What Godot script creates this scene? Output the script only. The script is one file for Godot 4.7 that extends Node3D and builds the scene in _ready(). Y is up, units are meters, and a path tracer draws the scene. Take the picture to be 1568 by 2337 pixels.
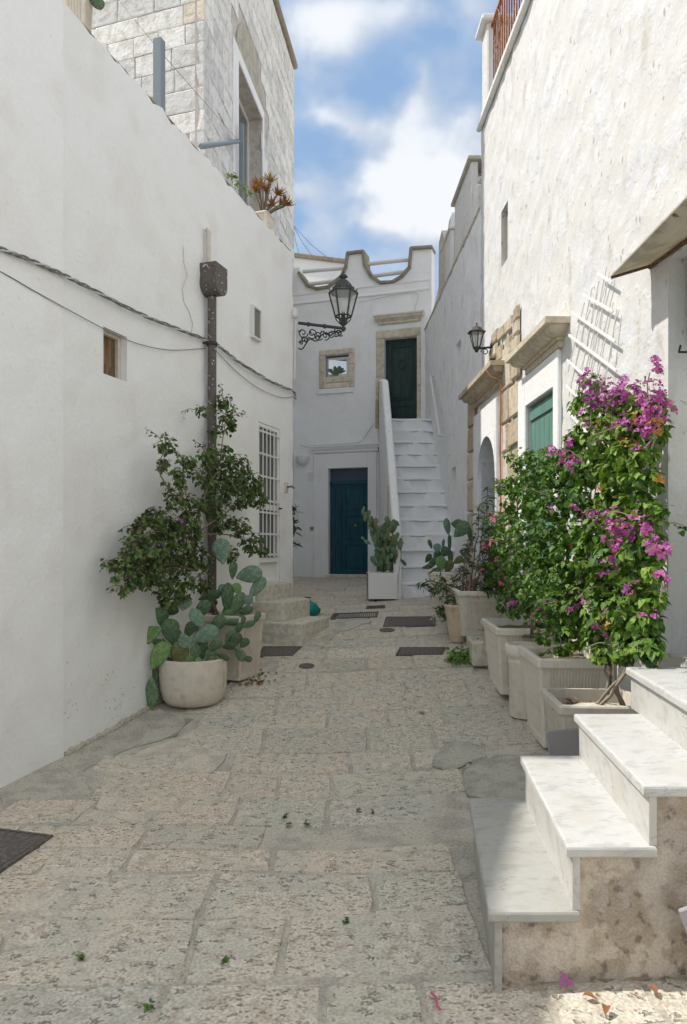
extends Node3D

# The photograph's proportions: focal length and horizon in units of its width / 1568, the eye's height in metres.
const F := 1688.0
const CX := 784.0
const HY := 1255.0
const EYE := 1.66

var taken := {}
var M := {}
var lump := FastNoiseLite.new()
var grain := FastNoiseLite.new()

func rnd(s: int) -> RandomNumberGenerator:
	var r := RandomNumberGenerator.new()
	r.seed = s
	return r

# ---------------------------------------------------------------- naming
func numbered(called: String, under: Node) -> String:
	var k := "%d/%s" % [under.get_instance_id(), called]
	if not taken.has(k):
		taken[k] = 0
		return called
	taken[k] += 1
	return "%s_%03d" % [called, taken[k]]

func tag(o: Node, label := "", category := "", group := "", kind := ""):
	if label: o.set_meta("label", label)
	if category: o.set_meta("category", category)
	if group: o.set_meta("group", group)
	if kind: o.set_meta("kind", kind)
	return o

func thing(called: String, label: String, category: String, xf := Transform3D(), group := "") -> Node3D:
	var o := Node3D.new()
	o.name = numbered(called, self)
	add_child(o, true)
	o.transform = xf
	return tag(o, label, category, group)

func place(called: String, mesh: Mesh, material: Material, under: Node = self, xf := Transform3D()) -> MeshInstance3D:
	var o := MeshInstance3D.new()
	o.name = numbered(called, under)
	o.mesh = mesh
	o.material_override = material
	under.add_child(o, true)
	o.transform = xf
	return o

func part(called: String, st: SurfaceTool, material: Material, under: Node = self, xf := Transform3D()) -> MeshInstance3D:
	st.generate_normals()
	return place(called, st.commit(), material, under, xf)

func done(st: SurfaceTool) -> Mesh:
	st.generate_normals()
	return st.commit()

# ---------------------------------------------------------------- shapes
func new_st() -> SurfaceTool:
	var s := SurfaceTool.new()
	s.begin(Mesh.PRIMITIVE_TRIANGLES)
	s.set_smooth_group(-1)
	return s

func face(s: SurfaceTool, pts: Array, out: Vector3) -> void:
	var n := Vector3.ZERO
	for i in range(1, pts.size() - 1):
		n += (pts[i + 1] - pts[0]).cross(pts[i] - pts[0])
	var flip := n.dot(out) < 0.0
	for i in range(1, pts.size() - 1):
		s.add_vertex(pts[0])
		if flip:
			s.add_vertex(pts[i + 1])
			s.add_vertex(pts[i])
		else:
			s.add_vertex(pts[i])
			s.add_vertex(pts[i + 1])

# a box with chamfered edges
func bx(s: SurfaceTool, c: Vector3, size: Vector3, basis := Basis(), bevel := 0.0) -> void:
	s.set_smooth_group(-1)
	var h := size / 2.0
	var b := minf(bevel, minf(h.x, minf(h.y, h.z)) * 0.9)
	var ax := [Vector3(1, 0, 0), Vector3(0, 1, 0), Vector3(0, 0, 1)]
	var P := func(v: Vector3) -> Vector3: return c + basis * v
	for a in 3:
		var u: Vector3 = ax[(a + 1) % 3]
		var v: Vector3 = ax[(a + 2) % 3]
		var hu: float = h[(a + 1) % 3] - b
		var hv: float = h[(a + 2) % 3] - b
		for sg in [-1.0, 1.0]:
			var n: Vector3 = ax[a] * sg
			var o: Vector3 = n * h[a]
			face(s, [P.call(o + u * hu + v * hv), P.call(o - u * hu + v * hv), P.call(o - u * hu - v * hv), P.call(o + u * hu - v * hv)], basis * n)
	if b <= 0.0:
		return
	for a in 3:
		var u: Vector3 = ax[(a + 1) % 3]
		var v: Vector3 = ax[(a + 2) % 3]
		var w: Vector3 = ax[a] * (h[a] - b)
		for su in [-1.0, 1.0]:
			for sv in [-1.0, 1.0]:
				var e1: Vector3 = u * su * h[(a + 1) % 3] + v * sv * (h[(a + 2) % 3] - b)
				var e2: Vector3 = u * su * (h[(a + 1) % 3] - b) + v * sv * h[(a + 2) % 3]
				face(s, [P.call(e1 + w), P.call(e2 + w), P.call(e2 - w), P.call(e1 - w)], basis * (u * su + v * sv))
	for sx in [-1.0, 1.0]:
		for sy in [-1.0, 1.0]:
			for sz in [-1.0, 1.0]:
				var k := Vector3(sx, sy, sz)
				face(s, [P.call(k * Vector3(h.x, h.y - b, h.z - b)), P.call(k * Vector3(h.x - b, h.y, h.z - b)), P.call(k * Vector3(h.x - b, h.y - b, h.z))], basis * k)

# box from two corners
func bb(s: SurfaceTool, x0: float, y0: float, z0: float, x1: float, y1: float, z1: float, bevel := 0.0) -> void:
	bx(s, Vector3(x0 + x1, y0 + y1, z0 + z1) / 2.0, Vector3(absf(x1 - x0), absf(y1 - y0), absf(z1 - z0)), Basis(), bevel)

func loft(s: SurfaceTool, rings: Array, cap0 := true, cap1 := true, smooth := true, closed := true) -> void:
	var n: int = rings[0].size()
	s.set_smooth_group(1 if smooth else -1)
	var mids := []
	for r in rings:
		var m := Vector3.ZERO
		for p in r:
			m += p
		mids.append(m / n)
	for i in rings.size() - 1:
		var mid: Vector3 = (mids[i] + mids[i + 1]) / 2.0
		for j in (n if closed else n - 1):
			var k := (j + 1) % n
			var a: Vector3 = rings[i][j]
			var b: Vector3 = rings[i][k]
			var c: Vector3 = rings[i + 1][k]
			var d: Vector3 = rings[i + 1][j]
			var out := (a + b + c + d) / 4.0 - mid
			face(s, [a, b, c, d], out)
	s.set_smooth_group(-1)
	if cap0: face(s, rings[0], mids[0] - mids[1])
	if cap1: face(s, rings[-1], mids[-1] - mids[-2])

func tube(s: SurfaceTool, pts: Array, r, sides := 6, caps := true) -> void:
	var rings := []
	var side := Vector3.ZERO
	for i in pts.size():
		var t: Vector3 = (pts[mini(i + 1, pts.size() - 1)] - pts[maxi(i - 1, 0)]).normalized()
		if side == Vector3.ZERO:
			side = t.cross(Vector3.UP if absf(t.y) < 0.9 else Vector3.RIGHT).normalized()
		side = (side - t * side.dot(t)).normalized()
		var up := t.cross(side)
		var rad: float = r[i] if r is Array else r
		var ring := []
		for k in sides:
			var a := TAU * k / sides
			ring.append(pts[i] + (side * cos(a) + up * sin(a)) * rad)
		rings.append(ring)
	loft(s, rings, caps, caps)

# profile of (radius, height) turned about the y axis through c
func lathe(s: SurfaceTool, c: Vector3, profile: Array, sides := 24, cap0 := true, cap1 := true, smooth := true, turn := 0.0) -> void:
	for i in profile.size() - 1:
		var rings := []
		for q in [profile[i], profile[i + 1]]:
			var ring := []
			for k in sides:
				var a := TAU * k / sides + turn
				ring.append(c + Vector3(cos(a) * q.x, q.y, sin(a) * q.x))
			rings.append(ring)
		s.set_smooth_group(1 if smooth else -1)
		for j in sides:
			var k := (j + 1) % sides
			var a: Vector3 = rings[0][j]
			var b: Vector3 = rings[1][j]
			var d: Vector3 = rings[1][k]
			var e: Vector3 = rings[0][k]
			# the outside lies to the right of the profile's direction
			var along: Vector2 = profile[i + 1] - profile[i]
			var am := TAU * (j + 0.5) / sides + turn
			var out := Vector3(cos(am) * along.y, -along.x, sin(am) * along.y)
			face(s, [a, b, d, e], out)
		s.set_smooth_group(-1)
		if i == 0 and cap0: face(s, rings[0], Vector3(0, -1 if profile[1].y >= profile[0].y else 1, 0))
		if i == profile.size() - 2 and cap1: face(s, rings[1], Vector3(0, 1 if profile[-1].y >= profile[-2].y else -1, 0))

# a flat outline in x, y given depth from z0 to z1
func slab(s: SurfaceTool, outline: Array, z0: float, z1: float) -> void:
	s.set_smooth_group(-1)
	var poly := PackedVector2Array(outline)
	var idx := Geometry2D.triangulate_polygon(poly)
	for i in range(0, idx.size(), 3):
		for z in [[z1, 1.0], [z0, -1.0]]:
			face(s, [Vector3(poly[idx[i]].x, poly[idx[i]].y, z[0]), Vector3(poly[idx[i + 1]].x, poly[idx[i + 1]].y, z[0]), Vector3(poly[idx[i + 2]].x, poly[idx[i + 2]].y, z[0])], Vector3(0, 0, z[1] * signf(z1 - z0)))
	var cw := Geometry2D.is_polygon_clockwise(poly)
	for i in poly.size():
		var a := poly[i]
		var b := poly[(i + 1) % poly.size()]
		var n := Vector3(b.y - a.y, a.x - b.x, 0) * (-1.0 if cw else 1.0)
		face(s, [Vector3(a.x, a.y, z0), Vector3(b.x, b.y, z0), Vector3(b.x, b.y, z1), Vector3(a.x, a.y, z1)], n)

# a moulding: profile (out, up) carried along x from x0 to x1, with mitred returns at both ends
func moulding(s: SurfaceTool, x0: float, x1: float, y: float, prof: Array, ends := true) -> void:
	s.set_smooth_group(-1)
	for i in prof.size() - 1:
		var p: Vector2 = prof[i]
		var q: Vector2 = prof[i + 1]
		var n := Vector3(0, -(q.x - p.x), q.y - p.y)
		var ep: float = p.x if ends else 0.0
		var eq: float = q.x if ends else 0.0
		face(s, [Vector3(x0 - ep, y + p.y, p.x), Vector3(x1 + ep, y + p.y, p.x), Vector3(x1 + eq, y + q.y, q.x), Vector3(x0 - eq, y + q.y, q.x)], n)
		if ends:
			face(s, [Vector3(x1 + ep, y + p.y, p.x), Vector3(x1 + ep, y + p.y, 0), Vector3(x1 + eq, y + q.y, 0), Vector3(x1 + eq, y + q.y, q.x)], Vector3(q.y - p.y, -(q.x - p.x), 0))
			face(s, [Vector3(x0 - ep, y + p.y, p.x), Vector3(x0 - ep, y + p.y, 0), Vector3(x0 - eq, y + q.y, 0), Vector3(x0 - eq, y + q.y, q.x)], Vector3(-(q.y - p.y), -(q.x - p.x), 0))

# an uneven plastered wall in its own frame: x along it, y up, z out of it. Openings: {x, y, w, h, d}
func wall_mesh(x0: float, x1: float, y0: float, top, cell: float, openings: Array, amp: float, thick: float, extra := [], seed_ := 0.0, uneven_top := 0.0) -> SurfaceTool:
	var s := new_st()
	var hi := 0.0
	var top_at := func(x: float) -> float: return float(top) if not top is Callable else top.call(x)
	var hard_x := [x0, x1] + extra
	var hard_y := [y0]
	for o in openings:
		hard_x += [o.x, o.x + o.w]
		hard_y += [o.y, o.y + o.h]
	var cuts := func(a: float, b: float, hard: Array) -> Array:
		var c := hard.duplicate()
		var n := int(ceil((b - a) / cell))
		for i in n + 1:
			var v := a + (b - a) * i / n
			var ok := true
			for h in hard:
				if absf(h - v) < cell * 0.4: ok = false
			if ok: c.append(v)
		c.sort()
		var d := []
		for v in c:
			if v >= a - 1e-5 and v <= b + 1e-5 and (d.is_empty() or v - d[-1] > 0.002): d.append(v)
		return d
	var xs: Array = cuts.call(x0, x1, hard_x)
	for x in xs: hi = maxf(hi, top_at.call(x))
	hard_y.append(hi)
	var ys: Array = cuts.call(y0, hi, hard_y)
	var tops := []
	for x in xs:
		tops.append(top_at.call(x) + (uneven_top * grain.get_noise_2d(x * 40.0, 7.0) if uneven_top > 0.0 else 0.0))
	var inside := func(x: float, y: float) -> bool:
		for o in openings:
			if x > o.x and x < o.x + o.w and y > o.y and y < o.y + o.h: return true
		return false
	var grid := []
	for j in ys.size():
		var row := PackedVector3Array()
		for i in xs.size():
			var x: float = xs[i]
			var y: float = minf(ys[j], tops[i])
			if j == ys.size() - 1: y = tops[i]
			var fade := 1.0
			for o in openings:
				var dx: float = maxf(maxf(o.x - x, x - o.x - o.w), 0.0)
				var dy: float = maxf(maxf(o.y - y, y - o.y - o.h), 0.0)
				fade = minf(fade, clampf(maxf(dx, dy) / 0.1, 0.0, 1.0))
			fade = minf(fade, clampf((tops[i] - y) / 0.12, 0.25, 1.0))
			var z := amp * fade * (lump.get_noise_2d(x * 10.0 + seed_, y * 10.0) + 0.45 * lump.get_noise_2d(x * 34.0, y * 34.0 + seed_))
			row.append(Vector3(x, y, z))
		grid.append(row)
	s.set_smooth_group(1)
	for j in ys.size() - 1:
		for i in xs.size() - 1:
			var a: Vector3 = grid[j][i]
			var b: Vector3 = grid[j][i + 1]
			var c: Vector3 = grid[j + 1][i + 1]
			var d: Vector3 = grid[j + 1][i]
			if c.y - b.y < 1e-5 and d.y - a.y < 1e-5: continue
			if inside.call((a.x + b.x) / 2.0, (a.y + c.y) / 2.0): continue
			for v in [a, d, c, a, c, b]: s.add_vertex(v)
			if amp > 0.0 or true:
				var k := Vector3(0, 0, -thick)
				for v in [a, c, d, a, b, c]: s.add_vertex(Vector3(v.x, v.y, -thick))
	s.set_smooth_group(-1)
	for i in xs.size() - 1:
		var a: Vector3 = grid[-1][i]
		var b: Vector3 = grid[-1][i + 1]
		face(s, [a, b, Vector3(b.x, b.y, -thick), Vector3(a.x, a.y, -thick)], Vector3.UP)
	for e in [0, xs.size() - 1]:
		for j in ys.size() - 1:
			var a: Vector3 = grid[j][e]
			var b: Vector3 = grid[j + 1][e]
			if b.y - a.y < 1e-5: continue
			face(s, [a, b, Vector3(b.x, b.y, -thick), Vector3(a.x, a.y, -thick)], Vector3(-1 if e == 0 else 1, 0, 0))
	for o in openings:
		var d: float = o.get("d", thick)
		var q := [Vector3(o.x, o.y, 0), Vector3(o.x + o.w, o.y, 0), Vector3(o.x + o.w, o.y + o.h, 0), Vector3(o.x, o.y + o.h, 0)]
		var c: Vector3 = (q[0] + q[2]) / 2.0
		for k in 4:
			var a: Vector3 = q[k]
			var b: Vector3 = q[(k + 1) % 4]
			face(s, [a, b, b + Vector3(0, 0, -d), a + Vector3(0, 0, -d)], c - (a + b) / 2.0)
	return s

func frame_box(s: SurfaceTool, x0: float, y0: float, x1: float, y1: float, w: float, z0: float, z1: float, bevel := 0.004) -> void:
	bb(s, x0, y0, z0, x0 + w, y1, z1, bevel)
	bb(s, x1 - w, y0, z0, x1, y1, z1, bevel)
	bb(s, x0 + w, y1 - w, z0, x1 - w, y1, z1, bevel)
	bb(s, x0 + w, y0, z0, x1 - w, y0 + w, z1, bevel)

# ---------------------------------------------------------------- where things stand
func at(x: float, y: float, depth: float) -> Vector3:
	return Vector3((x - CX) / F * depth, EYE + (HY - y) / F * depth, -depth)

# the point of the sight line through (x, y) at a given distance from the alley's axis
func at_x(x: float, y: float, across: float) -> Vector3:
	return at(x, y, across * F / (x - CX))

func on3(T: Transform3D, x: float, y: float, k := 0.0) -> Vector3:
	var inv := T.affine_inverse()
	var o := inv * Vector3(0, EYE, 0)
	var d := inv.basis * Vector3((x - CX) / F, (HY - y) / F, -1)
	return o + d * ((k - o.z) / d.z)

func on(T: Transform3D, x: float, y: float, k := 0.0) -> Vector2:
	var p := on3(T, x, y, k)
	return Vector2(p.x, p.y)

const DEPTHS := [-60.0, 4.0, 5.14, 5.7, 6.19, 6.79, 7.4, 8.0, 8.6, 9.2, 9.8, 10.4, 11.0, 12.0, 13.0, 14.5, 16.5, 19.0, 400.0]
const DROPS := [1.66, 1.66, 1.655, 1.61, 1.565, 1.485, 1.38, 1.265, 1.14, 1.03, 0.945, 0.89, 0.85, 0.80, 0.755, 0.69, 0.62, 0.56, 0.56]
func ground_y(x: float, depth: float) -> float:
	var i := 0
	while i < DEPTHS.size() - 2 and depth > DEPTHS[i + 1]: i += 1
	var t := clampf((depth - DEPTHS[i]) / (DEPTHS[i + 1] - DEPTHS[i]), 0.0, 1.0)
	return EYE - lerpf(DROPS[i], DROPS[i + 1], t) + 0.05 * clampf(x, 0.0, 2.2)

func on_ground(x: float, y: float) -> Vector3:
	var a := 1.2
	var b := 24.0
	for i in 40:
		var m := (a + b) / 2.0
		var yy := HY + F * (EYE - ground_y((x - CX) / F * m, m)) / m
		if yy > y: a = m
		else: b = m
	var p := at(x, y, a)
	return Vector3(p.x, ground_y(p.x, a), -a)

func gp(x: float, depth: float, up := 0.0) -> Vector3:
	return Vector3(x, ground_y(x, depth) + up, -depth)

var LW := Transform3D(Basis(Vector3(0.3162, 0, -0.9487), Vector3.UP, Vector3(0.9487, 0, 0.3162)), Vector3(-4.1, 0, 0))
var FF := Transform3D(Basis(Vector3(0.9487, 0, 0.3162), Vector3.UP, Vector3(-0.3162, 0, 0.9487)), Vector3(0.11, 0, -16.5))
var RW := Transform3D(Basis(Vector3(0.03, 0, 0.99955), Vector3.UP, Vector3(-0.99955, 0, 0.03)), Vector3(2.2, 0, 0))
var FR := Transform3D(Basis(Vector3(0.0238, 0, 0.99972), Vector3.UP, Vector3(-0.99972, 0, 0.0238)), Vector3(2.138, 0, 0))
var TR := Transform3D(Basis(Vector3(0.1289, 0, -0.9917), Vector3.UP, Vector3(0.9917, 0, 0.1289)), Vector3(-1.994, 0, -10.55))
var TL := Transform3D(Basis(Vector3(0.9487, 0, 0.3162), Vector3.UP, Vector3(-0.3162, 0, 0.9487)), Vector3(-1.994 - 5.692, 0, -10.55 - 1.897))

# ---------------------------------------------------------------- materials
func noise_bytes(size: int, w: int, h: int, freq: float, seed_: int, kind := FastNoiseLite.TYPE_SIMPLEX_SMOOTH, oct := 4) -> PackedByteArray:
	var n := FastNoiseLite.new()
	n.noise_type = kind
	n.frequency = freq
	n.seed = seed_
	n.fractal_type = FastNoiseLite.FRACTAL_FBM if oct > 1 else FastNoiseLite.FRACTAL_NONE
	n.fractal_octaves = oct
	n.cellular_return_type = FastNoiseLite.RETURN_DISTANCE
	n.cellular_jitter = 1.0
	var im: Image = n.get_seamless_image(w, h)
	im.convert(Image.FORMAT_L8)
	if w != size or h != size: im.resize(size, size, Image.INTERPOLATE_CUBIC)
	return im.get_data()

func ss(a: float, b: float, x: float) -> float:
	var t := clampf((x - a) / (b - a), 0.0, 1.0)
	return t * t * (3.0 - 2.0 * t)

# pick(i) gives the linear colour of texel i, and the height in its alpha
func textured(called: String, size: int, tile: float, rough: float, relief_cm: float, pick: Callable, world := true) -> StandardMaterial3D:
	var rgb := PackedByteArray()
	var hgt := PackedByteArray()
	rgb.resize(size * size * 3)
	hgt.resize(size * size)
	for i in size * size:
		var c: Color = pick.call(i)
		hgt[i] = int(clampf(c.a, 0.0, 1.0) * 255.0)
		c = c.linear_to_srgb()
		rgb[i * 3] = int(clampf(c.r, 0, 1) * 255.0)
		rgb[i * 3 + 1] = int(clampf(c.g, 0, 1) * 255.0)
		rgb[i * 3 + 2] = int(clampf(c.b, 0, 1) * 255.0)
	var m := StandardMaterial3D.new()
	m.resource_name = called
	m.albedo_texture = ImageTexture.create_from_image(Image.create_from_data(size, size, false, Image.FORMAT_RGB8, rgb))
	m.roughness = rough
	m.metallic_specular = 0.35
	m.uv1_triplanar = true
	m.uv1_world_triplanar = world
	m.uv1_triplanar_sharpness = 6.0
	m.uv1_scale = Vector3.ONE / tile
	if relief_cm > 0.0:
		m.heightmap_enabled = true
		m.heightmap_texture = ImageTexture.create_from_image(Image.create_from_data(size, size, false, Image.FORMAT_L8, hgt))
		m.heightmap_scale = relief_cm
	M[called] = m
	return m

func tinted(called: String, from: String, tint: Color, offset := Vector3.ZERO) -> StandardMaterial3D:
	var m: StandardMaterial3D = M[from].duplicate()
	m.resource_name = called
	m.albedo_color = tint.linear_to_srgb()
	m.uv1_offset = offset
	M[called] = m
	return m

func plain(called: String, c: Color, rough := 0.7, metal := 0.0) -> StandardMaterial3D:
	var m := StandardMaterial3D.new()
	m.resource_name = called
	m.albedo_color = c.linear_to_srgb()
	m.roughness = rough
	m.metallic = metal
	m.metallic_specular = 0.4
	M[called] = m
	return m

func leafy(called: String, c: Color, through := 0.5, rough := 0.55) -> StandardMaterial3D:
	var m := plain(called, c, rough)
	m.cull_mode = BaseMaterial3D.CULL_DISABLED
	m.backlight_enabled = true
	var b := Color(c.r * 1.1, c.g * 1.2, c.b * 0.6)
	var k := 0.62 * (through + 0.4)
	m.backlight = Color(b.r * k, b.g * k, b.b * k).linear_to_srgb()
	return m

func make_materials() -> void:
	var N := 512
	var a1 := noise_bytes(N, N, N, 0.006, 11)
	var a2 := noise_bytes(N, N, N, 0.03, 12, FastNoiseLite.TYPE_SIMPLEX_SMOOTH, 5)
	var a3 := noise_bytes(N, N, N, 0.12, 13, FastNoiseLite.TYPE_SIMPLEX, 3)
	var streak := noise_bytes(N, N, N / 8, 0.02, 14)
	var cell := noise_bytes(N, N, N, 0.05, 15, FastNoiseLite.TYPE_CELLULAR, 1)
	var fade := noise_bytes(N, N, N, 0.012, 16, FastNoiseLite.TYPE_SIMPLEX_SMOOTH, 3)
	# limewashed walls in good repair, faintly stained
	textured("smooth_plaster", N, 3.7, 0.85, 0.75, func(i):
		var k := ss(125, 205, a1[i]) * 0.55 + ss(120, 230, fade[i]) * 0.3
		k += ss(150, 215, streak[i]) * ss(90, 170, a1[i]) * 0.45
		var c := Color(0.875, 0.885, 0.89).lerp(Color(0.77, 0.745, 0.70), clampf(k, 0.0, 1.0) * 0.48)
		c = c.lerp(Color(0.70, 0.68, 0.64), (1.0 - ss(8, 26, cell[i])) * ss(150, 200, a2[i]) * 0.5)
		var g := 0.965 + 0.035 * a3[i] / 255.0
		return Color(c.r * g, c.g * g, c.b * g, 0.55 * a2[i] / 255.0 + 0.3 * a3[i] / 255.0))
	M.smooth_plaster.albedo_color = Color(0.965, 0.965, 0.96).linear_to_srgb()
	tinted("clean_plaster", "smooth_plaster", Color(1, 1, 1), Vector3(0.37, 0.21, 0.6))
	tinted("grey_plaster", "smooth_plaster", Color(1.0, 1.0, 0.99), Vector3(0.1, 0.7, 0.3))
	# old, many times limewashed, flaking wall
	var N2 := 1024
	var b1 := noise_bytes(N2, N2, N2, 0.005, 21)
	var b2 := noise_bytes(N2, N2, N2, 0.022, 22, FastNoiseLite.TYPE_SIMPLEX_SMOOTH, 5)
	var b3 := noise_bytes(N2, N2, N2, 0.09, 23, FastNoiseLite.TYPE_SIMPLEX, 3)
	var bs := noise_bytes(N2, N2, N2 / 4, 0.012, 24)
	var bc := noise_bytes(N2, N2, N2 / 2, 0.028, 25, FastNoiseLite.TYPE_CELLULAR, 1)
	textured("rough_plaster", N2, 4.1, 0.9, 0.85, func(i):
		var k := ss(140, 215, bs[i]) * ss(95, 190, b1[i])
		var coat := ss(126, 133, b1[i] * 0.45 + b2[i] * 0.55)     # a later coat, flaked away in patches
		var coat2 := ss(150, 156, b1[(i + 300000) % (N2 * N2)] * 0.5 + b2[i] * 0.5)
		var pit := (1.0 - ss(10, 30, bc[i])) * ss(125, 160, b2[i])
		var c := Color(0.68, 0.68, 0.675).lerp(Color(0.54, 0.51, 0.46), k * 0.85)
		c = c.lerp(Color(0.655, 0.645, 0.615), (1.0 - coat) * 0.55)
		c = c.lerp(Color(0.685, 0.705, 0.735), coat2 * 0.5)
		c = c.lerp(Color(0.33, 0.295, 0.25), pit * 0.75)
		return Color(c.r, c.g, c.b, 0.22 * b2[i] / 255.0 + 0.16 * b3[i] / 255.0 + 0.2 + 0.16 * coat + 0.12 * coat2 - 0.25 * pit))
	tinted("worn_plaster", "rough_plaster", Color(1.31, 1.315, 1.32), Vector3(0.3, 0.5, 0.2))
	tinted("roof_plaster", "rough_plaster", Color(1.12, 1.12, 1.10), Vector3(0.7, 0.1, 0.4))
	# limewashed rubble blocks
	textured("block", N, 1.3, 0.95, 1.8, func(i):
		var k := ss(110, 210, fade[i])
		var pit := (1.0 - ss(15, 45, cell[i])) * ss(110, 170, a2[i])
		var c := Color(0.81, 0.805, 0.785).lerp(Color(0.66, 0.64, 0.60), k)
		c = c.lerp(Color(0.36, 0.33, 0.29), pit * 0.6)
		return Color(c.r, c.g, c.b, 0.6 * a2[i] / 255.0 + 0.3 * a3[i] / 255.0 + 0.1 - 0.2 * pit))
	tinted("block_grey", "block", Color(0.86, 0.87, 0.88), Vector3(0.4, 0.1, 0.2))
	tinted("block_pale", "block", Color(1.1, 1.1, 1.09), Vector3(0.1, 0.6, 0.7))
	tinted("block_rust", "block", Color(0.95, 0.86, 0.76), Vector3(0.8, 0.3, 0.5))
	tinted("block_joint", "block", Color(0.74, 0.70, 0.66), Vector3(0.2, 0.2, 0.9))
	# golden limestone
	textured("limestone", N, 0.9, 0.9, 0.7, func(i):
		var k := ss(90, 200, fade[i])
		var pit := (1.0 - ss(15, 50, cell[i])) * ss(120, 190, a2[i])
		var c := Color(0.62, 0.54, 0.42).lerp(Color(0.50, 0.43, 0.33), k)
		c = c.lerp(Color(0.70, 0.66, 0.58), ss(150, 220, a1[i]) * 0.6)
		c = c.lerp(Color(0.30, 0.24, 0.17), pit * 0.6)
		return Color(c.r, c.g, c.b, 0.6 * a2[i] / 255.0 + 0.3 * a3[i] / 255.0 - 0.25 * pit))
	tinted("limestone_dark", "limestone", Color(0.8, 0.77, 0.72), Vector3(0.5, 0.2, 0.1))
	tinted("limestone_pale", "limestone", Color(1.12, 1.14, 1.18), Vector3(0.2, 0.6, 0.3))
	tinted("limestone_moss", "limestone", Color(0.50, 0.52, 0.52), Vector3(0.6, 0.4, 0.8))
	# pitted paving
	var p0 := noise_bytes(N2, N2, N2, 0.004, 31, FastNoiseLite.TYPE_SIMPLEX_SMOOTH, 3)
	var p1 := noise_bytes(N2, N2, N2, 0.018, 32, FastNoiseLite.TYPE_SIMPLEX_SMOOTH, 5)
	var p2 := noise_bytes(N2, N2, N2, 0.1, 33, FastNoiseLite.TYPE_SIMPLEX, 3)
	var pc := noise_bytes(N2, N2 * 2 / 3, N2, 0.042, 34, FastNoiseLite.TYPE_CELLULAR, 1)
	var pd := noise_bytes(N2, N2 / 2, N2, 0.085, 35, FastNoiseLite.TYPE_CELLULAR, 1)
	textured("paving", N2, 2.3, 0.88, 1.5, func(i):
		var worn := ss(100, 165, p0[i])
		var big := (1.0 - ss(18, 58, pc[i] + (p2[i] - 128) * 0.55)) * ss(90, 150, p1[i]) * (0.3 + 0.7 * worn)
		var small := (1.0 - ss(16, 52, pd[i] + (p2[i] - 128) * 0.5)) * ss(150, 90, p0[i])
		var pit := clampf(big + small * 0.7, 0.0, 1.0)
		var c := Color(0.60, 0.545, 0.46).lerp(Color(0.53, 0.505, 0.435), ss(80, 180, p0[i]))
		c = c.lerp(Color(0.68, 0.625, 0.54), ss(140, 215, p1[i]) * 0.75)
		c = c.lerp(Color(0.42, 0.365, 0.29), ss(118, 60, b2[i]) * 0.6)
		var g := 0.74 + 0.52 * p2[i] / 255.0
		c = Color(c.r * g, c.g * g, c.b * g).lerp(Color(0.20, 0.18, 0.155), pit * 0.74)
		return Color(c.r, c.g, c.b, 0.42 + 0.3 * p1[i] / 255.0 + 0.22 * p2[i] / 255.0 - 0.42 * pit))
	var tints := [Color(1.02, 1.005, 0.985), Color(0.96, 0.975, 0.98), Color(1.05, 1.01, 0.965), Color(0.93, 0.925, 0.905), Color(1.09, 1.075, 1.05), Color(0.975, 0.99, 0.96), Color(1.02, 0.975, 0.925)]
	for k in tints.size():
		tinted("paving_%d" % k, "paving", tints[k], Vector3(0.31 * k, 0.5, 0.17 * k))
	textured("mortar", N, 1.7, 0.92, 0.8, func(i):
		var c := Color(0.51, 0.47, 0.395).lerp(Color(0.41, 0.38, 0.325), ss(90, 190, fade[i]))
		var g := 0.78 + 0.42 * a3[i] / 255.0
		c = Color(c.r * g, c.g * g, c.b * g).lerp(Color(0.21, 0.19, 0.165), (1.0 - ss(16, 46, cell[i])) * ss(110, 170, a2[i]) * 0.6)
		return Color(c.r, c.g, c.b, 0.5 * a2[i] / 255.0 + 0.4 * a3[i] / 255.0))
	tinted("cement", "mortar", Color(0.97, 1.0, 1.0), Vector3(0.3, 0.3, 0.6))
	tinted("tan_cement", "mortar", Color(1.22, 1.19, 1.16), Vector3(0.6, 0.3, 0.1))
	tinted("step_stone", "mortar", Color(1.28, 1.31, 1.29), Vector3(0.1, 0.8, 0.4))
	M.step_stone.uv1_scale = Vector3.ONE * 1.6
	# marble
	var vein := noise_bytes(N2, N2 / 3, N2, 0.012, 41, FastNoiseLite.TYPE_SIMPLEX_SMOOTH, 5)
	var cloud := noise_bytes(N2, N2, N2, 0.004, 42, FastNoiseLite.TYPE_SIMPLEX_SMOOTH, 3)
	textured("marble", N2, 1.35, 0.5, 0.1, func(i):
		var x: int = i % N2
		var y: int = i / N2
		var j: int = y * N2 + (x + y) % N2
		var q: int = y * N2 + (x * 2 + y) % N2
		var v := 1.0 - ss(0, 9, absf(vein[j] - 120.0 + (cloud[i] - 128) * 0.25))
		var soft := ss(120, 215, vein[q])
		var c := Color(0.555, 0.56, 0.555).lerp(Color(0.52, 0.505, 0.47), ss(135, 215, cloud[i]) * 0.7)
		c = c.lerp(Color(0.42, 0.425, 0.425), soft * 0.75)
		c = c.lerp(Color(0.34, 0.345, 0.34), v * ss(100, 160, cloud[j]) * 0.75)
		c = c.lerp(Color(0.5, 0.46, 0.4), (1.0 - ss(110, 150, b2[i])) * 0.18)
		return Color(c.r, c.g, c.b, 0.5 * b3[i] / 255.0))
	tinted("marble_worn", "marble", Color(0.74, 0.735, 0.70), Vector3(0.4, 0.2, 0.6))
	tinted("marble_riser", "marble", Color(1.0, 0.99, 0.955), Vector3(0.15, 0.65, 0.35))
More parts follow.
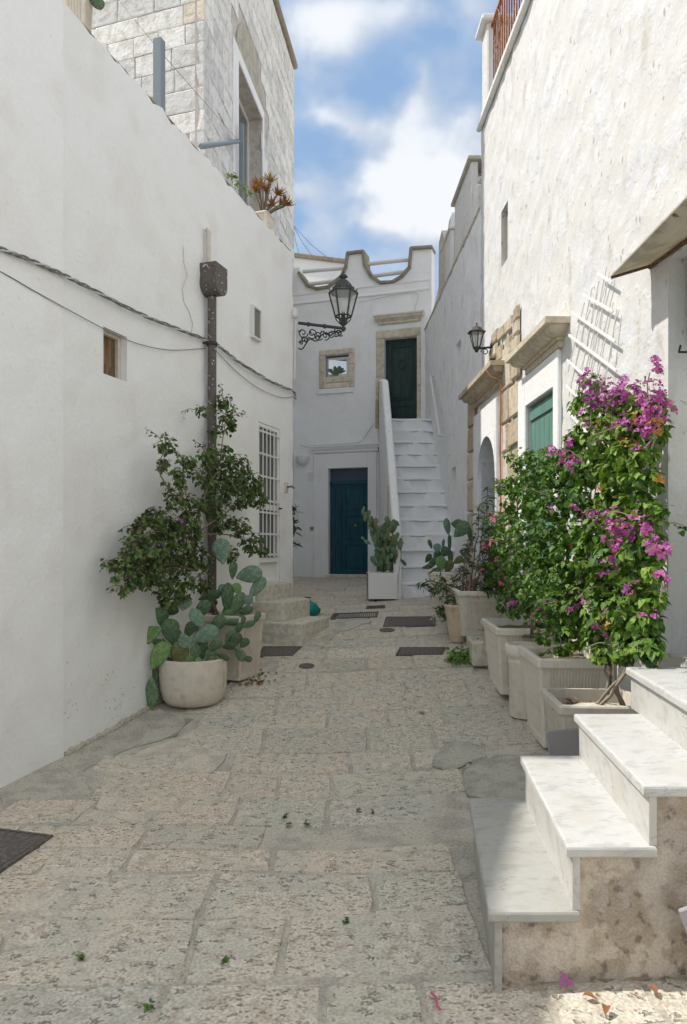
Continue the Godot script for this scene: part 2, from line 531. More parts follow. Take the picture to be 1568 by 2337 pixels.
	# stained render on the side of the steps
	textured("stained_render", N2, 1.6, 0.92, 1.0, func(i):
		var k := ss(98, 152, p1[i] * 0.6 + b1[i] * 0.4)
		var d := ss(140, 200, b2[i])
		var c := Color(0.52, 0.455, 0.38).lerp(Color(0.40, 0.36, 0.315), ss(100, 170, cloud[i]))
		c = c.lerp(Color(0.31, 0.25, 0.175), k * 0.58)
		c = c.lerp(Color(0.13, 0.11, 0.09), d * k * 0.75)
		c = c.lerp(Color(0.60, 0.55, 0.48), ss(150, 200, p0[i]) * 0.5)
		var g := 0.86 + 0.28 * b3[i] / 255.0
		return Color(c.r * g, c.g * g, c.b * g, 0.5 * b2[i] / 255.0 + 0.3 * b3[i] / 255.0 + 0.2 * (1.0 - k)))
	# pots
	textured("pot", N, 0.8, 0.8, 0.3, func(i):
		var k := ss(120, 210, fade[i])
		var c := Color(0.66, 0.605, 0.515).lerp(Color(0.605, 0.54, 0.44), k)
		c = c.lerp(Color(0.42, 0.34, 0.24), ss(150, 215, streak[i]) * ss(120, 190, a1[i]) * 0.6)
		var g := 0.93 + 0.07 * a3[i] / 255.0
		return Color(c.r * g, c.g * g, c.b * g, 0.4 * a3[i] / 255.0 + 0.4 * a2[i] / 255.0))
	tinted("pot_white", "pot", Color(1.2, 1.22, 1.25), Vector3(0.3, 0.1, 0.5))
	tinted("pot_grey", "pot", Color(0.98, 1.0, 1.03), Vector3(0.1, 0.4, 0.2))
	tinted("pot_tan", "pot", Color(1.0, 0.90, 0.76), Vector3(0.6, 0.2, 0.2))
	# painted iron that flakes to a pale undercoat
	textured("flaking_paint", N, 0.7, 0.6, 0.2, func(i):
		var k := ss(176, 184, a2[i]) * ss(138, 160, fade[i])
		var c := Color(0.125, 0.112, 0.103).lerp(Color(0.55, 0.57, 0.57), k)
		c = c.lerp(Color(0.1, 0.075, 0.06), ss(120, 200, fade[i]) * 0.6 * (1.0 - k))
		return Color(c.r, c.g, c.b, 0.5 - 0.4 * k))
	textured("rust", N, 0.5, 0.9, 0.3, func(i):
		var c := Color(0.21, 0.11, 0.06).lerp(Color(0.10, 0.06, 0.042), ss(90, 180, a2[i]))
		c = c.lerp(Color(0.42, 0.33, 0.23), ss(160, 220, a1[i]) * 0.5)
		return Color(c.r, c.g, c.b, a2[i] / 255.0))
	tinted("rust_red", "rust", Color(1.7, 1.15, 0.95), Vector3(0.1, 0.2, 0.3))
	textured("iron_cover", N, 0.6, 0.7, 0.5, func(i):
		var x: int = i % N
		var y: int = i / N
		var r := 0.5 + 0.5 * sin(TAU * 24.0 * x / N) * sin(TAU * 24.0 * y / N)
		var c := Color(0.115, 0.098, 0.09).lerp(Color(0.17, 0.15, 0.138), ss(110, 190, a2[i]))
		return Color(c.r, c.g, c.b, 0.6 * r + 0.2 * a2[i] / 255.0))
	textured("canvas", N, 1.4, 0.85, 0.15, func(i):
		var k := ss(100, 200, fade[i])
		var c := Color(0.58, 0.555, 0.49).lerp(Color(0.46, 0.44, 0.375), k)
		c = c.lerp(Color(0.33, 0.26, 0.17), ss(175, 220, a2[i]) * 0.5)
		return Color(c.r, c.g, c.b, a3[i] / 255.0))
	M.canvas.backlight_enabled = true
	M.canvas.backlight = Color(0.75, 0.72, 0.62).linear_to_srgb()
	textured("green_paint", N, 1.1, 0.55, 0.1, func(i):
		var c := Color(0.12, 0.245, 0.205).lerp(Color(0.145, 0.28, 0.24), ss(90, 190, streak[i]))
		return Color(c.r, c.g, c.b, 0.4 * streak[i] / 255.0))
	textured("door_teal", N, 1.1, 0.42, 0.06, func(i):
		var c := Color(0.012, 0.066, 0.092).lerp(Color(0.017, 0.085, 0.108), ss(90, 190, streak[i]))
		return Color(c.r, c.g, c.b, 0.4 * streak[i] / 255.0))
	textured("door_green", N, 1.1, 0.45, 0.08, func(i):
		var c := Color(0.022, 0.045, 0.042).lerp(Color(0.033, 0.062, 0.056), ss(90, 190, streak[i]))
		return Color(c.r, c.g, c.b, 0.4 * streak[i] / 255.0))
	textured("brown_wood", N, 0.6, 0.7, 0.2, func(i):
		var c := Color(0.15, 0.095, 0.05).lerp(Color(0.235, 0.16, 0.09), ss(90, 190, streak[i]))
		c = c.lerp(Color(0.5, 0.45, 0.38), ss(205, 225, a2[i]) * 0.7)
		return Color(c.r, c.g, c.b, 0.4 * streak[i] / 255.0))
	textured("soil", 256, 0.5, 0.95, 1.0, func(i):
		var c := Color(0.16, 0.125, 0.09).lerp(Color(0.34, 0.29, 0.22), ss(120, 190, a2[(i / 256) * N + i % 256]))
		return Color(c.r, c.g, c.b, a2[(i / 256) * N + i % 256] / 255.0))
	# prickly pear skin with its areoles
	var pads := [["pad", Color(0.125, 0.21, 0.115), Color(0.19, 0.29, 0.17)], ["pad_bright", Color(0.15, 0.27, 0.09), Color(0.22, 0.35, 0.14)], ["pad_blue", Color(0.155, 0.25, 0.18), Color(0.225, 0.335, 0.25)], ["pad_olive", Color(0.17, 0.19, 0.08), Color(0.23, 0.25, 0.12)], ["pad_dark", Color(0.085, 0.145, 0.08), Color(0.135, 0.21, 0.125)]]
	for p in pads:
		textured(p[0], 256, 1.0, 0.62, 0.3, func(i):
			var x: int = i % 256
			var y: int = i / 256
			var u := x / 256.0 * 7.0
			var v := y / 256.0 * 9.0
			var row := int(floor(v))
			var fu := fposmod(u + 0.5 * (row % 2), 1.0) - 0.5
			var fv := v - row - 0.5
			var d := sqrt(fu * fu + fv * fv)
			var c: Color = p[1].lerp(p[2], ss(90, 190, a1[(y * 2) * N + x * 2]))
			c = c.lerp(Color(0.05, 0.06, 0.035) if (int(floor(u + 0.5 * (row % 2))) + row) % 3 else Color(0.3, 0.28, 0.18), (1.0 - ss(0.09, 0.19, d)) * 0.9)
			return Color(c.r, c.g, c.b, 0.5 + 0.4 * (1.0 - ss(0.06, 0.2, d))), false)
	plain("white_metal", Color(0.72, 0.72, 0.70), 0.45)
	plain("white_paint", Color(0.80, 0.80, 0.78), 0.6)
	plain("black_iron", Color(0.035, 0.037, 0.04), 0.55)
	plain("lantern_iron", Color(0.055, 0.06, 0.06), 0.6)
	plain("grey_iron", Color(0.19, 0.235, 0.265), 0.55)
	plain("grey_pane", Color(0.15, 0.155, 0.155), 0.18)
	plain("dark_pane", Color(0.02, 0.03, 0.04), 0.04)
	M.dark_pane.metallic_specular = 0.9
	plain("mirror_pane", Color(0.6, 0.63, 0.66), 0.05, 0.85)
	plain("meter_grey", Color(0.19, 0.185, 0.165), 0.5)
	plain("transom_pane", Color(0.06, 0.09, 0.14), 0.12)
	plain("cable_grey", Color(0.20, 0.20, 0.20), 0.7)
	plain("cable_dark", Color(0.055, 0.053, 0.05), 0.7)
	plain("cable_pale", Color(0.55, 0.55, 0.53), 0.7)
	plain("copper_pipe", Color(0.42, 0.22, 0.12), 0.6)
	plain("plastic_grey", Color(0.33, 0.32, 0.335), 0.55)
	plain("bag_teal", Color(0.0, 0.22, 0.20), 0.35)
	plain("bag_yellow", Color(0.6, 0.45, 0.1), 0.5)
	plain("brass", Color(0.30, 0.25, 0.15), 0.35, 0.8)
	plain("bark", Color(0.19, 0.155, 0.115), 0.9)
	plain("bark_pale", Color(0.33, 0.285, 0.225), 0.9)
	plain("fruit", Color(0.45, 0.19, 0.035), 0.55)
	plain("blue_wood", Color(0.02, 0.07, 0.13), 0.5)
	plain("ochre_frame", Color(0.36, 0.31, 0.14), 0.6)
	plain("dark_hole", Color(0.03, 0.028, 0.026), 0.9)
	plain("brick_red", Color(0.33, 0.13, 0.07), 0.9)
	var glass := StandardMaterial3D.new()
	glass.resource_name = "lantern_glass"
	glass.transparency = BaseMaterial3D.TRANSPARENCY_ALPHA
	glass.albedo_color = Color(0.86, 0.88, 0.86, 0.32)
	glass.roughness = 0.55
	M.lantern_glass = glass
	leafy("leaf_a", Color(0.085, 0.175, 0.03), 0.55)
	leafy("leaf_b", Color(0.13, 0.25, 0.038), 0.6)
	leafy("leaf_c", Color(0.21, 0.33, 0.05), 0.65)
	leafy("leaf_d", Color(0.052, 0.11, 0.03), 0.45)
	leafy("dull_a", Color(0.115, 0.185, 0.06), 0.35)
	leafy("dull_b", Color(0.175, 0.255, 0.08), 0.4)
	leafy("dull_c", Color(0.11, 0.105, 0.05), 0.4)
	leafy("dull_d", Color(0.06, 0.10, 0.042), 0.3)
	leafy("ole_a", Color(0.04, 0.07, 0.03), 0.3)
	leafy("ole_b", Color(0.06, 0.10, 0.035), 0.3)
	leafy("bract_a", Color(0.36, 0.06, 0.30), 0.7)
	leafy("bract_b", Color(0.50, 0.14, 0.42), 0.7)
	leafy("bract_c", Color(0.50, 0.24, 0.07), 0.6)
	leafy("oleander_pink", Color(0.66, 0.17, 0.30), 0.6)
	leafy("petal_white", Color(0.75, 0.74, 0.66), 0.5)
	leafy("dry_leaf", Color(0.23, 0.105, 0.05), 0.3)
	leafy("dry_tan", Color(0.38, 0.28, 0.14), 0.3)
	leafy("aloe_red", Color(0.25, 0.09, 0.03), 0.25)
	leafy("aloe_green", Color(0.17, 0.15, 0.05), 0.25)
	leafy("pale_green", Color(0.24, 0.27, 0.12), 0.35)

# ---------------------------------------------------------------- sky: blue air and fair-weather cloud, all round
const CLOUDS := [[965, 330, 105, 95, 1.1], [905, 415, 85, 70, 0.9], [1010, 430, 120, 60, 1.1], [945, 215, 38, 65, 0.8], [955, 155, 20, 30, 0.45], [785, 250, 36, 34, 0.8], [830, 290, 40, 30, 0.4], [700, 40, 120, 60, 0.8], [770, 70, 75, 60, 0.9], [800, 20, 90, 40, 0.8], [930, 20, 70, 34, 0.55], [1070, 25, 60, 60, 0.8], [700, 430, 55, 50, 0.75], [715, 530, 60, 45, 0.95], [1075, 255, 30, 28, 0.6], [1080, 340, 60, 60, 0.9], [850, 500, 55, 28, 0.7], [950, 525, 110, 45, 0.9], [1040, 520, 90, 50, 0.8], [655, 320, 40, 60, 0.25], [600, 100, 80, 80, 0.5], [870, 590, 70, 25, 0.35]]
func make_sky() -> ImageTexture:
	var w := 2048
	var h := 1024
	var big := FastNoiseLite.new()
	big.seed = 5
	big.frequency = 1.5
	big.fractal_octaves = 5
	var fine := FastNoiseLite.new()
	fine.seed = 9
	fine.frequency = 6.0
	fine.fractal_octaves = 6
	fine.fractal_gain = 0.6
	var data := PackedFloat32Array()
	data.resize(w * h * 3)
	for j in h:
		var el := PI / 2.0 - PI * (j + 0.5) / h
		var y := sin(el)
		var cy := cos(el)
		if j > h / 2 + 8:
			for i in w:
				var o := (j * w + i) * 3
				data[o] = 0.26
				data[o + 1] = 0.25
				data[o + 2] = 0.235
			continue
		var air := Color(0.107, 0.177, 0.295).lerp(Color(0.16, 0.235, 0.35), exp(-maxf(y, 0.0) * 2.4))
		var i := 0
		while i < w:
			var az := TAU * (i + 0.5) / w
			var d := Vector3(sin(az) * cy, y, -cos(az) * cy)
			var ahead := d.z < -0.5 and absf(d.x) < 0.35 and y < 0.75
			var run := 1 if ahead else 2
			var q := Vector3(d.x, d.y * 1.6, d.z)
			var n := fine.get_noise_3dv(q)
			var m := big.get_noise_3dv(q)
			var dens := 0.90 + m * 1.1 + n * 0.30
			if ahead:
				var px := CX - F * d.x / d.z + n * 60.0
				var py := HY + F * d.y / d.z + m * 40.0
				var sum := 0.0
				for c in CLOUDS:
					var dx: float = (px - c[0]) / c[2]
					var dy: float = (py - c[1]) / c[3]
					var r2 := dx * dx + dy * dy
					if r2 < 6.0: sum += c[4] * exp(-r2 * 0.9) * (1.25 if c[1] > 400 else 1.0)
				var near := ss(600, 330, absf(px - 880.0)) * ss(-300, -60, py)
				dens = lerpf(dens, sum * 0.62 + n * 0.75 + m * 0.16, near)
			var k := ss(-0.30, 1.15, dens)
			var shade := 0.355 + 0.065 * ss(0.3, 1.1, dens + n * 0.9)
			var c := air.lerp(Color(shade * 0.975, shade * 1.0, shade * 1.035), k * 0.95)
			for g in mini(run, w - i):
				var o := (j * w + i + g) * 3
				data[o] = c.r
				data[o + 1] = c.g
				data[o + 2] = c.b
			i += run
	return ImageTexture.create_from_image(Image.create_from_data(w, h, false, Image.FORMAT_RGBF, data.to_byte_array()))

# ---------------------------------------------------------------- the street
func street() -> void:
	var cuts_x := [-150.0, -40.0, -12.0, -7.0]
	var cuts_z := [-150.0, -40.0, -10.0, -4.0, -1.0]
	for i in 38: cuts_x.append(-4.5 + i * 0.22)
	for i in 82: cuts_z.append(0.6 + i * 0.22)
	cuts_x += [5.5, 12.0, 40.0, 150.0]
	cuts_z += [21.0, 30.0, 60.0, 150.0]
	var s := new_st()
	s.set_smooth_group(1)
	var p := func(i: int, j: int) -> Vector3:
		var x: float = cuts_x[i]
		var z: float = cuts_z[j]
		return Vector3(x, ground_y(x, z) + 0.006 * lump.get_noise_2d(x * 20.0, z * 20.0), -z)
	for j in cuts_z.size() - 1:
		for i in cuts_x.size() - 1:
			var a: Vector3 = p.call(i, j)
			var b: Vector3 = p.call(i + 1, j)
			var c: Vector3 = p.call(i + 1, j + 1)
			var d: Vector3 = p.call(i, j + 1)
			for v in [a, d, c, a, c, b]: s.add_vertex(v)
	var ground := part("street", s, M.mortar)
	tag(ground, "worn stone-paved alley rising gently between the white houses", "street", "", "structure")
	# slabs laid in courses across the alley
	var r := rnd(77)
	var z := 1.75
	var row := 0
	var made := 0
	while z < 16.2:
		var depth := r.randf_range(0.30, 0.54) * (1.0 if z < 9.0 else 1.15)
		var x := -3.2 + r.randf_range(0.0, 0.5)
		while x < 2.3:
			var w := r.randf_range(0.34, 0.95) * (1.0 if z < 9.0 else 1.1)
			if x > 0.15 and x < 0.6 and z < 7.5: w = r.randf_range(0.4, 0.6)
			var zc := z + depth / 2.0
			var xc := x + w / 2.0
			var wall_l := -4.1 + 0.3333 * zc if zc < 10.4 else -1.9
			var gap_l := 0.45 if zc < 8.0 else 0.3
			var skip := xc < wall_l + gap_l or xc > 2.15 - 0.03 * zc
			if xc > 0.62 and zc > 2.8 and zc < 4.9: skip = true
			if xc > 0.45 and xc < 0.75 and zc > 4.9 and zc < 5.4: skip = true
			if x + w > 0.28 and x < 0.6 and zc > 2.75 and zc < 4.9: w = 0.6 - x
			if zc > 11.6 and xc > 0.85: skip = true
			if zc + 0.3333 * xc > 16.35: skip = true
			if r.randf() < 0.01: skip = true
			# the left of the lane is smeared over with cement and shows few joints
			if xc < wall_l + 1.5 and zc > 4.0 and zc < 7.6 and r.randf() < 0.12: skip = true
			if not skip and w > 0.2:
				var mi := r.randi_range(0, 6)
				if r.randf() < 0.4: mi = 0
				if xc < -0.4 and r.randf() < 0.5: mi = 2
				paving_stone(ground, r, x, z, w, depth, M["paving_%d" % mi])
				made += 1
			x += maxf(w, 0.2)
		z += depth
		row += 1
	# cement patches where the paving was taken up
	patch(ground, [[985, 1752], [1010, 1700], [1040, 1692], [1085, 1702], [1112, 1715], [1108, 1736], [1065, 1744], [1040, 1757], [1010, 1762]], M.cement, 0.015, 5)
	patch(ground, [[1062, 1825], [1052, 1770], [1080, 1742], [1130, 1728], [1250, 1722], [1290, 1760], [1230, 1835], [1150, 1832]], M.cement, 0.017, 6)
	patch(ground, [[0, 1905], [0, 1800], [120, 1738], [235, 1684], [330, 1625], [365, 1620], [440, 1640], [400, 1680], [330, 1700], [255, 1730], [190, 1760], [215, 1830], [150, 1890]], M.cement, 0.004, 7)
	patch(ground, [[600, 1500], [690, 1478], [760, 1440], [775, 1400], [800, 1392], [850, 1420], [770, 1450], [720, 1500]], M.cement, 0.012, 8)
	patch(ground, [[240, 1760], [330, 1712], [450, 1668], [560, 1640], [600, 1660], [520, 1720], [470, 1790], [420, 1850], [300, 1880], [220, 1850]], M.tan_cement, 0.008, 9)
	patch(ground, [[0, 2080], [120, 1960], [210, 1880], [300, 1890], [260, 1990], [130, 2130], [0, 2180]], M.tan_cement, 0.007, 10)
	patch(ground, [[985, 2010], [1010, 1990], [1020, 2030], [1005, 2060], [1035, 2110], [1030, 2180], [1000, 2215], [995, 2140], [980, 2060]], M.mortar, 0.003, 11)
	patch(ground, [[1150, 2222], [1300, 2226], [1450, 2222], [1640, 2218], [1640, 2244], [1460, 2250], [1330, 2246], [1220, 2256], [1160, 2240]], M.tan_cement, 0.02, 12)

func paving_stone(ground: Node3D, r: RandomNumberGenerator, x: float, z: float, w: float, d: float, m: Material) -> void:
	var skew := 0.06
	var c := [Vector2(x, z), Vector2(x + w, z), Vector2(x + w, z + d), Vector2(x, z + d)]
	for i in 4:
		c[i] += Vector2(0.02 * lump.get_noise_2d(c[i].x * 60.0, c[i].y * 60.0) * 2.0, 0.05 * lump.get_noise_2d(c[i].x * 12.0 + 50.0, c[i].y * 12.0) * 2.2)
	var mid: Vector2 = (c[0] + c[1] + c[2] + c[3]) / 4.0
	var outer := []
	var inner := []
	var lift := r.randf_range(0.005, 0.012)
	var tilt := Vector2(r.randf_range(-0.012, 0.012), r.randf_range(-0.012, 0.012))
	for i in 4:
		var a: Vector2 = c[i]
		var b: Vector2 = c[(i + 1) % 4]
		for k in 3:
			var p := a.lerp(b, k / 3.0 + (r.randf_range(-0.09, 0.09) if k else 0.0))
			var inn := (mid - p).normalized()
			var joint := r.randf_range(0.001, 0.009) + (0.008 if k == 0 else 0.0)
			outer.append(p + inn * joint)
			inner.append(p + inn * (joint + r.randf_range(0.005, 0.018)))
	var up := func(p: Vector2, h: float) -> Vector3: return gp(p.x, p.y, h + tilt.dot(p - mid))
	var s := new_st()
	var ctr: Vector3 = up.call(mid, lift + 0.004)
	for i in 12:
		var j := (i + 1) % 12
		var h1 := lift + 0.003 * grain.get_noise_2d(inner[i].x * 90.0, inner[i].y * 90.0)
		var h2 := lift + 0.003 * grain.get_noise_2d(inner[j].x * 90.0, inner[j].y * 90.0)
		face(s, [ctr, up.call(inner[i], h1), up.call(inner[j], h2)], Vector3.UP)
		face(s, [up.call(inner[i], h1), up.call(outer[i], -0.012), up.call(outer[j], -0.012), up.call(inner[j], h2)], Vector3.UP)
	part("paving_stone", s, m, ground)

func patch(ground: Node3D, outline: Array, m: Material, lift: float, seed_: int) -> void:
	var r := rnd(seed_)
	var pts := []
	for i in outline.size():
		var a := on_ground(outline[i][0], outline[i][1])
		var b := on_ground(outline[(i + 1) % outline.size()][0], outline[(i + 1) % outline.size()][1])
		for k in 3:
			var p := a.lerp(b, k / 3.0)
			pts.append(Vector2(p.x + r.randf_range(-0.02, 0.02), -p.z + r.randf_range(-0.03, 0.03)))
	var poly := PackedVector2Array(pts)
	var idx := Geometry2D.triangulate_polygon(poly)
	var s := new_st()
	s.set_smooth_group(1)
	# cut the sheet finely so that it follows the ground
	for i in range(0, idx.size(), 3):
		fine_tri(s, poly[idx[i]], poly[idx[i + 1]], poly[idx[i + 2]], lift, 3)
	for i in poly.size():
		var a := poly[i]
		var b := poly[(i + 1) % poly.size()]
		face(s, [gp(a.x, a.y, lift), gp(b.x, b.y, lift), gp(b.x, b.y, -0.02), gp(a.x, a.y, -0.02)], Vector3.UP)
	part("cement_patch", s, m, ground)

func fine_tri(s: SurfaceTool, a: Vector2, b: Vector2, c: Vector2, lift: float, n: int) -> void:
	if n == 0 or maxf(a.distance_to(b), maxf(b.distance_to(c), a.distance_to(c))) < 0.25:
		face(s, [gp(a.x, a.y, lift), gp(b.x, b.y, lift), gp(c.x, c.y, lift)], Vector3.UP)
		return
	var ab := (a + b) / 2.0
	var bc := (b + c) / 2.0
	var ca := (c + a) / 2.0
	fine_tri(s, a, ab, ca, lift, n - 1)
	fine_tri(s, ab, b, bc, lift, n - 1)
	fine_tri(s, ca, bc, c, lift, n - 1)
	fine_tri(s, ab, bc, ca, lift, n - 1)

# ---------------------------------------------------------------- left: plastered houses
func left_houses() -> void:
	var cw := on(LW, 236, 745)
	var cb := on(LW, 263, 862)
	var win := {"x": cw.x, "y": cb.y, "w": on(LW, 290, 800).x - cw.x, "h": cw.y - cb.y, "d": 0.16}
	var d0: float = on(LW, 589, 1100).x
	var d1: float = on(LW, 639, 1100).x
	var door := {"x": d0, "y": 1.24, "w": d1 - d0, "h": 3.25 - 1.24, "d": 0.10}
	var t := thing("plastered_house", "low white plastered house on the left with barred door and square brown hatch", "house", LW)
	var top := func(x: float) -> float: return 5.92 - 0.17 * (x - 6.05) / 4.7
	part("wall", wall_mesh(6.05, 10.75, -0.2, top, 0.085, [win, door], 0.012, 0.35, [], 3.0, 0.05), M.smooth_plaster, t)
	# the rounded far corner and the flank behind it
	var s := new_st()
	bb(s, 10.45, -0.2, -5.0, 10.74, 5.7, -0.351, 0.05)
	part("flank_wall", s, M.smooth_plaster, t)
	s = new_st()
	bb(s, 6.1, 4.75, -6.5, 10.44, 4.9, -0.352)
	part("terrace_floor", s, M.cement, t)
	s = new_st()
	for i in 36:   # eroded, mossy crest of the parapet
		var x0 := 6.3 + i * 0.122
		var hh := 0.012 + 0.02 * absf(grain.get_noise_2d(x0 * 60.0, 3.0))
		bx(s, Vector3(x0 + 0.06, top.call(x0) + hh * 0.3, -0.17), Vector3(0.125, hh, 0.33), Basis(Vector3(0, 0, 1), -0.036), 0.006)
	part("parapet_crest", s, M.limestone_moss, t)
	s = new_st()
	for i in 40:   # crumbling mortar along the foot
		var x0 := 6.1 + i * 0.055
		var q := LW * Vector3(x0, 0, 0.01)
		bx(s, Vector3(x0, ground_y(q.x, -q.z) + 0.01, 0.012), Vector3(0.075, 0.035 + 0.05 * absf(grain.get_noise_1d(i * 7.0)), 0.05), Basis(Vector3(0, 0, 1), grain.get_noise_1d(i * 11.0)), 0.014)
	part("wall_foot", s, M.mortar, t)
	var crack := []
	for q in [[418, 560], [420, 600], [428, 630], [416, 660], [420, 690], [432, 712], [440, 740], [436, 770]]:
		crack.append(on3(LW, q[0], q[1], 0.008))
	s = new_st()
	tube(s, crack, 0.0035, 4)
	part("crack", s, M.step_stone, t)
	s = new_st()
	var rr := rnd(37)
	for i in 75:   # specks where the limewash has flaked off
		var q := on3(LW, (150.0 if i % 4 == 0 else 262.0) + rr.randfn() * 22.0, 1652.0 - absf(rr.randfn()) * 52.0 - i % 7 * 3.0, 0.0)
		var w := rr.randf_range(0.002, 0.010)
		var z0 := 0.012 * (lump.get_noise_2d(q.x * 10.0 + 3.0, q.y * 10.0) + 0.45 * lump.get_noise_2d(q.x * 34.0, q.y * 34.0 + 3.0))
		bx(s, Vector3(q.x, q.y, z0 + 0.001), Vector3(w, w * rr.randf_range(0.8, 2.2), 0.006), Basis(Vector3(0, 0, 1), rr.randfn()), 0.002)
	tag(part("flaked_specks", s, M.cement, t), "", "", "", "stuff")
	# brown hatch
	var h := Node3D.new()
	s = new_st()
	bb(s, win.x, win.y, -0.16, win.x + win.w * 0.97, win.y + win.h, -0.10, 0.004)
	var wn := part("window", s, M.brown_wood, t)
	s = new_st()
	bb(s, win.x + win.w - 0.045, win.y, -0.099, win.x + win.w, win.y + win.h, -0.06, 0.004)
	bb(s, win.x, win.y + win.h - 0.03, -0.099, win.x + win.w - 0.045, win.y + win.h, -0.06, 0.004)
	part("frame", s, M.pot_grey, wn)
	h.free()
	# barred white door
	s = new_st()
	bb(s, d0, 1.24, -0.10, d1, 1.56, -0.05, 0.004)
	var dr := part("door", s, M.white_paint, t)
	s = new_st()
	frame_box(s, d0 + 0.004, 1.24, d1 - 0.004, 3.246, 0.05, -0.049, -0.005, 0.005)
	bb(s, d0 + 0.055, 2.17, -0.049, d1 - 0.055, 2.24, -0.003, 0.004)
	bb(s, d0 + 0.055, 1.50, -0.049, d1 - 0.055, 1.56, -0.003, 0.004)
	part("frame", s, M.white_paint, dr)
	s = new_st()
	bb(s, d0 + 0.05, 1.56, -0.095, d1 - 0.05, 3.2, -0.075)
	part("pane", s, M.grey_pane, dr)
	for k in 5:
		s = new_st()
		var x := lerpf(d0 + 0.06, d1 - 0.06, (k + 0.5) / 5.0)
		tube(s, [Vector3(x, 1.57, 0.012), Vector3(x, 3.19, 0.012)], 0.0095, 6)
		part("bar", s, M.white_metal, dr)
	for y in [1.60, 1.86, 2.13, 2.28, 2.58, 2.86, 3.14]:
		s = new_st()
		bb(s, d0 + 0.03, y - 0.012, 0.0, d1 - 0.03, y + 0.012, 0.02, 0.002)
		part("crossbar", s, M.white_metal, dr)
	s = new_st()
	tube(s, [Vector3(d1 - 0.03, 2.205, -0.002), Vector3(d1 - 0.03, 2.205, 0.04), Vector3(d1 - 0.09, 2.20, 0.045)], 0.011, 6)
	part("handle", s, M.lantern_iron, dr)
	# small framed hatch high on the wall
	var m0 := on(LW, 570.5, 694)
	var m1 := on(LW, 590, 782)
	s = new_st()
	bb(s, m0.x + 0.025, m1.y + 0.03, 0.0, m1.x - 0.025, m0.y - 0.03, 0.03)
	var hatch := part("window", s, M.meter_grey, t)
	s = new_st()
	frame_box(s, m0.x, m1.y, m1.x, m0.y - 0.005, 0.028, -0.01, 0.05)
	part("frame", s, M.white_metal, hatch)
	# nearer house: clean plaster, its face a finger's breadth proud
	t = thing("plastered_house", "smooth white plastered house front filling the left edge, without openings", "house", LW)
	var s2 := wall_mesh(4.62, 6.05, -0.2, 5.93, 0.1, [], 0.010, 0.35, [], 9.0)
	part("wall", s2, M.clean_plaster, t, Transform3D(Basis(), Vector3(0, 0, 0.016)))
	s = new_st()
	bb(s, -7.0, -0.2, -0.34, 4.62, 5.30, 0.012)
	part("low_wall", s, M.clean_plaster, t)
	s = new_st()
	bb(s, -7.0, 4.75, -6.5, 6.05, 4.9, -0.36)
	part("terrace_floor", s, M.cement, t)
	# doorsteps
	var gy := 0.3
	var st := thing("door_steps", "three rough grey stone steps below the barred white door", "steps", LW)
	var specs := [[9.32, 10.32, 0.70, 0.1, 0.80], [9.45, 10.36, 0.42, 0.1, 1.03], [9.55, 10.4, 0.15, 0.1, 1.235]]
	for q in specs:
		s = rounded_block(q[0], q[1], q[2], q[3], q[4], 0.06)
		part("step", s, M.step_stone, st)

# a block against the wall with rounded outer corners
func rounded_block(s0: float, s1: float, out: float, y0: float, y1: float, rad: float) -> SurfaceTool:
	var s := new_st()
	var ol := [Vector2(s0, -0.02)]
	for k in 5:
		var a := PI + PI / 2.0 * (1.0 - k / 4.0)
		ol.append(Vector2(s0 + rad + cos(a) * rad, out - rad - sin(a) * rad))
	ol.reverse()
	var full := []
	full.append(Vector2(s0, -0.02))
	for k in 5:
		var a := PI - PI / 2.0 * k / 4.0
		full.append(Vector2(s0 + rad + cos(a) * rad, out - rad + sin(a) * rad))
	for k in 5:
		var a := PI / 2.0 - PI / 2.0 * k / 4.0
		full.append(Vector2(s1 - rad + cos(a) * rad, out - rad + sin(a) * rad))
	full.append(Vector2(s1, -0.02))
	var rings := []
	for q in [[y0, 0.0], [y1 - 0.02, 0.0], [y1 - 0.006, 0.006], [y1, 0.02]]:
		var ring := []
		for p in full:
			var cx := (s0 + s1) / 2.0
			var cz := out * 0.4
			var dir := Vector2(p.x - cx, p.y - cz).normalized()
			ring.append(Vector3(p.x - dir.x * q[1], q[0] + 0.004 * grain.get_noise_2d(p.x * 80.0, p.y * 80.0), p.y - dir.y * q[1]))
		rings.append(ring)
	loft(s, rings, false, true, true)
	return s

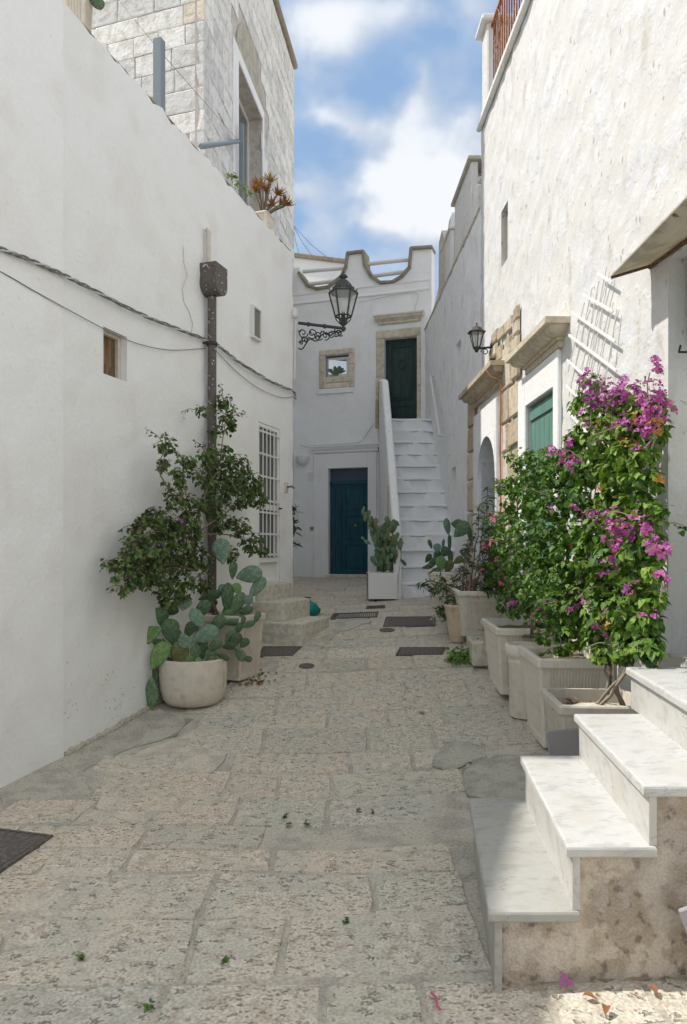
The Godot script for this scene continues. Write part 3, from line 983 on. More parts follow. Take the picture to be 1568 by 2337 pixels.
# ---------------------------------------------------------------- left: the stone tower house behind the terrace
func tower() -> void:
	var t := thing("stone_tower", "tall house of grey limewashed stone blocks rising behind the left terrace", "house", TR)
	var top := 12.74
	var wl := on(TR, 541, 300).x
	var wr := on(TR, 597, 300).x
	var wt := (on(TR, 597, 268).y + on(TR, 541, 145).y) / 2.0
	var win := {"x": wl, "y": 4.95, "w": wr - wl, "h": wt - 4.95, "d": 0.34}
	var s0: SurfaceTool
	part("wall", wall_mesh(0.0, 6.53, 0.2, top, 0.4, [win], 0.0, 0.13, [], 1.0), M.block_joint, t)
	s0 = new_st()
	bb(s0, 0.0, 0.2, 0.0, 6.53, 4.9, 0.03)
	part("lower_wall", s0, M.clean_plaster, t)
	var back := TL
	var rel := TR.affine_inverse() * TL
	var s := new_st()
	bb(s, 0.0, 0.2, -0.13, 5.97, top - 0.002, -0.004)
	part("side_wall", s, M.block_joint, t, rel)
	s = new_st()
	bb(s, -0.02, top + 0.001, -0.55, 6.60, top + 0.14, 0.09, 0.03)
	part("cornice", s, M.limestone_moss, t)
	# window surround, lintel and relieving arch in smooth grey plaster
	s = new_st()
	bb(s, wl - 0.30, 4.9, 0.0, wl - 0.002, wt + 0.2, 0.035, 0.01)
	bb(s, wr + 0.002, 4.9, 0.0, wr + 0.10, wt + 0.2, 0.033, 0.01)
	bb(s, wl - 0.001, wt + 0.002, 0.0, wr + 0.001, wt + 0.2, 0.034, 0.01)
	part("window_surround", s, M.clean_plaster, t)
	s = new_st()
	var ol := []
	var wc := (wl + wr) / 2.0
	for k in 13:
		var a := PI * k / 12.0
		ol.append(Vector2(wc + cos(a) * (wr - wl) * 0.56, wt + 0.203 + sin(a) * 0.78))
	slab(s, ol, 0.0, 0.028)
	part("relieving_arch", s, M.cement, t)
	s = new_st()
	frame_box(s, wl, 4.95, wr, wt, 0.07, -0.30, -0.24)
	bb(s, wc - 0.03, 4.95, -0.30, wc + 0.03, wt, -0.235, 0.004)
	var w := part("window", s, M.white_metal, t)
	for k in 2:
		s = new_st()
		var x0 := wl + 0.07 if k == 0 else wc + 0.03
		bb(s, x0, 5.02, -0.285, x0 + (wr - wl) / 2.0 - 0.10, wt - 0.07, -0.27)
		part("pane", s, M.grey_pane, w)
	# the blocks themselves
	var r := rnd(404)
	var mats := [M.block, M.block_grey, M.block_pale, M.block, M.block_grey]
	for side in 2:
		var T := TR if side == 0 else TL
		var y := 5.05
		while y < top - 0.05:
			var ch := r.randf_range(0.29, 0.34)
			ch = minf(ch, top - y)
			var x := -0.03 if side == 0 else 3.2 + r.randf_range(0.0, 0.4)
			var end := 6.55 if side == 0 else 6.03
			var first := true
			while x < end - 0.02:
				var bw := r.randf_range(0.42, 0.78)
				if first and side == 0: bw = r.randf_range(0.25, 0.5)
				if end - x - bw < 0.2: bw = end - x
				first = false
				var c := T * Vector3(x + bw / 2.0, y + ch / 2.0, 0)
				var pix := Vector2(CX - F * c.x / c.z, HY + F * (c.y - EYE) / c.z)
				var shown := pix.y > -70.0 and pix.x > 170.0
				var lim := (pix.x - 155.0) * 1.03 + 75.0
				if pix.y > lim: shown = false
				if side == 0:
					if x + bw > wl - 0.30 and x < wr + 0.10 and y < wt + 0.15:
						if x < wl - 0.34: bw = wl - 0.30 - x
						elif x >= wr - 0.1: pass
						else: shown = false
					var ax := (x + bw / 2.0 - wc) / ((wr - wl) * 0.56)
					var ay := (y + ch / 2.0 - wt - 0.2) / 0.78
					if ay > -0.1 and ax * ax + ay * ay < 1.05: shown = false
				if shown:
					var m: Material = mats[r.randi_range(0, 4)]
					if side == 1 and r.randf() < 0.03: m = M.block_rust
					part("stone_block", block(r, bw - 0.007, ch - 0.008, 0.026, r.randf_range(0.008, 0.02)), m, t, (Transform3D() if side == 0 else rel) * Transform3D(Basis(), Vector3(x + bw / 2.0, y + ch / 2.0, 0)))
				x += bw
			y += ch

# one rough stone face, w by h, standing d proud of the wall
func block(r: RandomNumberGenerator, w: float, h: float, d: float, soft: float) -> SurfaceTool:
	var s := new_st()
	var g := []
	var xs := [-0.5 * w, -0.5 * w + soft * 1.4, 0.0, 0.5 * w - soft * 1.4, 0.5 * w]
	var ys := [-0.5 * h, -0.5 * h + soft * 1.2, 0.5 * h - soft * 1.2, 0.5 * h]
	var tilt := Vector2(r.randf_range(-0.012, 0.012), r.randf_range(-0.012, 0.012))
	for j in 4:
		var row := []
		for i in 5:
			var edge := i == 0 or i == 4 or j == 0 or j == 3
			var z: float = d * 0.25 if edge else d * 0.6 + r.randf_range(-0.003, 0.004) + tilt.x * xs[i] / w + tilt.y * ys[j] / h
			row.append(Vector3(xs[i] + r.randf_range(-1, 1) * soft * 0.35, ys[j] + r.randf_range(-1, 1) * soft * 0.35, z))
		g.append(row)
	for j in 3:
		for i in 4:
			face(s, [g[j][i], g[j][i + 1], g[j + 1][i + 1], g[j + 1][i]], Vector3(0, 0, 1))
	return s

# ---------------------------------------------------------------- the house that closes the alley
func end_house() -> void:
	var t := thing("end_house", "white two-storey house with scalloped parapet closing the far end of the alley", "house", FF)
	var L := func(x: float, y: float) -> Vector2: return on(FF, x, y)
	# parapet outline, left to right, in the wall's own metres
	var raw := [[682, 585], [683, 622], [702, 650], [723, 658], [750, 654], [781, 630], [791, 608], [795, 577], [829, 573], [832, 603], [846, 628], [868, 644], [896, 643], [918, 630], [936, 609], [940, 566], [985, 563]]
	var prof := []
	for q in raw: prof.append(L.call(q[0], q[1] + 3.0))
	prof[0].x = -2.4
	var first_dip: float = prof[1].x
	var top := func(x: float) -> float:
		if x <= prof[1].x: return prof[1].y + 0.15
		for i in range(1, prof.size() - 1):
			if x <= prof[i + 1].x:
				var a: Vector2 = prof[i]
				var b: Vector2 = prof[i + 1]
				return lerpf(a.y, b.y, clampf((x - a.x) / maxf(b.x - a.x, 0.001), 0, 1))
		return prof[-1].y
	var extra := []
	for q in prof: extra += [q.x - 0.004, q.x + 0.004]
	var right: float = prof[-1].x
	var ud0 := L.call(876.5, 850)
	var ud1 := L.call(951.5, 850)
	var udt: float = L.call(914, 770).y
	var udoor := {"x": ud0.x, "y": 4.33, "w": ud1.x - ud0.x, "h": udt - 4.33, "d": 0.22}
	var w0: Vector2 = L.call(741.5, 876)
	var w1: Vector2 = L.call(796, 807)
	var win := {"x": w0.x, "y": w0.y, "w": w1.x - w0.x, "h": w1.y - w0.y, "d": 0.18}
	var b0: float = L.call(750, 1200).x
	var b1: float = L.call(840, 1200).x
	var bt: float = L.call(795, 1068).y
	var bb_: float = L.call(795, 1311).y
	var door := {"x": b0, "y": bb_, "w": b1 - b0, "h": bt - bb_, "d": 0.16}
	part("wall", wall_mesh(-2.4, right, 0.6, top, 0.10, [udoor, win, door], 0.014, 0.32, extra, 20.0), M.grey_plaster, t)
	# mossy coping along the scallops
	var s := new_st()
	for i in range(1, prof.size() - 1):
		var a: Vector2 = prof[i]
		var b: Vector2 = prof[i + 1]
		var dir := (b - a).normalized()
		var nrm := Vector2(-dir.y, dir.x)
		var c := (a + b) / 2.0 + nrm * 0.012
		bx(s, Vector3(c.x, c.y, -0.13), Vector3(a.distance_to(b) + 0.05, 0.065, 0.40), Basis(Vector3(0, 0, 1), dir.angle()), 0.012)
	part("coping", s, M.limestone_moss, t)
	# string course
	s = new_st()
	var y0: float = L.call(800, 681).y
	var y1: float = L.call(800, 660).y
	moulding(s, -2.3, right - 0.05, y0, [Vector2(0.0, -0.02), Vector2(0.035, 0.0), Vector2(0.035, 0.03), Vector2(0.02, 0.05), Vector2(0.02, y1 - y0 - 0.03), Vector2(0.045, y1 - y0), Vector2(0.0, y1 - y0 + 0.02)], false)
	part("string_course", s, M.grey_plaster, t)
	# tube rails in the gaps of the parapet
	for q in [[[690, 613], [792, 605]], [[700, 643], [785, 632]], [[826, 597], [940, 585]], [[838, 625], [936, 612]]]:
		var a: Vector2 = L.call(q[0][0], q[0][1])
		var b: Vector2 = L.call(q[1][0], q[1][1])
		s = new_st()
		tube(s, [Vector3(a.x - 0.05, a.y, -0.17), Vector3(b.x + 0.05, b.y, -0.17)], 0.045, 10)
		part("rail", s, M.white_metal, t)
	# upper doorway
	var st := part_box(t, "door", udoor.x - 0.02, 4.2, -0.20, udoor.x + udoor.w + 0.02, udt + 0.02, -0.14, M.door_green)
	var cx: float = udoor.x + udoor.w / 2.0
	panel(st, "panel", udoor.x + 0.12, 4.95, udoor.x + udoor.w - 0.10, udt - 0.16, -0.14, M.door_green)
	panel(st, "panel", udoor.x + 0.12, 4.40, udoor.x + udoor.w - 0.10, 4.83, -0.14, M.door_green)
	s = new_st()
	lathe(s, Vector3.ZERO, [Vector2(0.0, 0.03), Vector2(0.04, 0.02), Vector2(0.05, 0.0)], 12)
	part("door_knocker", ring_emblem(), M.black_iron, st, Transform3D(Basis(), Vector3(cx, udt - 0.56, -0.125)))
	var stones := [[udoor.x - 0.20, 4.33, udoor.x, 4.95], [udoor.x - 0.19, 4.95, udoor.x, 5.45], [udoor.x - 0.18, 5.45, udoor.x, udt], [udoor.x + udoor.w, 4.33, udoor.x + udoor.w + 0.09, 5.2], [udoor.x + udoor.w, 5.2, udoor.x + udoor.w + 0.09, udt], [udoor.x - 0.19, udt, cx + 0.02, udt + 0.19], [cx + 0.02, udt, udoor.x + udoor.w + 0.09, udt + 0.19]]
	var r := rnd(61)
	for q in stones: stone_piece(t, r, q[0], q[1], q[2], q[3], 0.022, [M.limestone, M.limestone_pale, M.limestone_dark][r.randi_range(0, 2)])
	s = new_st()
	var c0: float = L.call(857, 735).x
	moulding(s, c0 + 0.12, right - 0.28, L.call(880, 742).y, [Vector2(0.0, 0.0), Vector2(0.05, 0.02), Vector2(0.05, 0.06), Vector2(0.12, 0.12), Vector2(0.12, 0.155), Vector2(0.14, 0.165), Vector2(0.14, 0.20), Vector2(0.0, 0.215)])
	part("door_cornice", s, M.limestone_pale, t)
	# small window in its stone frame
	var o0: Vector2 = L.call(728, 889)
	var o1: Vector2 = L.call(810, 793)
	var ws := [[o0.x, o0.y, w0.x, (o0.y + o1.y) / 2.0 - 0.05], [o0.x, (o0.y + o1.y) / 2.0 - 0.05, w0.x, w1.y], [w1.x, o0.y, o1.x, w0.y + 0.4], [w1.x, w0.y + 0.4, o1.x, w1.y], [o0.x, w1.y, (w0.x + w1.x) / 2.0, o1.y], [(w0.x + w1.x) / 2.0, w1.y, o1.x, o1.y]]
	for q in ws: stone_piece(t, r, q[0], q[1], q[2], q[3], 0.02, [M.limestone, M.limestone_pale][r.randi_range(0, 1)])
	stone_piece(t, r, w0.x, o0.y, w1.x, w0.y, 0.018, M.block_rust)
	var ph: float = L.call(770, 858).y
	s = new_st()
	bb(s, w0.x, w0.y + 0.02, -0.13, w1.x, ph, -0.02, 0.01)
	part("sill_stone", s, M.limestone_pale, t)
	s = new_st()
	frame_box(s, w0.x + 0.03, ph, w1.x - 0.02, w1.y - 0.04, 0.06, -0.14, -0.08)
	var wn := part("window", s, M.white_metal, t)
	s = new_st()
	bx(s, Vector3((w0.x + w1.x) / 2.0, (ph + w1.y) / 2.0 - 0.02, -0.085), Vector3(w1.x - w0.x - 0.15, w1.y - ph - 0.14, 0.01), Basis.from_euler(Vector3(-0.12, 0.24, 0)))
	part("pane", s, M.mirror_pane, wn)
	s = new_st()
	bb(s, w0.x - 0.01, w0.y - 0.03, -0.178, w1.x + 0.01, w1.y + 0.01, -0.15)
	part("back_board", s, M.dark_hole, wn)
	s = new_st()
	bb(s, o0.x - 0.05, o0.y - 0.12, -0.01, o1.x - 0.03, o0.y - 0.005, 0.035, 0.012)
	part("window_ledge", s, M.grey_plaster, t)
	# street door
	var sd := part_box(t, "door", b0 - 0.02, bb_ - 0.02, -0.16, b1 + 0.02, bt - 0.30, -0.10, M.door_teal)
	s = new_st()
	bb(s, b0, bt - 0.30, -0.14, b1, bt, -0.12)
	part("transom_pane", s, M.transom_pane, sd)
	s = new_st()
	bb(s, b0, bt - 0.36, -0.10, b1, bt - 0.28, -0.07, 0.006)
	bb(s, b0 + 0.24, bb_, -0.10, b0 + 0.27, bt - 0.36, -0.075, 0.006)
	part("door_frame", s, M.door_teal, sd)
	var hs := (bt - 0.45 - bb_) / 3.0
	for k in 3:
		panel(sd, "panel", b0 + 0.36, bb_ + 0.13 + k * hs, b1 - 0.09, bb_ + 0.03 + (k + 1) * hs, -0.10, M.door_teal)
		panel(sd, "side_pane", b0 + 0.09, bb_ + 0.13 + k * hs, b0 + 0.18, bb_ + 0.03 + (k + 1) * hs, -0.10, M.transom_pane)
	s = new_st()
	lathe(s, Vector3.ZERO, [Vector2(0.018, 0.0), Vector2(0.018, 0.03), Vector2(0.035, 0.04), Vector2(0.035, 0.055), Vector2(0.0, 0.065)], 12)
	part("door_knob", s, M.brass, sd, Transform3D(Basis(Vector3(1, 0, 0), PI / 2), Vector3(b0 + 0.62, (bb_ + bt) / 2.0 - 0.1, -0.09)))
	# plain plaster frame, plinth and cornice
	s = new_st()
	var f0: float = L.call(716, 1100).x
	var f1: float = L.call(860, 1100).x
	bb(s, f0, bb_ - 0.3, 0.0, b0, bt + 0.34, 0.03, 0.008)
	bb(s, b1, bb_ - 0.3, 0.0, f1, bt + 0.34, 0.03, 0.008)
	bb(s, b0, bt, 0.0, b1, bt + 0.34, 0.0295, 0.006)
	part("door_surround", s, M.grey_plaster, t)
	s = new_st()
	moulding(s, f0 + 0.06, f1 - 0.02, bt + 0.34, [Vector2(0.03, 0.0), Vector2(0.06, 0.02), Vector2(0.06, 0.05), Vector2(0.10, 0.10), Vector2(0.10, 0.13), Vector2(0.13, 0.14), Vector2(0.13, 0.17), Vector2(0.0, 0.185)])
	part("door_cornice", s, M.grey_plaster, t)
	s = new_st()
	bb(s, b0 - 0.05, bb_ - 0.14, -0.1, b1 + 0.05, bb_ - 0.005, 0.06, 0.01)
	part("threshold", s, M.limestone_pale, t)
	# a doorbell plate and a stoneware bowl lamp
	var p: Vector2 = L.call(713, 1206)
	var db := thing("doorbell", "small brass doorbell plate on the wall left of the blue street door", "doorbell", FF * Transform3D(Basis(), Vector3(p.x, p.y, 0.0)))
	s = new_st()
	bb(s, -0.06, -0.05, -0.01, 0.06, 0.05, 0.03, 0.006)
	part("plate", s, M.white_metal, db)
	s = new_st()
	bb(s, -0.04, -0.03, 0.03, 0.04, 0.03, 0.036, 0.002)
	part("button", s, M.brass, db)
	p = L.call(692, 1050)
	var wl := thing("wall_lamp", "white half-bowl wall lamp above the doorbell, left of the blue door", "lamp", FF * Transform3D(Basis(), Vector3(p.x, p.y, 0.0)))
	s = new_st()
	var rings := []
	for q in [[0.02, -0.13], [0.09, -0.11], [0.14, -0.05], [0.165, 0.03], [0.17, 0.08]]:
		var ring := []
		for k in 13:
			var a := PI * k / 12.0
			ring.append(Vector3(cos(a) * q[0], q[1], sin(a) * q[0] - 0.005))
		rings.append(ring)
	loft(s, rings, true, true, true, false)
	part("bowl", s, M.white_paint, wl)
	p = L.call(713, 1088)
	s = new_st()
	bb(s, p.x - 0.11, p.y - 0.1, 0.0, p.x + 0.11, p.y + 0.1, 0.014, 0.004)
	tag(part("wall_plate", s, M.white_metal, self, FF), "square white cover plate on the wall beneath the half-bowl lamp", "plate")
	# the storey set back behind the parapet
	var k := thing("roof_room", "white rooftop wall with mossy coping behind the left scallop of the end house", "wall", FF)
	s = new_st()
	var ra: Vector3 = on3(FF, 650, 585, -1.2)
	var rb: Vector3 = on3(FF, 800, 603, -1.2)
	slab(s, [Vector2(ra.x, 6.3), Vector2(rb.x, 6.3), Vector2(rb.x, rb.y), Vector2(ra.x, ra.y)], -1.5, -1.2)
	part("wall", s, M.grey_plaster, k)
	s = new_st()
	var dir := Vector2(rb.x - ra.x, rb.y - ra.y)
	bx(s, Vector3((ra.x + rb.x) / 2.0, (ra.y + rb.y) / 2.0 + 0.05, -1.34), Vector3(dir.length() + 0.06, 0.11, 0.42), Basis(Vector3(0, 0, 1), dir.angle()), 0.02)
	part("coping", s, M.limestone_moss, k)
	s = new_st()
	bb(s, -2.4, 6.2, -4.0, right, 6.29, -0.33)
	part("roof_terrace", s, M.cement, t)

func ring_emblem() -> SurfaceTool:
	var s := new_st()
	var pts := []
	for k in 15:
		var a := TAU * (k / 14.0)
		pts.append(Vector3(sin(a) * 0.075, cos(a) * 0.085, 0.0))
	tube(s, pts, 0.011, 6)
	bx(s, Vector3(0, 0.10, 0), Vector3(0.05, 0.05, 0.035), Basis(), 0.008)
	bx(s, Vector3(0, -0.10, 0), Vector3(0.09, 0.03, 0.03), Basis(), 0.008)
	return s

func part_box(under: Node, called: String, x0: float, y0: float, z0: float, x1: float, y1: float, z1: float, m: Material) -> MeshInstance3D:
	var s := new_st()
	bb(s, x0, y0, z0, x1, y1, z1, 0.004)
	return part(called, s, m, under)

# a raised and fielded panel
func panel(under: Node, called: String, x0: float, y0: float, x1: float, y1: float, z: float, m: Material) -> void:
	var s := new_st()
	frame_box(s, x0, y0, x1, y1, 0.022, z, z + 0.014, 0.005)
	bb(s, x0 + 0.045, y0 + 0.045, z, x1 - 0.045, y1 - 0.045, z + 0.012, 0.01)
	part(called, s, m, under)

func stone_piece(under: Node, r: RandomNumberGenerator, x0: float, y0: float, x1: float, y1: float, proud: float, m: Material) -> void:
	var st := block(r, absf(x1 - x0) - 0.006, absf(y1 - y0) - 0.006, proud * 1.6, 0.012)
	part("stone", st, m, under, Transform3D(Basis(), Vector3((x0 + x1) / 2.0, (y0 + y1) / 2.0, 0.0)))

# ---------------------------------------------------------------- the outside stair
func outside_stair() -> void:
	var t := thing("outside_stair", "steep whitewashed outside stair climbing to the dark green upper door", "stairs", Transform3D(Basis(), gp(1.3, 11.7)))
	var o := t.position
	var r := rnd(8)
	for k in 13:
		var z0 := 11.72 + k * 0.27
		var y := EYE - 0.77 + 0.264 * (k + 1)
		var s := new_st()
		var x0 := 0.885 - 0.003 * k
		var x1 := 1.95 - 0.0238 * (z0 - 10.0) + (0.0)
		var rings := []
		# uneven, rounded nosing
		var n := 9
		for q in [Vector2(-0.45, 0.0), Vector2(-0.05, 0.0), Vector2(-0.008, 0.008), Vector2(0.004, 0.03), Vector2(0.0, 0.05), Vector2(-0.006, 0.06), Vector2(-0.002, 0.29)]:
			var ring := []
			for i in n:
				var x := lerpf(x0, x1, i / float(n - 1))
				ring.append(Vector3(x, y - q.y + 0.012 * lump.get_noise_2d(x * 30.0, k * 9.0), -(z0 - q.x + 0.016 * lump.get_noise_2d(x * 25.0 + 70.0, k * 11.0))) - o)
			rings.append(ring)
		rings[0] = rings[0].map(func(v): return v)
		s.set_smooth_group(1)
		for i in rings.size() - 1:
			for j in n - 1:
				face(s, [rings[i][j], rings[i][j + 1], rings[i + 1][j + 1], rings[i + 1][j]], Vector3(0, 1, 0.6))
		part("step", s, M.grey_plaster, t)
	var s := new_st()
	bb(s, 0.88 - o.x, -0.5, -15.2 - o.z, 1.7 - o.x, 3.32, -16.6 - o.z)
	part("landing", s, M.grey_plaster, t, Transform3D(Basis(), Vector3(0, 4.326 - o.y - 3.32 , 0)))
	# parapet wall beside the steps: flat outside, round whitewashed top
	s = new_st()
	var line := []
	for q in [[915, 1250, 11.55], [913, 1190, 11.75], [907, 1110, 12.4], [899, 1020, 13.2], [890, 930, 14.2], [880, 866, 15.0], [876, 866, 16.2]]:
		line.append([q[2], at(q[0], q[1], q[2]).y])
	var rings := []
	for q in line:
		var y: float = q[1] - o.y
		var z: float = -q[0] - o.z
		var w := 0.012 * lump.get_noise_1d(q[0] * 30.0)
		var ring := []
		var xl := 0.78 - o.x
		var xr := 0.90 - o.x
		ring.append(Vector3(xl, -0.4, z))
		ring.append(Vector3(xl, y - 0.06 + w, z))
		for k in 5:
			var a := PI - PI * k / 4.0
			ring.append(Vector3((xl + xr) / 2.0 + cos(a) * 0.07, y - 0.05 + w + sin(a) * 0.06, z))
		ring.append(Vector3(xr, y - 0.06 + w, z))
		ring.append(Vector3(xr, -0.4, z))
		rings.append(ring)
	loft(s, rings, true, true, false)
	part("parapet", s, M.worn_plaster, t)
	s = new_st()
	var nb := at(880, 1190, 12.9)
	bb(s, 0.772 - o.x, nb.y - o.y, -13.1 - o.z, 0.79 - o.x, nb.y + 0.62 - o.y, -12.6 - o.z, 0.004)
	part("niche", s, M.block_rust, t)
	# the leaning white pipe that serves as a rail on the right
	s = new_st()
	var a := at(983, 860, 14.6)
	var b := at(1003, 993, 12.9)
	tube(s, [a + Vector3(0.05, 0.03, 0), a, b, b + Vector3(0.06, -0.01, 0)], 0.03, 8)
	tag(part("handrail", s, M.white_metal), "leaning white pipe handrail on the wall right of the outside stair", "handrail")

# ---------------------------------------------------------------- right: shaded house beyond the stair
func far_right_house() -> void:
	var t := thing("shaded_house", "shaded white house with rooftop chimney blocks right of the outside stair", "house", FR)
	var v := on(FR, 1043, 850)
	var v2 := on(FR, 1034, 1100)
	var vent := {"x": on(FR, 1041, 840).x, "y": on(FR, 1043, 872).y, "w": 0.42, "h": 0.62, "d": 0.12}
	var niche := {"x": on(FR, 1031.5, 1100).x, "y": on(FR, 1034, 1122).y, "w": 0.36, "h": 0.40, "d": 0.12}
	part("wall", wall_mesh(-16.4, -10.2, 0.3, 6.4, 0.11, [vent, niche], 0.03, 0.4, [], 44.0, 0.05), M.worn_plaster, t)
	part_box(t, "vent_board", vent.x, vent.y, -0.12, vent.x + vent.w, vent.y + vent.h, -0.09, M.block_grey)
	part_box(t, "niche_board", niche.x, niche.y, -0.12, niche.x + niche.w, niche.y + niche.h, -0.09, M.limestone)
	var s := new_st()
	for i in 30:
		var x := -16.3 + i * 0.203
		bx(s, Vector3(x + 0.1, 6.405 + 0.016 * grain.get_noise_1d(x * 70.0), -0.18), Vector3(0.208, 0.05, 0.40), Basis(Vector3(0, 0, 1), 0.05 * grain.get_noise_1d(x * 90.0)), 0.015)
	part("coping", s, M.step_stone, t)
	# a taller volume with an open loggia, its end turned to the alley's mouth
	s = new_st()
	var y1: float = at(1090, 358, 11.0).y
	bb(s, -12.4, 6.2, -0.13, -11.0, y1 - 0.06, -0.02, 0.015)
	bb(s, -12.4, 6.2, -1.5, -11.0, y1 - 0.28, -0.131, 0.015)
	bb(s, -12.4, y1 - 0.279, -1.5, -11.35, y1 - 0.06, -0.131)
	part("loggia_wall", s, M.roof_plaster, t)
	s = new_st()
	bb(s, -12.5, y1 - 0.059, -1.6, -10.94, y1, 0.03, 0.012)
	part("loggia_roof", s, M.step_stone, t)
	s = new_st()
	bb(s, -10.99, 6.2, -1.2, -10.68, 6.97, -0.015, 0.05)
	part("roof_block", s, M.roof_plaster, t)
	s = new_st()
	bb(s, -10.95, 6.971, -0.6, -10.72, 7.08, -0.10, 0.03)
	part("grey_slab", s, M.cement, t)
	# chimney on its niched base
	s = new_st()
	bb(s, -13.9, 6.2, -0.11, -12.9, 7.25, -0.03, 0.012)
	bb(s, -13.9, 6.2, -0.60, -12.9, 7.25, -0.26, 0.012)
	bb(s, -13.9, 6.2, -0.26, -12.9, 6.99, -0.11)
	bb(s, -13.9, 6.99, -0.26, -13.2, 7.249, -0.11)
	bb(s, -13.95, 7.25, -0.64, -12.86, 7.30, 0.0, 0.012)
	part("chimney_base", s, M.roof_plaster, t)
	s = new_st()
	var rings := []
	for q in [[7.30, 0.155], [7.60, 0.125], [7.66, 0.10]]:
		var ring := []
		for k in 4:
			var a := TAU * (k + 0.5) / 4.0
			ring.append(Vector3(-13.25 + cos(a) * q[1] * 1.41, q[0], -0.21 + sin(a) * q[1] * 1.41))
		rings.append(ring)
	loft(s, rings, true, true, false)
	part("chimney", s, M.roof_plaster, t)
	# the leaning slab and lower wall towards the end house
	s = new_st()
	slab(s, [Vector2(-14.15, 6.3), Vector2(-13.42, 6.3), Vector2(-13.42, 7.28), Vector2(-13.75, 7.60), Vector2(-14.1, 7.52)], -0.35, -0.015)
	part("roof_stair_wall", s, M.limestone_pale, t)
	s = new_st()
	slab(s, [Vector2(-16.3, 6.2), Vector2(-14.15, 6.2), Vector2(-14.15, 7.0), Vector2(-14.4, 6.8), Vector2(-15.0, 6.62), Vector2(-16.3, 6.5)], -0.4, -0.06)
	part("roof_low_wall", s, M.worn_plaster, t)

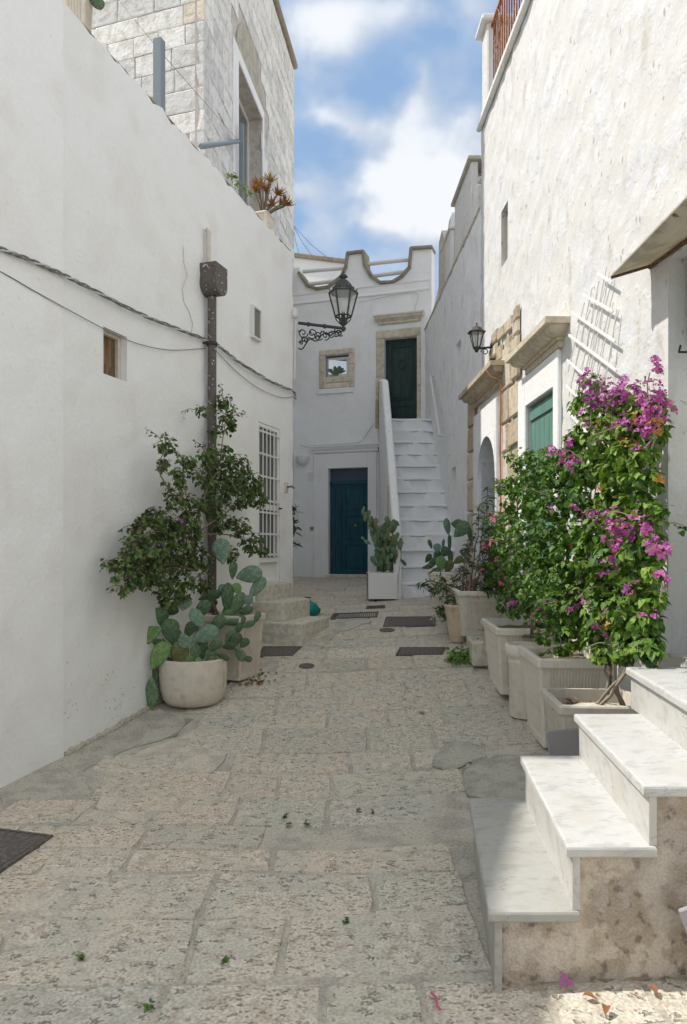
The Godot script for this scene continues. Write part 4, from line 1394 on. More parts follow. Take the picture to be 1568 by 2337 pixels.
# ---------------------------------------------------------------- right: the bright limewashed house
func bright_house() -> void:
	var t := thing("limewashed_house", "tall sunlit limewashed house on the right with green shutter and stone door cornices", "house", RW)
	var wx := on(RW, 1143, 540).x
	var slit := {"x": on(RW, 1144, 540).x, "y": on(RW, 1158, 590).y, "w": 0.32, "h": on(RW, 1144, 485).y - on(RW, 1158, 590).y, "d": 0.16}
	var d0: float = on(RW, 1207, 1000).x
	var d1: float = on(RW, 1272, 1000).x
	var shutter := {"x": d0, "y": 0.45, "w": d1 - d0, "h": on(RW, 1240, 906).y - 0.45, "d": 0.07}
	var a0: float = on(RW, 1097, 1100).x
	var a1: float = on(RW, 1137, 1100).x
	var at_: float = on(RW, 1117, 996).y
	var arch := {"x": a0, "y": 0.6, "w": a1 - a0, "h": at_ - 0.6, "d": 0.20}
	var entry := {"x": on(RW, 1525, 1000).x, "y": 1.0, "w": 1.25, "h": on(RW, 1525, 592).y - 1.0, "d": 0.26}
	var far := -10.16
	# below the cornices the front runs on to the stone pier at the corner
	var top := func(x: float) -> float: return 7.5
	part("wall", wall_mesh(far, -2.6, 0.0, 7.5, 0.06, [slit, shutter, arch, entry], 0.014, 0.45, [], 0.0), M.rough_plaster, t)
	var s := new_st()
	bb(s, -2.6, 0.0, -0.45, 4.0, 7.5, -0.005)
	part("near_wall", s, M.rough_plaster, t)
	s = new_st()
	bb(s, far + 0.01, 6.4, -5.0, far + 0.4, 7.49, -0.455)
	bb(s, far + 0.4, 7.3, -5.0, 4.0, 7.42, -0.455)
	part("roof_terrace", s, M.cement, t)
	# ledge at terrace level, iron railing and end pier
	s = new_st()
	bb(s, far - 0.03, 7.40, 0.0, 4.0, 7.46, 0.07, 0.02)
	bb(s, far - 0.03, 7.46, -0.44, 4.0, 7.56, 0.05, 0.03)
	part("ledge", s, M.roof_plaster, t)
	s = new_st()
	var py: float = on(RW, 1105, 66).y
	bb(s, far - 0.02, 7.56, -0.50, far + 0.30, py, -0.01, 0.02)
	part("terrace_pier", s, M.rough_plaster, t)
	s = new_st()
	bb(s, far - 0.09, py, -0.56, far + 0.36, py + 0.08, 0.07, 0.02)
	part("pier_cap", s, M.roof_plaster, t)
	var rail := thing("terrace_railing", "rusty red iron railing on the roof terrace at top right", "railing", RW)
	for k in 24:
		var x := far + 0.38 + k * 0.115
		s = new_st()
		bx(s, Vector3(x, 8.10, -0.08), Vector3(0.016, 1.08, 0.016))
		part("bar", s, M.rust_red, rail)
	for y in [7.66, 8.64]:
		s = new_st()
		bb(s, far + 0.3, y - 0.02, -0.10, far + 4.0, y + 0.02, -0.06, 0.004)
		part("rail", s, M.rust_red, rail)
	for k in 3:
		s = new_st()
		var c := Vector3(far + 0.67 + k * 0.92, 8.35, -0.06)
		tube(s, [c + Vector3(-0.22, 0, 0), c + Vector3(0, 0.25, 0), c + Vector3(0.22, 0, 0), c + Vector3(0, -0.25, 0), c + Vector3(-0.22, 0, 0)], 0.009, 4)
		part("diamond", s, M.rust_red, rail)
	# slit window
	part_box(t, "slit_board", slit.x, slit.y, -0.16, slit.x + slit.w, slit.y + slit.h, -0.13, M.dark_pane)
	s = new_st()
	frame_box(s, slit.x + 0.04, slit.y + 0.05, slit.x + slit.w, slit.y + slit.h - 0.05, 0.05, -0.13, -0.06)
	bb(s, slit.x + 0.15, slit.y + 0.1, -0.13, slit.x + 0.19, slit.y + slit.h - 0.1, -0.05, 0.004)
	part("slit_frame", s, M.ochre_frame, t)
	# plank shutter
	for k in 6:
		s = new_st()
		var w: float = (d1 - d0 - 0.02) / 6.0
		bb(s, d0 + 0.01 + k * w + 0.003, 0.46, -0.055, d0 + 0.01 + (k + 1) * w - 0.003, shutter.y + shutter.h - 0.01, -0.025, 0.005)
		part("shutter_plank", s, M.green_paint, t)
	s = new_st()
	bb(s, d0 + 0.012, shutter.y + shutter.h - 0.16, -0.024, d1 - 0.012, shutter.y + shutter.h - 0.03, -0.006, 0.006)
	part("shutter_batten", s, M.green_paint, t)
	s = new_st()
	bb(s, d0 + 0.012, 1.5, -0.024, d1 - 0.012, 1.63, -0.006, 0.006)
	part("shutter_batten", s, M.green_paint, t)
	s = new_st()
	bb(s, d0 - 0.02, 0.4, -0.07, d1 + 0.02, shutter.y + shutter.h + 0.02, -0.056)
	part("shutter_back", s, M.dark_hole, t)
	s = new_st()
	bb(s, d1 - 0.10, shutter.y + shutter.h - 0.35, -0.006, d1 - 0.012, shutter.y + shutter.h - 0.31, 0.006)
	part("hinge", s, M.black_iron, t)
	# smooth door bays
	s = new_st()
	var sh: float = shutter.y + shutter.h
	bb(s, d0 - 0.28, 0.4, 0.0, d0, 3.5, 0.045, 0.01)
	bb(s, d1, 0.4, 0.0, d1 + 0.14, 3.5, 0.045, 0.01)
	bb(s, d0, sh, 0.0, d1, 3.5, 0.044, 0.008)
	part("door_bay", s, M.clean_plaster, t)
	# arched doorway with its blue leaf
	s = new_st()
	var cx := (a0 + a1) / 2.0
	var ra := (a1 - a0) / 2.0
	for side in [-1.0, 1.0]:
		var ol := [Vector2(cx + side * ra, at_ + 0.002), Vector2(cx + side * ra, at_ - ra)]
		for k in range(1, 9):
			var a: float = PI / 2.0 * k / 8.0
			ol.append(Vector2(cx + side * ra * cos(a), at_ - ra + ra * sin(a)))
		slab(s, ol, -0.2, 0.047)
	bb(s, a0 - 0.28, 0.4, 0.0, a0, 3.55, 0.045, 0.01)
	bb(s, a1, 0.4, 0.0, a1 + 0.05, 3.55, 0.045, 0.01)
	bb(s, a0, at_ + 0.002, 0.0, a1, 3.55, 0.044, 0.006)
	part("arch_bay", s, M.clean_plaster, t)
	part_box(t, "door", a0 - 0.02, 0.5, -0.24, a1 + 0.02, at_ + 0.02, -0.19, M.blue_wood)
	# cornices of golden stone
	var prof := [Vector2(0.0, 0.0), Vector2(0.05, 0.0), Vector2(0.05, 0.055), Vector2(0.075, 0.06), Vector2(0.075, 0.085), Vector2(0.10, 0.09), Vector2(0.155, 0.115), Vector2(0.175, 0.15), Vector2(0.18, 0.165), Vector2(0.22, 0.168), Vector2(0.22, 0.225), Vector2(0.0, 0.24)]
	s = new_st()
	moulding(s, -7.96 + 0.2, -6.74 - 0.02, 3.50, prof)
	part("door_cornice", s, M.limestone, t)
	s = new_st()
	moulding(s, -10.68 + 0.2, -8.88 - 0.02, 3.66, prof)
	part("door_cornice", s, M.limestone_dark, t)
	# golden blocks laid bare
	var r := rnd(19)
	var ms := [M.limestone, M.limestone_pale, M.limestone, M.limestone_dark]
	var p0: float = on(RW, 1146, 1000).x
	var p1: float = on(RW, 1192, 1000).x
	var y := 0.5
	while y < 3.62:
		var hh := r.randf_range(0.30, 0.42)
		if y < 3.5 or true:
			var cut := lerpf(p0, p1, r.randf_range(0.35, 0.65))
			stone_piece(t, r, p0, y, cut, y + hh, 0.05, ms[r.randi_range(0, 3)])
			stone_piece(t, r, cut + 0.02, y + r.randf_range(0.0, 0.02), p1, y + hh - 0.01, 0.05, ms[r.randi_range(0, 3)])
		y += hh + 0.012
	for q in [[1122, 822, 1140, 790], [1142, 822, 1152, 778], [1128, 786, 1142, 760], [1144, 775, 1158, 740], [1160, 800, 1174, 765], [1160, 760, 1176, 722], [1176, 800, 1191, 768], [1178, 764, 1191, 735], [1179, 732, 1191, 700], [1154, 822, 1176, 804]]:
		var a := on(RW, q[0], q[1])
		var b := on(RW, q[2], q[3])
		stone_piece(t, r, a.x, a.y - 0.03, b.x, maxf(b.y, a.y + 0.14) - 0.02, 0.05, ms[r.randi_range(0, 3)])
	var c0: float = on(RW, 1075, 1100).x
	y = 0.6
	while y < 3.6:
		var hh := r.randf_range(0.30, 0.45)
		stone_piece(t, r, c0, y, c0 + r.randf_range(0.36, 0.42), y + hh, 0.06, ms[r.randi_range(0, 3)])
		y += hh + 0.01
	# entry beside the marble steps: teal leaf and worn jamb
	part_box(t, "inner_wall", entry.x - 0.02, 0.98, -0.32, entry.x + 0.55, entry.y + entry.h + 0.02, -0.26, M.clean_plaster)
	part_box(t, "door", entry.x + 0.552, 1.0, -0.32, entry.x + entry.w + 0.02, entry.y + entry.h + 0.02, -0.26, M.green_paint)
	part_box(t, "shutter_leaf", entry.x + 0.065, 2.95, -0.22, entry.x + 0.09, entry.y + entry.h - 0.02, -0.095, M.green_paint)
	s = new_st()
	bb(s, entry.x - 0.06, 1.30, -0.02, entry.x + 0.02, 1.37, 0.10, 0.02)
	bb(s, entry.x - 0.03, 1.0, -0.02, entry.x + 0.02, 1.3, 0.05, 0.01)
	part("jamb_ledge", s, M.rough_plaster, t)
	s = new_st()
	tube(s, [Vector3(entry.x + 0.06, 2.9, -0.10), Vector3(entry.x + 0.06, 2.9, -0.04), Vector3(entry.x + 0.10, 2.93, -0.03)], 0.008, 5)
	part("jamb_hook", s, M.black_iron, t)
	# iron hooks in the plaster
	for q in [[1458, 888], [1489, 870], [1475, 935]]:
		var p := on3(RW, q[0], q[1])
		s = new_st()
		tube(s, [Vector3(p.x, p.y, -0.02), Vector3(p.x, p.y, 0.05), Vector3(p.x + 0.015, p.y + 0.03, 0.055)], 0.006, 5)
		part("wall_hook", s, M.black_iron, t)
	# tin canopy over the entry
	var can := thing("door_canopy", "faded canvas-coloured sheet canopy with rusty edge over the entry at right", "canopy", RW)
	var A := on3(RW, 1395, 631, 0.26)
	var B := on3(RW, 1482, 607, 0.0)
	s = new_st()
	var nx := 4.2
	var q0 := Vector3(A.x, A.y, A.z)
	var q1 := Vector3(A.x + 2.4, A.y + 0.09, A.z)
	var q2 := Vector3(A.x + 2.4, B.y - 0.15, 0.0)
	var q3 := Vector3(A.x + 0.02, B.y, 0.0)
	face(s, [q0, q1, q2, q3], Vector3.DOWN)
	var up := Vector3(0, 0.012, 0)
	face(s, [q0 + up, q1 + up, q2 + up, q3 + up], Vector3.UP)
	face(s, [q0, q1, q1 + up, q0 + up], Vector3(0, 0, 1))
	face(s, [q0, q3, q3 + up, q0 + up], Vector3(-1, 0, 0))
	face(s, [q1, q2, q2 + up, q1 + up], Vector3(1, 0, 0))
	part("sheet", s, M.canvas, can)
	s = new_st()
	tube(s, [q0 - up * 0.5, q3 - up * 0.5], 0.012, 4)
	part("edge_bar", s, M.rust, can)
	s = new_st()
	tube(s, [q3 + Vector3(0.0, -0.02, 0.012), q2 + Vector3(0.0, -0.02, 0.012)], 0.014, 4)
	part("wall_bar", s, M.rust, can)
	s = new_st()
	tube(s, [q0.lerp(q1, 0.36) - up, q3.lerp(q2, 0.36) - up], 0.009, 4)
	part("cross_bar", s, M.rust, can)
	# copper pipe down the pier
	s = new_st()
	var k0 := on3(RW, 1145, 868, 0.06)
	var pts := []
	for k in 12:
		pts.append(Vector3(k0.x + 0.012 * sin(k * 1.7), lerpf(k0.y, 0.5, k / 11.0), 0.075))
	tube(s, [Vector3(k0.x - 0.04, k0.y + 0.13, 0.235), Vector3(k0.x - 0.01, k0.y + 0.05, 0.2)] + pts, 0.013, 6)
	tag(part("copper_pipe", s, M.copper_pipe, self, RW), "thin copper-coloured pipe running down beside the arched doorway", "pipe")

# ---------------------------------------------------------------- marble steps
func marble_steps() -> void:
	var t := thing("marble_steps", "grey-veined white marble steps climbing to the entry at lower right", "steps")
	var zn := 2.73
	var lv := [EYE - 1.326, EYE - 1.088, EYE - 0.865, EYE - 0.645]
	var xs_n := [0.531, 0.818, 1.10, 1.40]
	var xs_f := [0.669, 0.935, 1.218, 1.557]
	var zf := [3.96, 3.92, 3.91, 4.08]
	var th := 0.042
	for k in 4:
		var y: float = lv[k]
		var n0: float = xs_n[k]
		var f0: float = xs_f[k]
		var n1: float = xs_n[k + 1] + 0.05 if k < 3 else 2.14
		var f1: float = xs_f[k + 1] + 0.05 if k < 3 else 2.12
		var za: float = zn - 0.02
		var zb: float = zf[k]
		var s := new_st()
		tread(s, [Vector2(n0, za), Vector2(n1, za), Vector2(f1, zb), Vector2(f0, zb)], y - th, y)
		part("tread", s, M.marble_worn if k == 0 else M.marble, t)
		s = new_st()
		var yb: float = (lv[k - 1] if k else -0.1)
		var q := 0.025
		tread(s, [Vector2(n0 + q, za + 0.012), Vector2(n0 + q + 0.028, za + 0.012), Vector2(f0 + q + 0.028, zb - 0.01), Vector2(f0 + q, zb - 0.01)], yb, y - th - 0.001, 0.002)
		part("riser", s, M.marble_riser if k else M.marble_worn, t)
	# rendered side below the treads: one stepped face, the core set back behind it
	var ol := [Vector2(xs_n[0] + 0.054, -0.1), Vector2(xs_n[0] + 0.054, lv[0] - th - 0.002)]
	for k in range(1, 4):
		ol.append(Vector2(xs_n[k] + 0.054, lv[k - 1] - th - 0.002))
		ol.append(Vector2(xs_n[k] + 0.054, lv[k] - th - 0.002))
	ol += [Vector2(2.16, lv[3] - th - 0.002), Vector2(2.16, -0.1)]
	var s := new_st()
	slab(s, ol, -(zn + 0.20), -(zn + 0.012))
	part("side_wall", s, M.stained_render, t)
	for k in 4:
		s = new_st()
		var x0: float = xs_n[k] + 0.07
		var x1: float = (xs_n[k + 1] + 0.06) if k < 3 else 2.16
		var d: float = xs_f[k] - xs_n[k]
		tread(s, [Vector2(x0 + 0.03, zn + 0.21), Vector2(x1 + 0.02, zn + 0.21), Vector2(x1 + d, zf[k] - 0.03), Vector2(x0 + d, zf[k] - 0.03)], -0.1, lv[k] - th - 0.003, 0.004)
		part("core", s, M.stained_render, t)

# a four-cornered plate in plan (x, depth) from y0 to y1, its upper edges eased
func tread(s: SurfaceTool, q: Array, y0: float, y1: float, ease_ := 0.011) -> void:
	var c: Vector2 = (q[0] + q[1] + q[2] + q[3]) / 4.0
	var rings := []
	for l in [[y0, ease_ * 0.6], [y0 + ease_ * 0.6, 0.0], [y1 - ease_, 0.0], [y1 - ease_ * 0.3, ease_ * 0.3], [y1, ease_]]:
		var ring := []
		for p in q:
			var d: Vector2 = Vector2(signf(p.x - c.x), signf(p.y - c.y)) * l[1]
			ring.append(Vector3(p.x - d.x, l[0], -(p.y - d.y)))
		rings.append(ring)
	loft(s, rings, true, true, false)

# ---------------------------------------------------------------- lamps, pipes and cables
func street_lantern() -> void:
	var k := 0.00616
	var root := at(783.5, 750, 10.42)
	var t := thing("street_lantern", "large six-sided iron street lantern on a scrolled bracket from the left house corner", "lantern", Transform3D(Basis(), root))
	var h := func(y: float) -> float: return (750.0 - y) * k
	var s := new_st()
	lathe(s, Vector3.ZERO, [Vector2(0.0, h.call(616)), Vector2(0.012, h.call(620)), Vector2(0.02, h.call(624)), Vector2(0.06, h.call(630)), Vector2(0.065, h.call(632)), Vector2(0.03, h.call(635)), Vector2(0.025, h.call(638)), Vector2(0.05, h.call(640.5))].map(func(v): return v), 12)
	part("finial", s, M.lantern_iron, t)
	s = new_st()
	lathe(s, Vector3.ZERO, [Vector2(0.055, h.call(639)), Vector2(0.075, h.call(641)), Vector2(0.105, h.call(647)), Vector2(0.15, h.call(658)), Vector2(0.155, h.call(660)), Vector2(0.20, h.call(666)), Vector2(0.215, h.call(668)), Vector2(0.205, h.call(670)), Vector2(0.17, h.call(668))], 6, true, true, false)
	part("roof", s, M.lantern_iron, t)
	for i in 6:   # pierced leaf crests round the roof
		var a := TAU * i / 6.0
		s = new_st()
		for q in [[-0.25, 0.03], [0.0, 0.06], [0.25, 0.03]]:
			var c: float = a + q[0]
			var d := Vector3(cos(c), 0, sin(c))
			var b: Vector3 = d * 0.195 + Vector3(0, h.call(666), 0)
			var side := Vector3(-sin(c), 0, cos(c)) * 0.022
			face(s, [b - side, b + d * 0.012 + Vector3(0, q[1], 0), b + side], d)
			face(s, [b - side - d * 0.006, b + d * 0.006 + Vector3(0, q[1], 0), b + side - d * 0.006], -d)
		part("crest", s, M.lantern_iron, t)
	var top: float = h.call(669)
	var bot: float = h.call(722)
	for i in 6:
		var a0 := TAU * i / 6.0
		var a1 := TAU * (i + 1) / 6.0
		var p0 := Vector3(cos(a0), 0, sin(a0))
		var p1 := Vector3(cos(a1), 0, sin(a1))
		s = new_st()
		face(s, [p0 * 0.196 + Vector3(0, top, 0), p1 * 0.196 + Vector3(0, top, 0), p1 * 0.108 + Vector3(0, bot, 0), p0 * 0.108 + Vector3(0, bot, 0)], p0 + p1)
		part("pane", s, M.lantern_glass, t)
		s = new_st()
		tube(s, [p0 * 0.202 + Vector3(0, top, 0), p0 * 0.114 + Vector3(0, bot, 0)], 0.0115, 5)
		tube(s, [p0 * 0.114 + Vector3(0, bot, 0), p1 * 0.114 + Vector3(0, bot, 0)], 0.012, 5)
		tube(s, [p0 * 0.114 + Vector3(0, bot, 0), p0 * 0.10 + Vector3(0, h.call(730), 0), p0 * 0.05 + Vector3(0, h.call(738), 0), p0 * 0.02 + Vector3(0, h.call(743), 0)], 0.008, 5)
		part("frame_bar", s, M.lantern_iron, t)
	s = new_st()
	lathe(s, Vector3.ZERO, [Vector2(0.02, h.call(756)), Vector2(0.03, h.call(752)), Vector2(0.03, h.call(747)), Vector2(0.015, h.call(744)), Vector2(0.015, h.call(736)), Vector2(0.03, h.call(732)), Vector2(0.028, h.call(715)), Vector2(0.022, h.call(712))], 10)
	part("stem", s, M.lantern_iron, t)
	s = new_st()
	lathe(s, Vector3.ZERO, [Vector2(0.022, h.call(712)), Vector2(0.05, h.call(700)), Vector2(0.055, h.call(690)), Vector2(0.02, h.call(682))], 12)
	part("bulb", s, M.white_paint, t)
	# bracket
	var w := at(681, 737, 10.2) - root
	s = new_st()
	tube(s, [w, Vector3(0.03, 0.0, 0)], 0.021, 10)
	for f in [0.22, 0.58]:
		var c := w.lerp(Vector3(0, 0, 0), f)
		tube(s, [c - w.normalized() * 0.014, c + w.normalized() * 0.014], 0.032, 8)
	part("bracket_arm", s, M.lantern_iron, t)
	var along := -w
	var P := func(u: float, v: float) -> Vector3: return w + along * u + Vector3(0, -0.02 - v, 0)
	var curls := [[0.10, 0.11, 0.075, 1.0, 0.0], [0.12, 0.20, 0.05, -1.0, 1.0], [0.30, 0.10, 0.08, -1.0, 2.2], [0.44, 0.12, 0.07, 1.0, 0.5], [0.60, 0.11, 0.065, -1.0, 1.8], [0.72, 0.08, 0.05, 1.0, 0.2], [0.84, 0.07, 0.04, -1.0, 2.5], [0.93, 0.06, 0.035, 1.0, 0.4], [0.06, 0.25, 0.03, 1.0, 3.0]]
	for c in curls:
		s = new_st()
		var pts := []
		for i in 22:
			var q := i / 21.0
			var a: float = c[4] + c[3] * q * TAU * 1.35
			var rr: float = c[2] * (1.0 - 0.8 * q)
			pts.append(P.call(c[0] + cos(a) * rr / 0.66, c[1] + sin(a) * rr))
		tube(s, pts, 0.0085, 5)
		part("scroll", s, M.black_iron, t)
	s = new_st()
	var rail := []
	for i in 20:
		var q := i / 19.0
		rail.append(P.call(q * 0.97, 0.30 * pow(1.0 - q, 1.5) + 0.045 * sin(q * 19.0) * (1.0 - q * 0.5) + 0.03))
	tube(s, rail, 0.010, 5)
	for i in 16:   # little acanthus leaves along the scrolls
		var q := (i + 0.5) / 16.0
		var c: Vector3 = P.call(q * 0.95, (0.24 * pow(1.0 - q, 1.3) + 0.03) * (0.35 + 0.65 * absf(sin(i * 2.4))))
		bx(s, c, Vector3(0.045, 0.02, 0.008), Basis(Vector3(0, 0, 1), i * 1.3), 0.003)
	part("bracket_scrollwork", s, M.black_iron, t)
	# junction box and conduit on the corner
	s = new_st()
	var b := on3(LW, 674, 716, 0.03)
	bx(s, Vector3(b.x - 0.02, b.y, 0.03), Vector3(0.10, 0.13, 0.07), Basis(), 0.02)
	tube(s, [Vector3(b.x, b.y - 0.05, 0.03), Vector3(b.x, b.y - 0.9, 0.02)], 0.012, 5)
	tag(part("junction_box", s, M.white_metal, self, LW), "small white junction box with conduit at the corner above the scrolled bracket", "junction box")

func wall_lantern() -> void:
	var root := on3(RW, 1128, 800, 0.0)
	var t := thing("wall_lantern", "small dark wall lantern above the left stone cornice on the sunlit house", "lantern", RW * Transform3D(Basis(), root))
	var k := 0.00557
	var c := Vector3(0.0, 0.0, 0.225)
	var s := new_st()
	bb(s, -0.03, -0.16, -0.02, 0.03, 0.10, 0.05, 0.01)
	part("wall_plate", s, M.black_iron, t)
	s = new_st()
	tube(s, [Vector3(0, 0.04, 0.04), Vector3(0, 0.035, 0.12), Vector3(0, 0.02, 0.225)], 0.014, 6)
	var pts := []
	for i in 18:
		var a := i / 17.0 * TAU * 1.2
		pts.append(Vector3(0, -0.02 + sin(a) * 0.045 * (1.0 - i / 24.0), 0.12 + cos(a) * 0.05 * (1.0 - i / 24.0)))
	tube(s, pts, 0.007, 5)
	part("arm", s, M.black_iron, t)
	s = new_st()
	lathe(s, c, [Vector2(0.0, 0.36), Vector2(0.012, 0.345), Vector2(0.008, 0.33), Vector2(0.02, 0.31), Vector2(0.06, 0.285), Vector2(0.085, 0.25), Vector2(0.125, 0.23), Vector2(0.12, 0.222), Vector2(0.09, 0.222)], 6, true, true, false)
	part("roof", s, M.black_iron, t)
	for i in 6:
		var a0 := TAU * i / 6.0
		var a1 := TAU * (i + 1) / 6.0
		var p0 := Vector3(cos(a0), 0, sin(a0))
		var p1 := Vector3(cos(a1), 0, sin(a1))
		s = new_st()
		face(s, [c + p0 * 0.088 + Vector3(0, 0.22, 0), c + p1 * 0.088 + Vector3(0, 0.22, 0), c + p1 * 0.042 + Vector3(0, 0.04, 0), c + p0 * 0.042 + Vector3(0, 0.04, 0)], p0 + p1)
		part("pane", s, M.lantern_glass, t)
		s = new_st()
		tube(s, [c + p0 * 0.092 + Vector3(0, 0.222, 0), c + p0 * 0.045 + Vector3(0, 0.04, 0)], 0.007, 5)
		part("frame_bar", s, M.black_iron, t)
	s = new_st()
	lathe(s, c, [Vector2(0.0, -0.03), Vector2(0.02, -0.02), Vector2(0.03, 0.01), Vector2(0.05, 0.03), Vector2(0.05, 0.042), Vector2(0.0, 0.045)], 10)
	part("base", s, M.black_iron, t)

func drainpipe() -> void:
	var t := thing("drainpipe", "brown flaking drainpipe with round-bottomed hopper on the left white wall", "drainpipe", LW)
	var x: float = on(LW, 481, 1000, 0.06).x
	var top: float = on(LW, 481, 676, 0.08).y
	var hop := on(LW, 481, 602, 0.1).y
	var z := 0.075
	var s := new_st()
	var pts := []
	for k in 24: pts.append(Vector3(x, lerpf(0.2, top, k / 23.0), z))
	tube(s, pts, 0.047, 14)
	part("pipe", s, M.flaking_paint, t)
	s = new_st()
	var ol := [Vector2(x - 0.13, hop), Vector2(x + 0.13, hop)]
	for k in 11:
		var a := -PI * k / 10.0
		ol.append(Vector2(x + 0.13 * cos(a), hop - 0.20 + 0.12 * sin(a)))
	slab(s, ol, 0.0, 0.19)
	part("hopper", s, M.flaking_paint, t)
	s = new_st()
	tube(s, [Vector3(x - 0.03, hop - 0.01, 0.05), Vector3(x - 0.03, hop + 0.36, 0.05), Vector3(x - 0.045, hop + 0.39, 0.03)], 0.025, 8)
	part("inlet_pipe", s, M.pot_grey, t)
	for y in [1.1, 2.4, 3.85]:
		s = new_st()
		lathe(s, Vector3(x, y, z), [Vector2(0.054, -0.02), Vector2(0.06, -0.018), Vector2(0.06, 0.018), Vector2(0.054, 0.02)], 14, false, false)
		bb(s, x - 0.075, y - 0.008, 0.0, x - 0.05, y + 0.008, z, 0.002)
		part("clamp", s, M.cable_dark, t)

func cable(called: String, label: String, pix: Array, T: Transform3D, k: float, rad: float, m: Material, strands := 1, wob := 0.0) -> void:
	var cv := Curve3D.new()
	for i in pix.size():
		cv.add_point(on3(T, pix[i][0], pix[i][1], k))
	var base := []
	var n := pix.size() * 7
	for i in n:
		var f := float(i) / (n - 1) * (pix.size() - 1)
		var j := mini(int(f), pix.size() - 2)
		var p0 := cv.get_point_position(maxi(j - 1, 0))
		var p1 := cv.get_point_position(j)
		var p2 := cv.get_point_position(j + 1)
		var p3 := cv.get_point_position(mini(j + 2, pix.size() - 1))
		base.append(p1.cubic_interpolate(p2, p0, p3, f - j))
	var s := new_st()
	var t: Node3D = null
	if strands > 1: t = thing(called, label, "cable", T)
	for q in strands:
		var pts := []
		for i in n:
			var a := i * 0.9 + q * TAU / strands
			pts.append(base[i] + Vector3(0, sin(a), cos(a)) * wob)
		s = new_st()
		tube(s, pts, rad, 5)
		if t: part("strand", s, m if q != 1 else M.cable_pale, t)
		else: tag(part(called, s, m, self, T), label, "cable")

func cables() -> void:
	cable("cable_bundle", "thick twisted bundle of grey cables sagging across the left white walls", [[-1500, 60], [-700, 310], [-260, 470], [-30, 556], [60, 590], [140, 625], [210, 660], [318, 715], [400, 748], [470, 775], [500, 790], [540, 822], [610, 866], [650, 884], [670, 893], [675, 910]], LW, 0.045, 0.0075, M.cable_grey, 3, 0.012)
	cable("thin_cable", "thin grey cable sagging past the brown hatch to the drainpipe", [[-1500, 150], [-700, 370], [-260, 510], [-20, 610], [80, 665], [180, 720], [260, 762], [320, 786], [390, 799], [470, 795]], LW, 0.02, 0.004, M.cable_grey)
	cable("thin_cable", "thin pale cable looping from the drainpipe to the left house corner", [[490, 797], [540, 848], [590, 886], [640, 907], [672, 905]], LW, 0.02, 0.004, M.cable_grey)
	cable("wall_cable", "thin cable draped on the end house above the blue door cornice", [[684, 1015], [700, 1020], [716, 1017], [815, 1010], [835, 992], [855, 965]], FF, 0.02, 0.007, M.cable_pale)
	cable("wall_cable", "thin conduit on the end house between string course and upper door cornice", [[818, 690], [945, 668], [948, 700], [947, 716]], FF, 0.03, 0.006, M.cable_pale)
	var s := new_st()
	var o := at(667.5, 512, 17.0)
	for q in [[684, 585], [716, 588], [752, 592]]:
		var e := FF * on3(FF, q[0], q[1], 0.0)
		tube(s, [o, o.lerp(e, 0.5) + Vector3(0, -0.06, 0), e], 0.005, 4)
	tag(part("roof_wires", s, M.cable_grey), "three thin wires from the stone tower corner down to the end house roof", "wires")
	# iron left on the terrace
	s = new_st()
	var p := on3(LW, 371, 250, -0.16)
	bx(s, Vector3(p.x, p.y + 0.3, p.z), Vector3(0.085, 0.80, 0.012))
	bx(s, Vector3(p.x - 0.0365, p.y + 0.3, p.z - 0.044), Vector3(0.012, 0.80, 0.075))
	tag(part("iron_post", s, M.grey_iron, self, LW), "upright grey angle-iron post on the left parapet before the stone tower", "post")
	s = new_st()
	var a := on3(LW, 458, 334, -0.15)
	var b := TR * on3(TR, 545, 322, 0.10)
	var wa := LW * a + Vector3(0, 0.0, 0)
	tube(s, [wa, b], 0.032, 4)
	tag(part("iron_bar", s, M.grey_iron), "grey iron bar slanting from the parapet to the tower window", "bar")
	s = new_st()
	var c := TR * on3(TR, 553, 405, 0.12)
	bx(s, c + Vector3(0, 0.15, 0), Vector3(0.07, 1.45, 0.05), TR.basis, 0.005)
	tag(part("iron_post", s, M.grey_iron), "upright grey iron post standing before the tower window", "post")
	s = new_st()
	var e0 := at(255, -20, 9.0)
	tube(s, [e0, at(372, 125, 8.3), b], 0.004, 4)
	tag(part("stay_wire", s, M.cable_grey), "thin stay wire crossing in front of the stone tower", "wire")

func trellis() -> void:
	var t := thing("trellis", "white wooden trellis hanging askew on the sunlit wall above the bougainvillea", "trellis", RW)
	for q in [[1363, 625, 1397, 645], [1330, 673, 1399, 711], [1304, 713, 1404, 780], [1298, 765, 1407, 847], [1294, 822, 1350, 872], [1292, 881, 1330, 920], [1296, 940, 1340, 990]]:
		var a := on3(RW, q[0], q[1], 0.055)
		var b := on3(RW, q[2], q[3], 0.055)
		var s := new_st()
		var d := b - a
		bx(s, (a + b) / 2.0, Vector3(d.length(), 0.023, 0.010), Basis(Vector3(0, 0, 1), atan2(d.y, d.x)), 0.002)
		part("slat", s, M.white_paint, t)
	for q in [[1352, 655, 1298, 905], [1367, 640, 1306, 960], [1385, 607, 1326, 900], [1400, 690, 1362, 870], [1408, 705, 1385, 850], [1334, 690, 1296, 850], [1391, 620, 1345, 860]]:
		var a := on3(RW, q[0], q[1], 0.042)
		var b := on3(RW, q[2], q[3], 0.042)
		var s := new_st()
		var d := b - a
		bx(s, (a + b) / 2.0, Vector3(d.length(), 0.009, 0.009), Basis(Vector3(0, 0, 1), atan2(d.y, d.x)), 0.002)
		part("rod", s, M.white_paint, t)

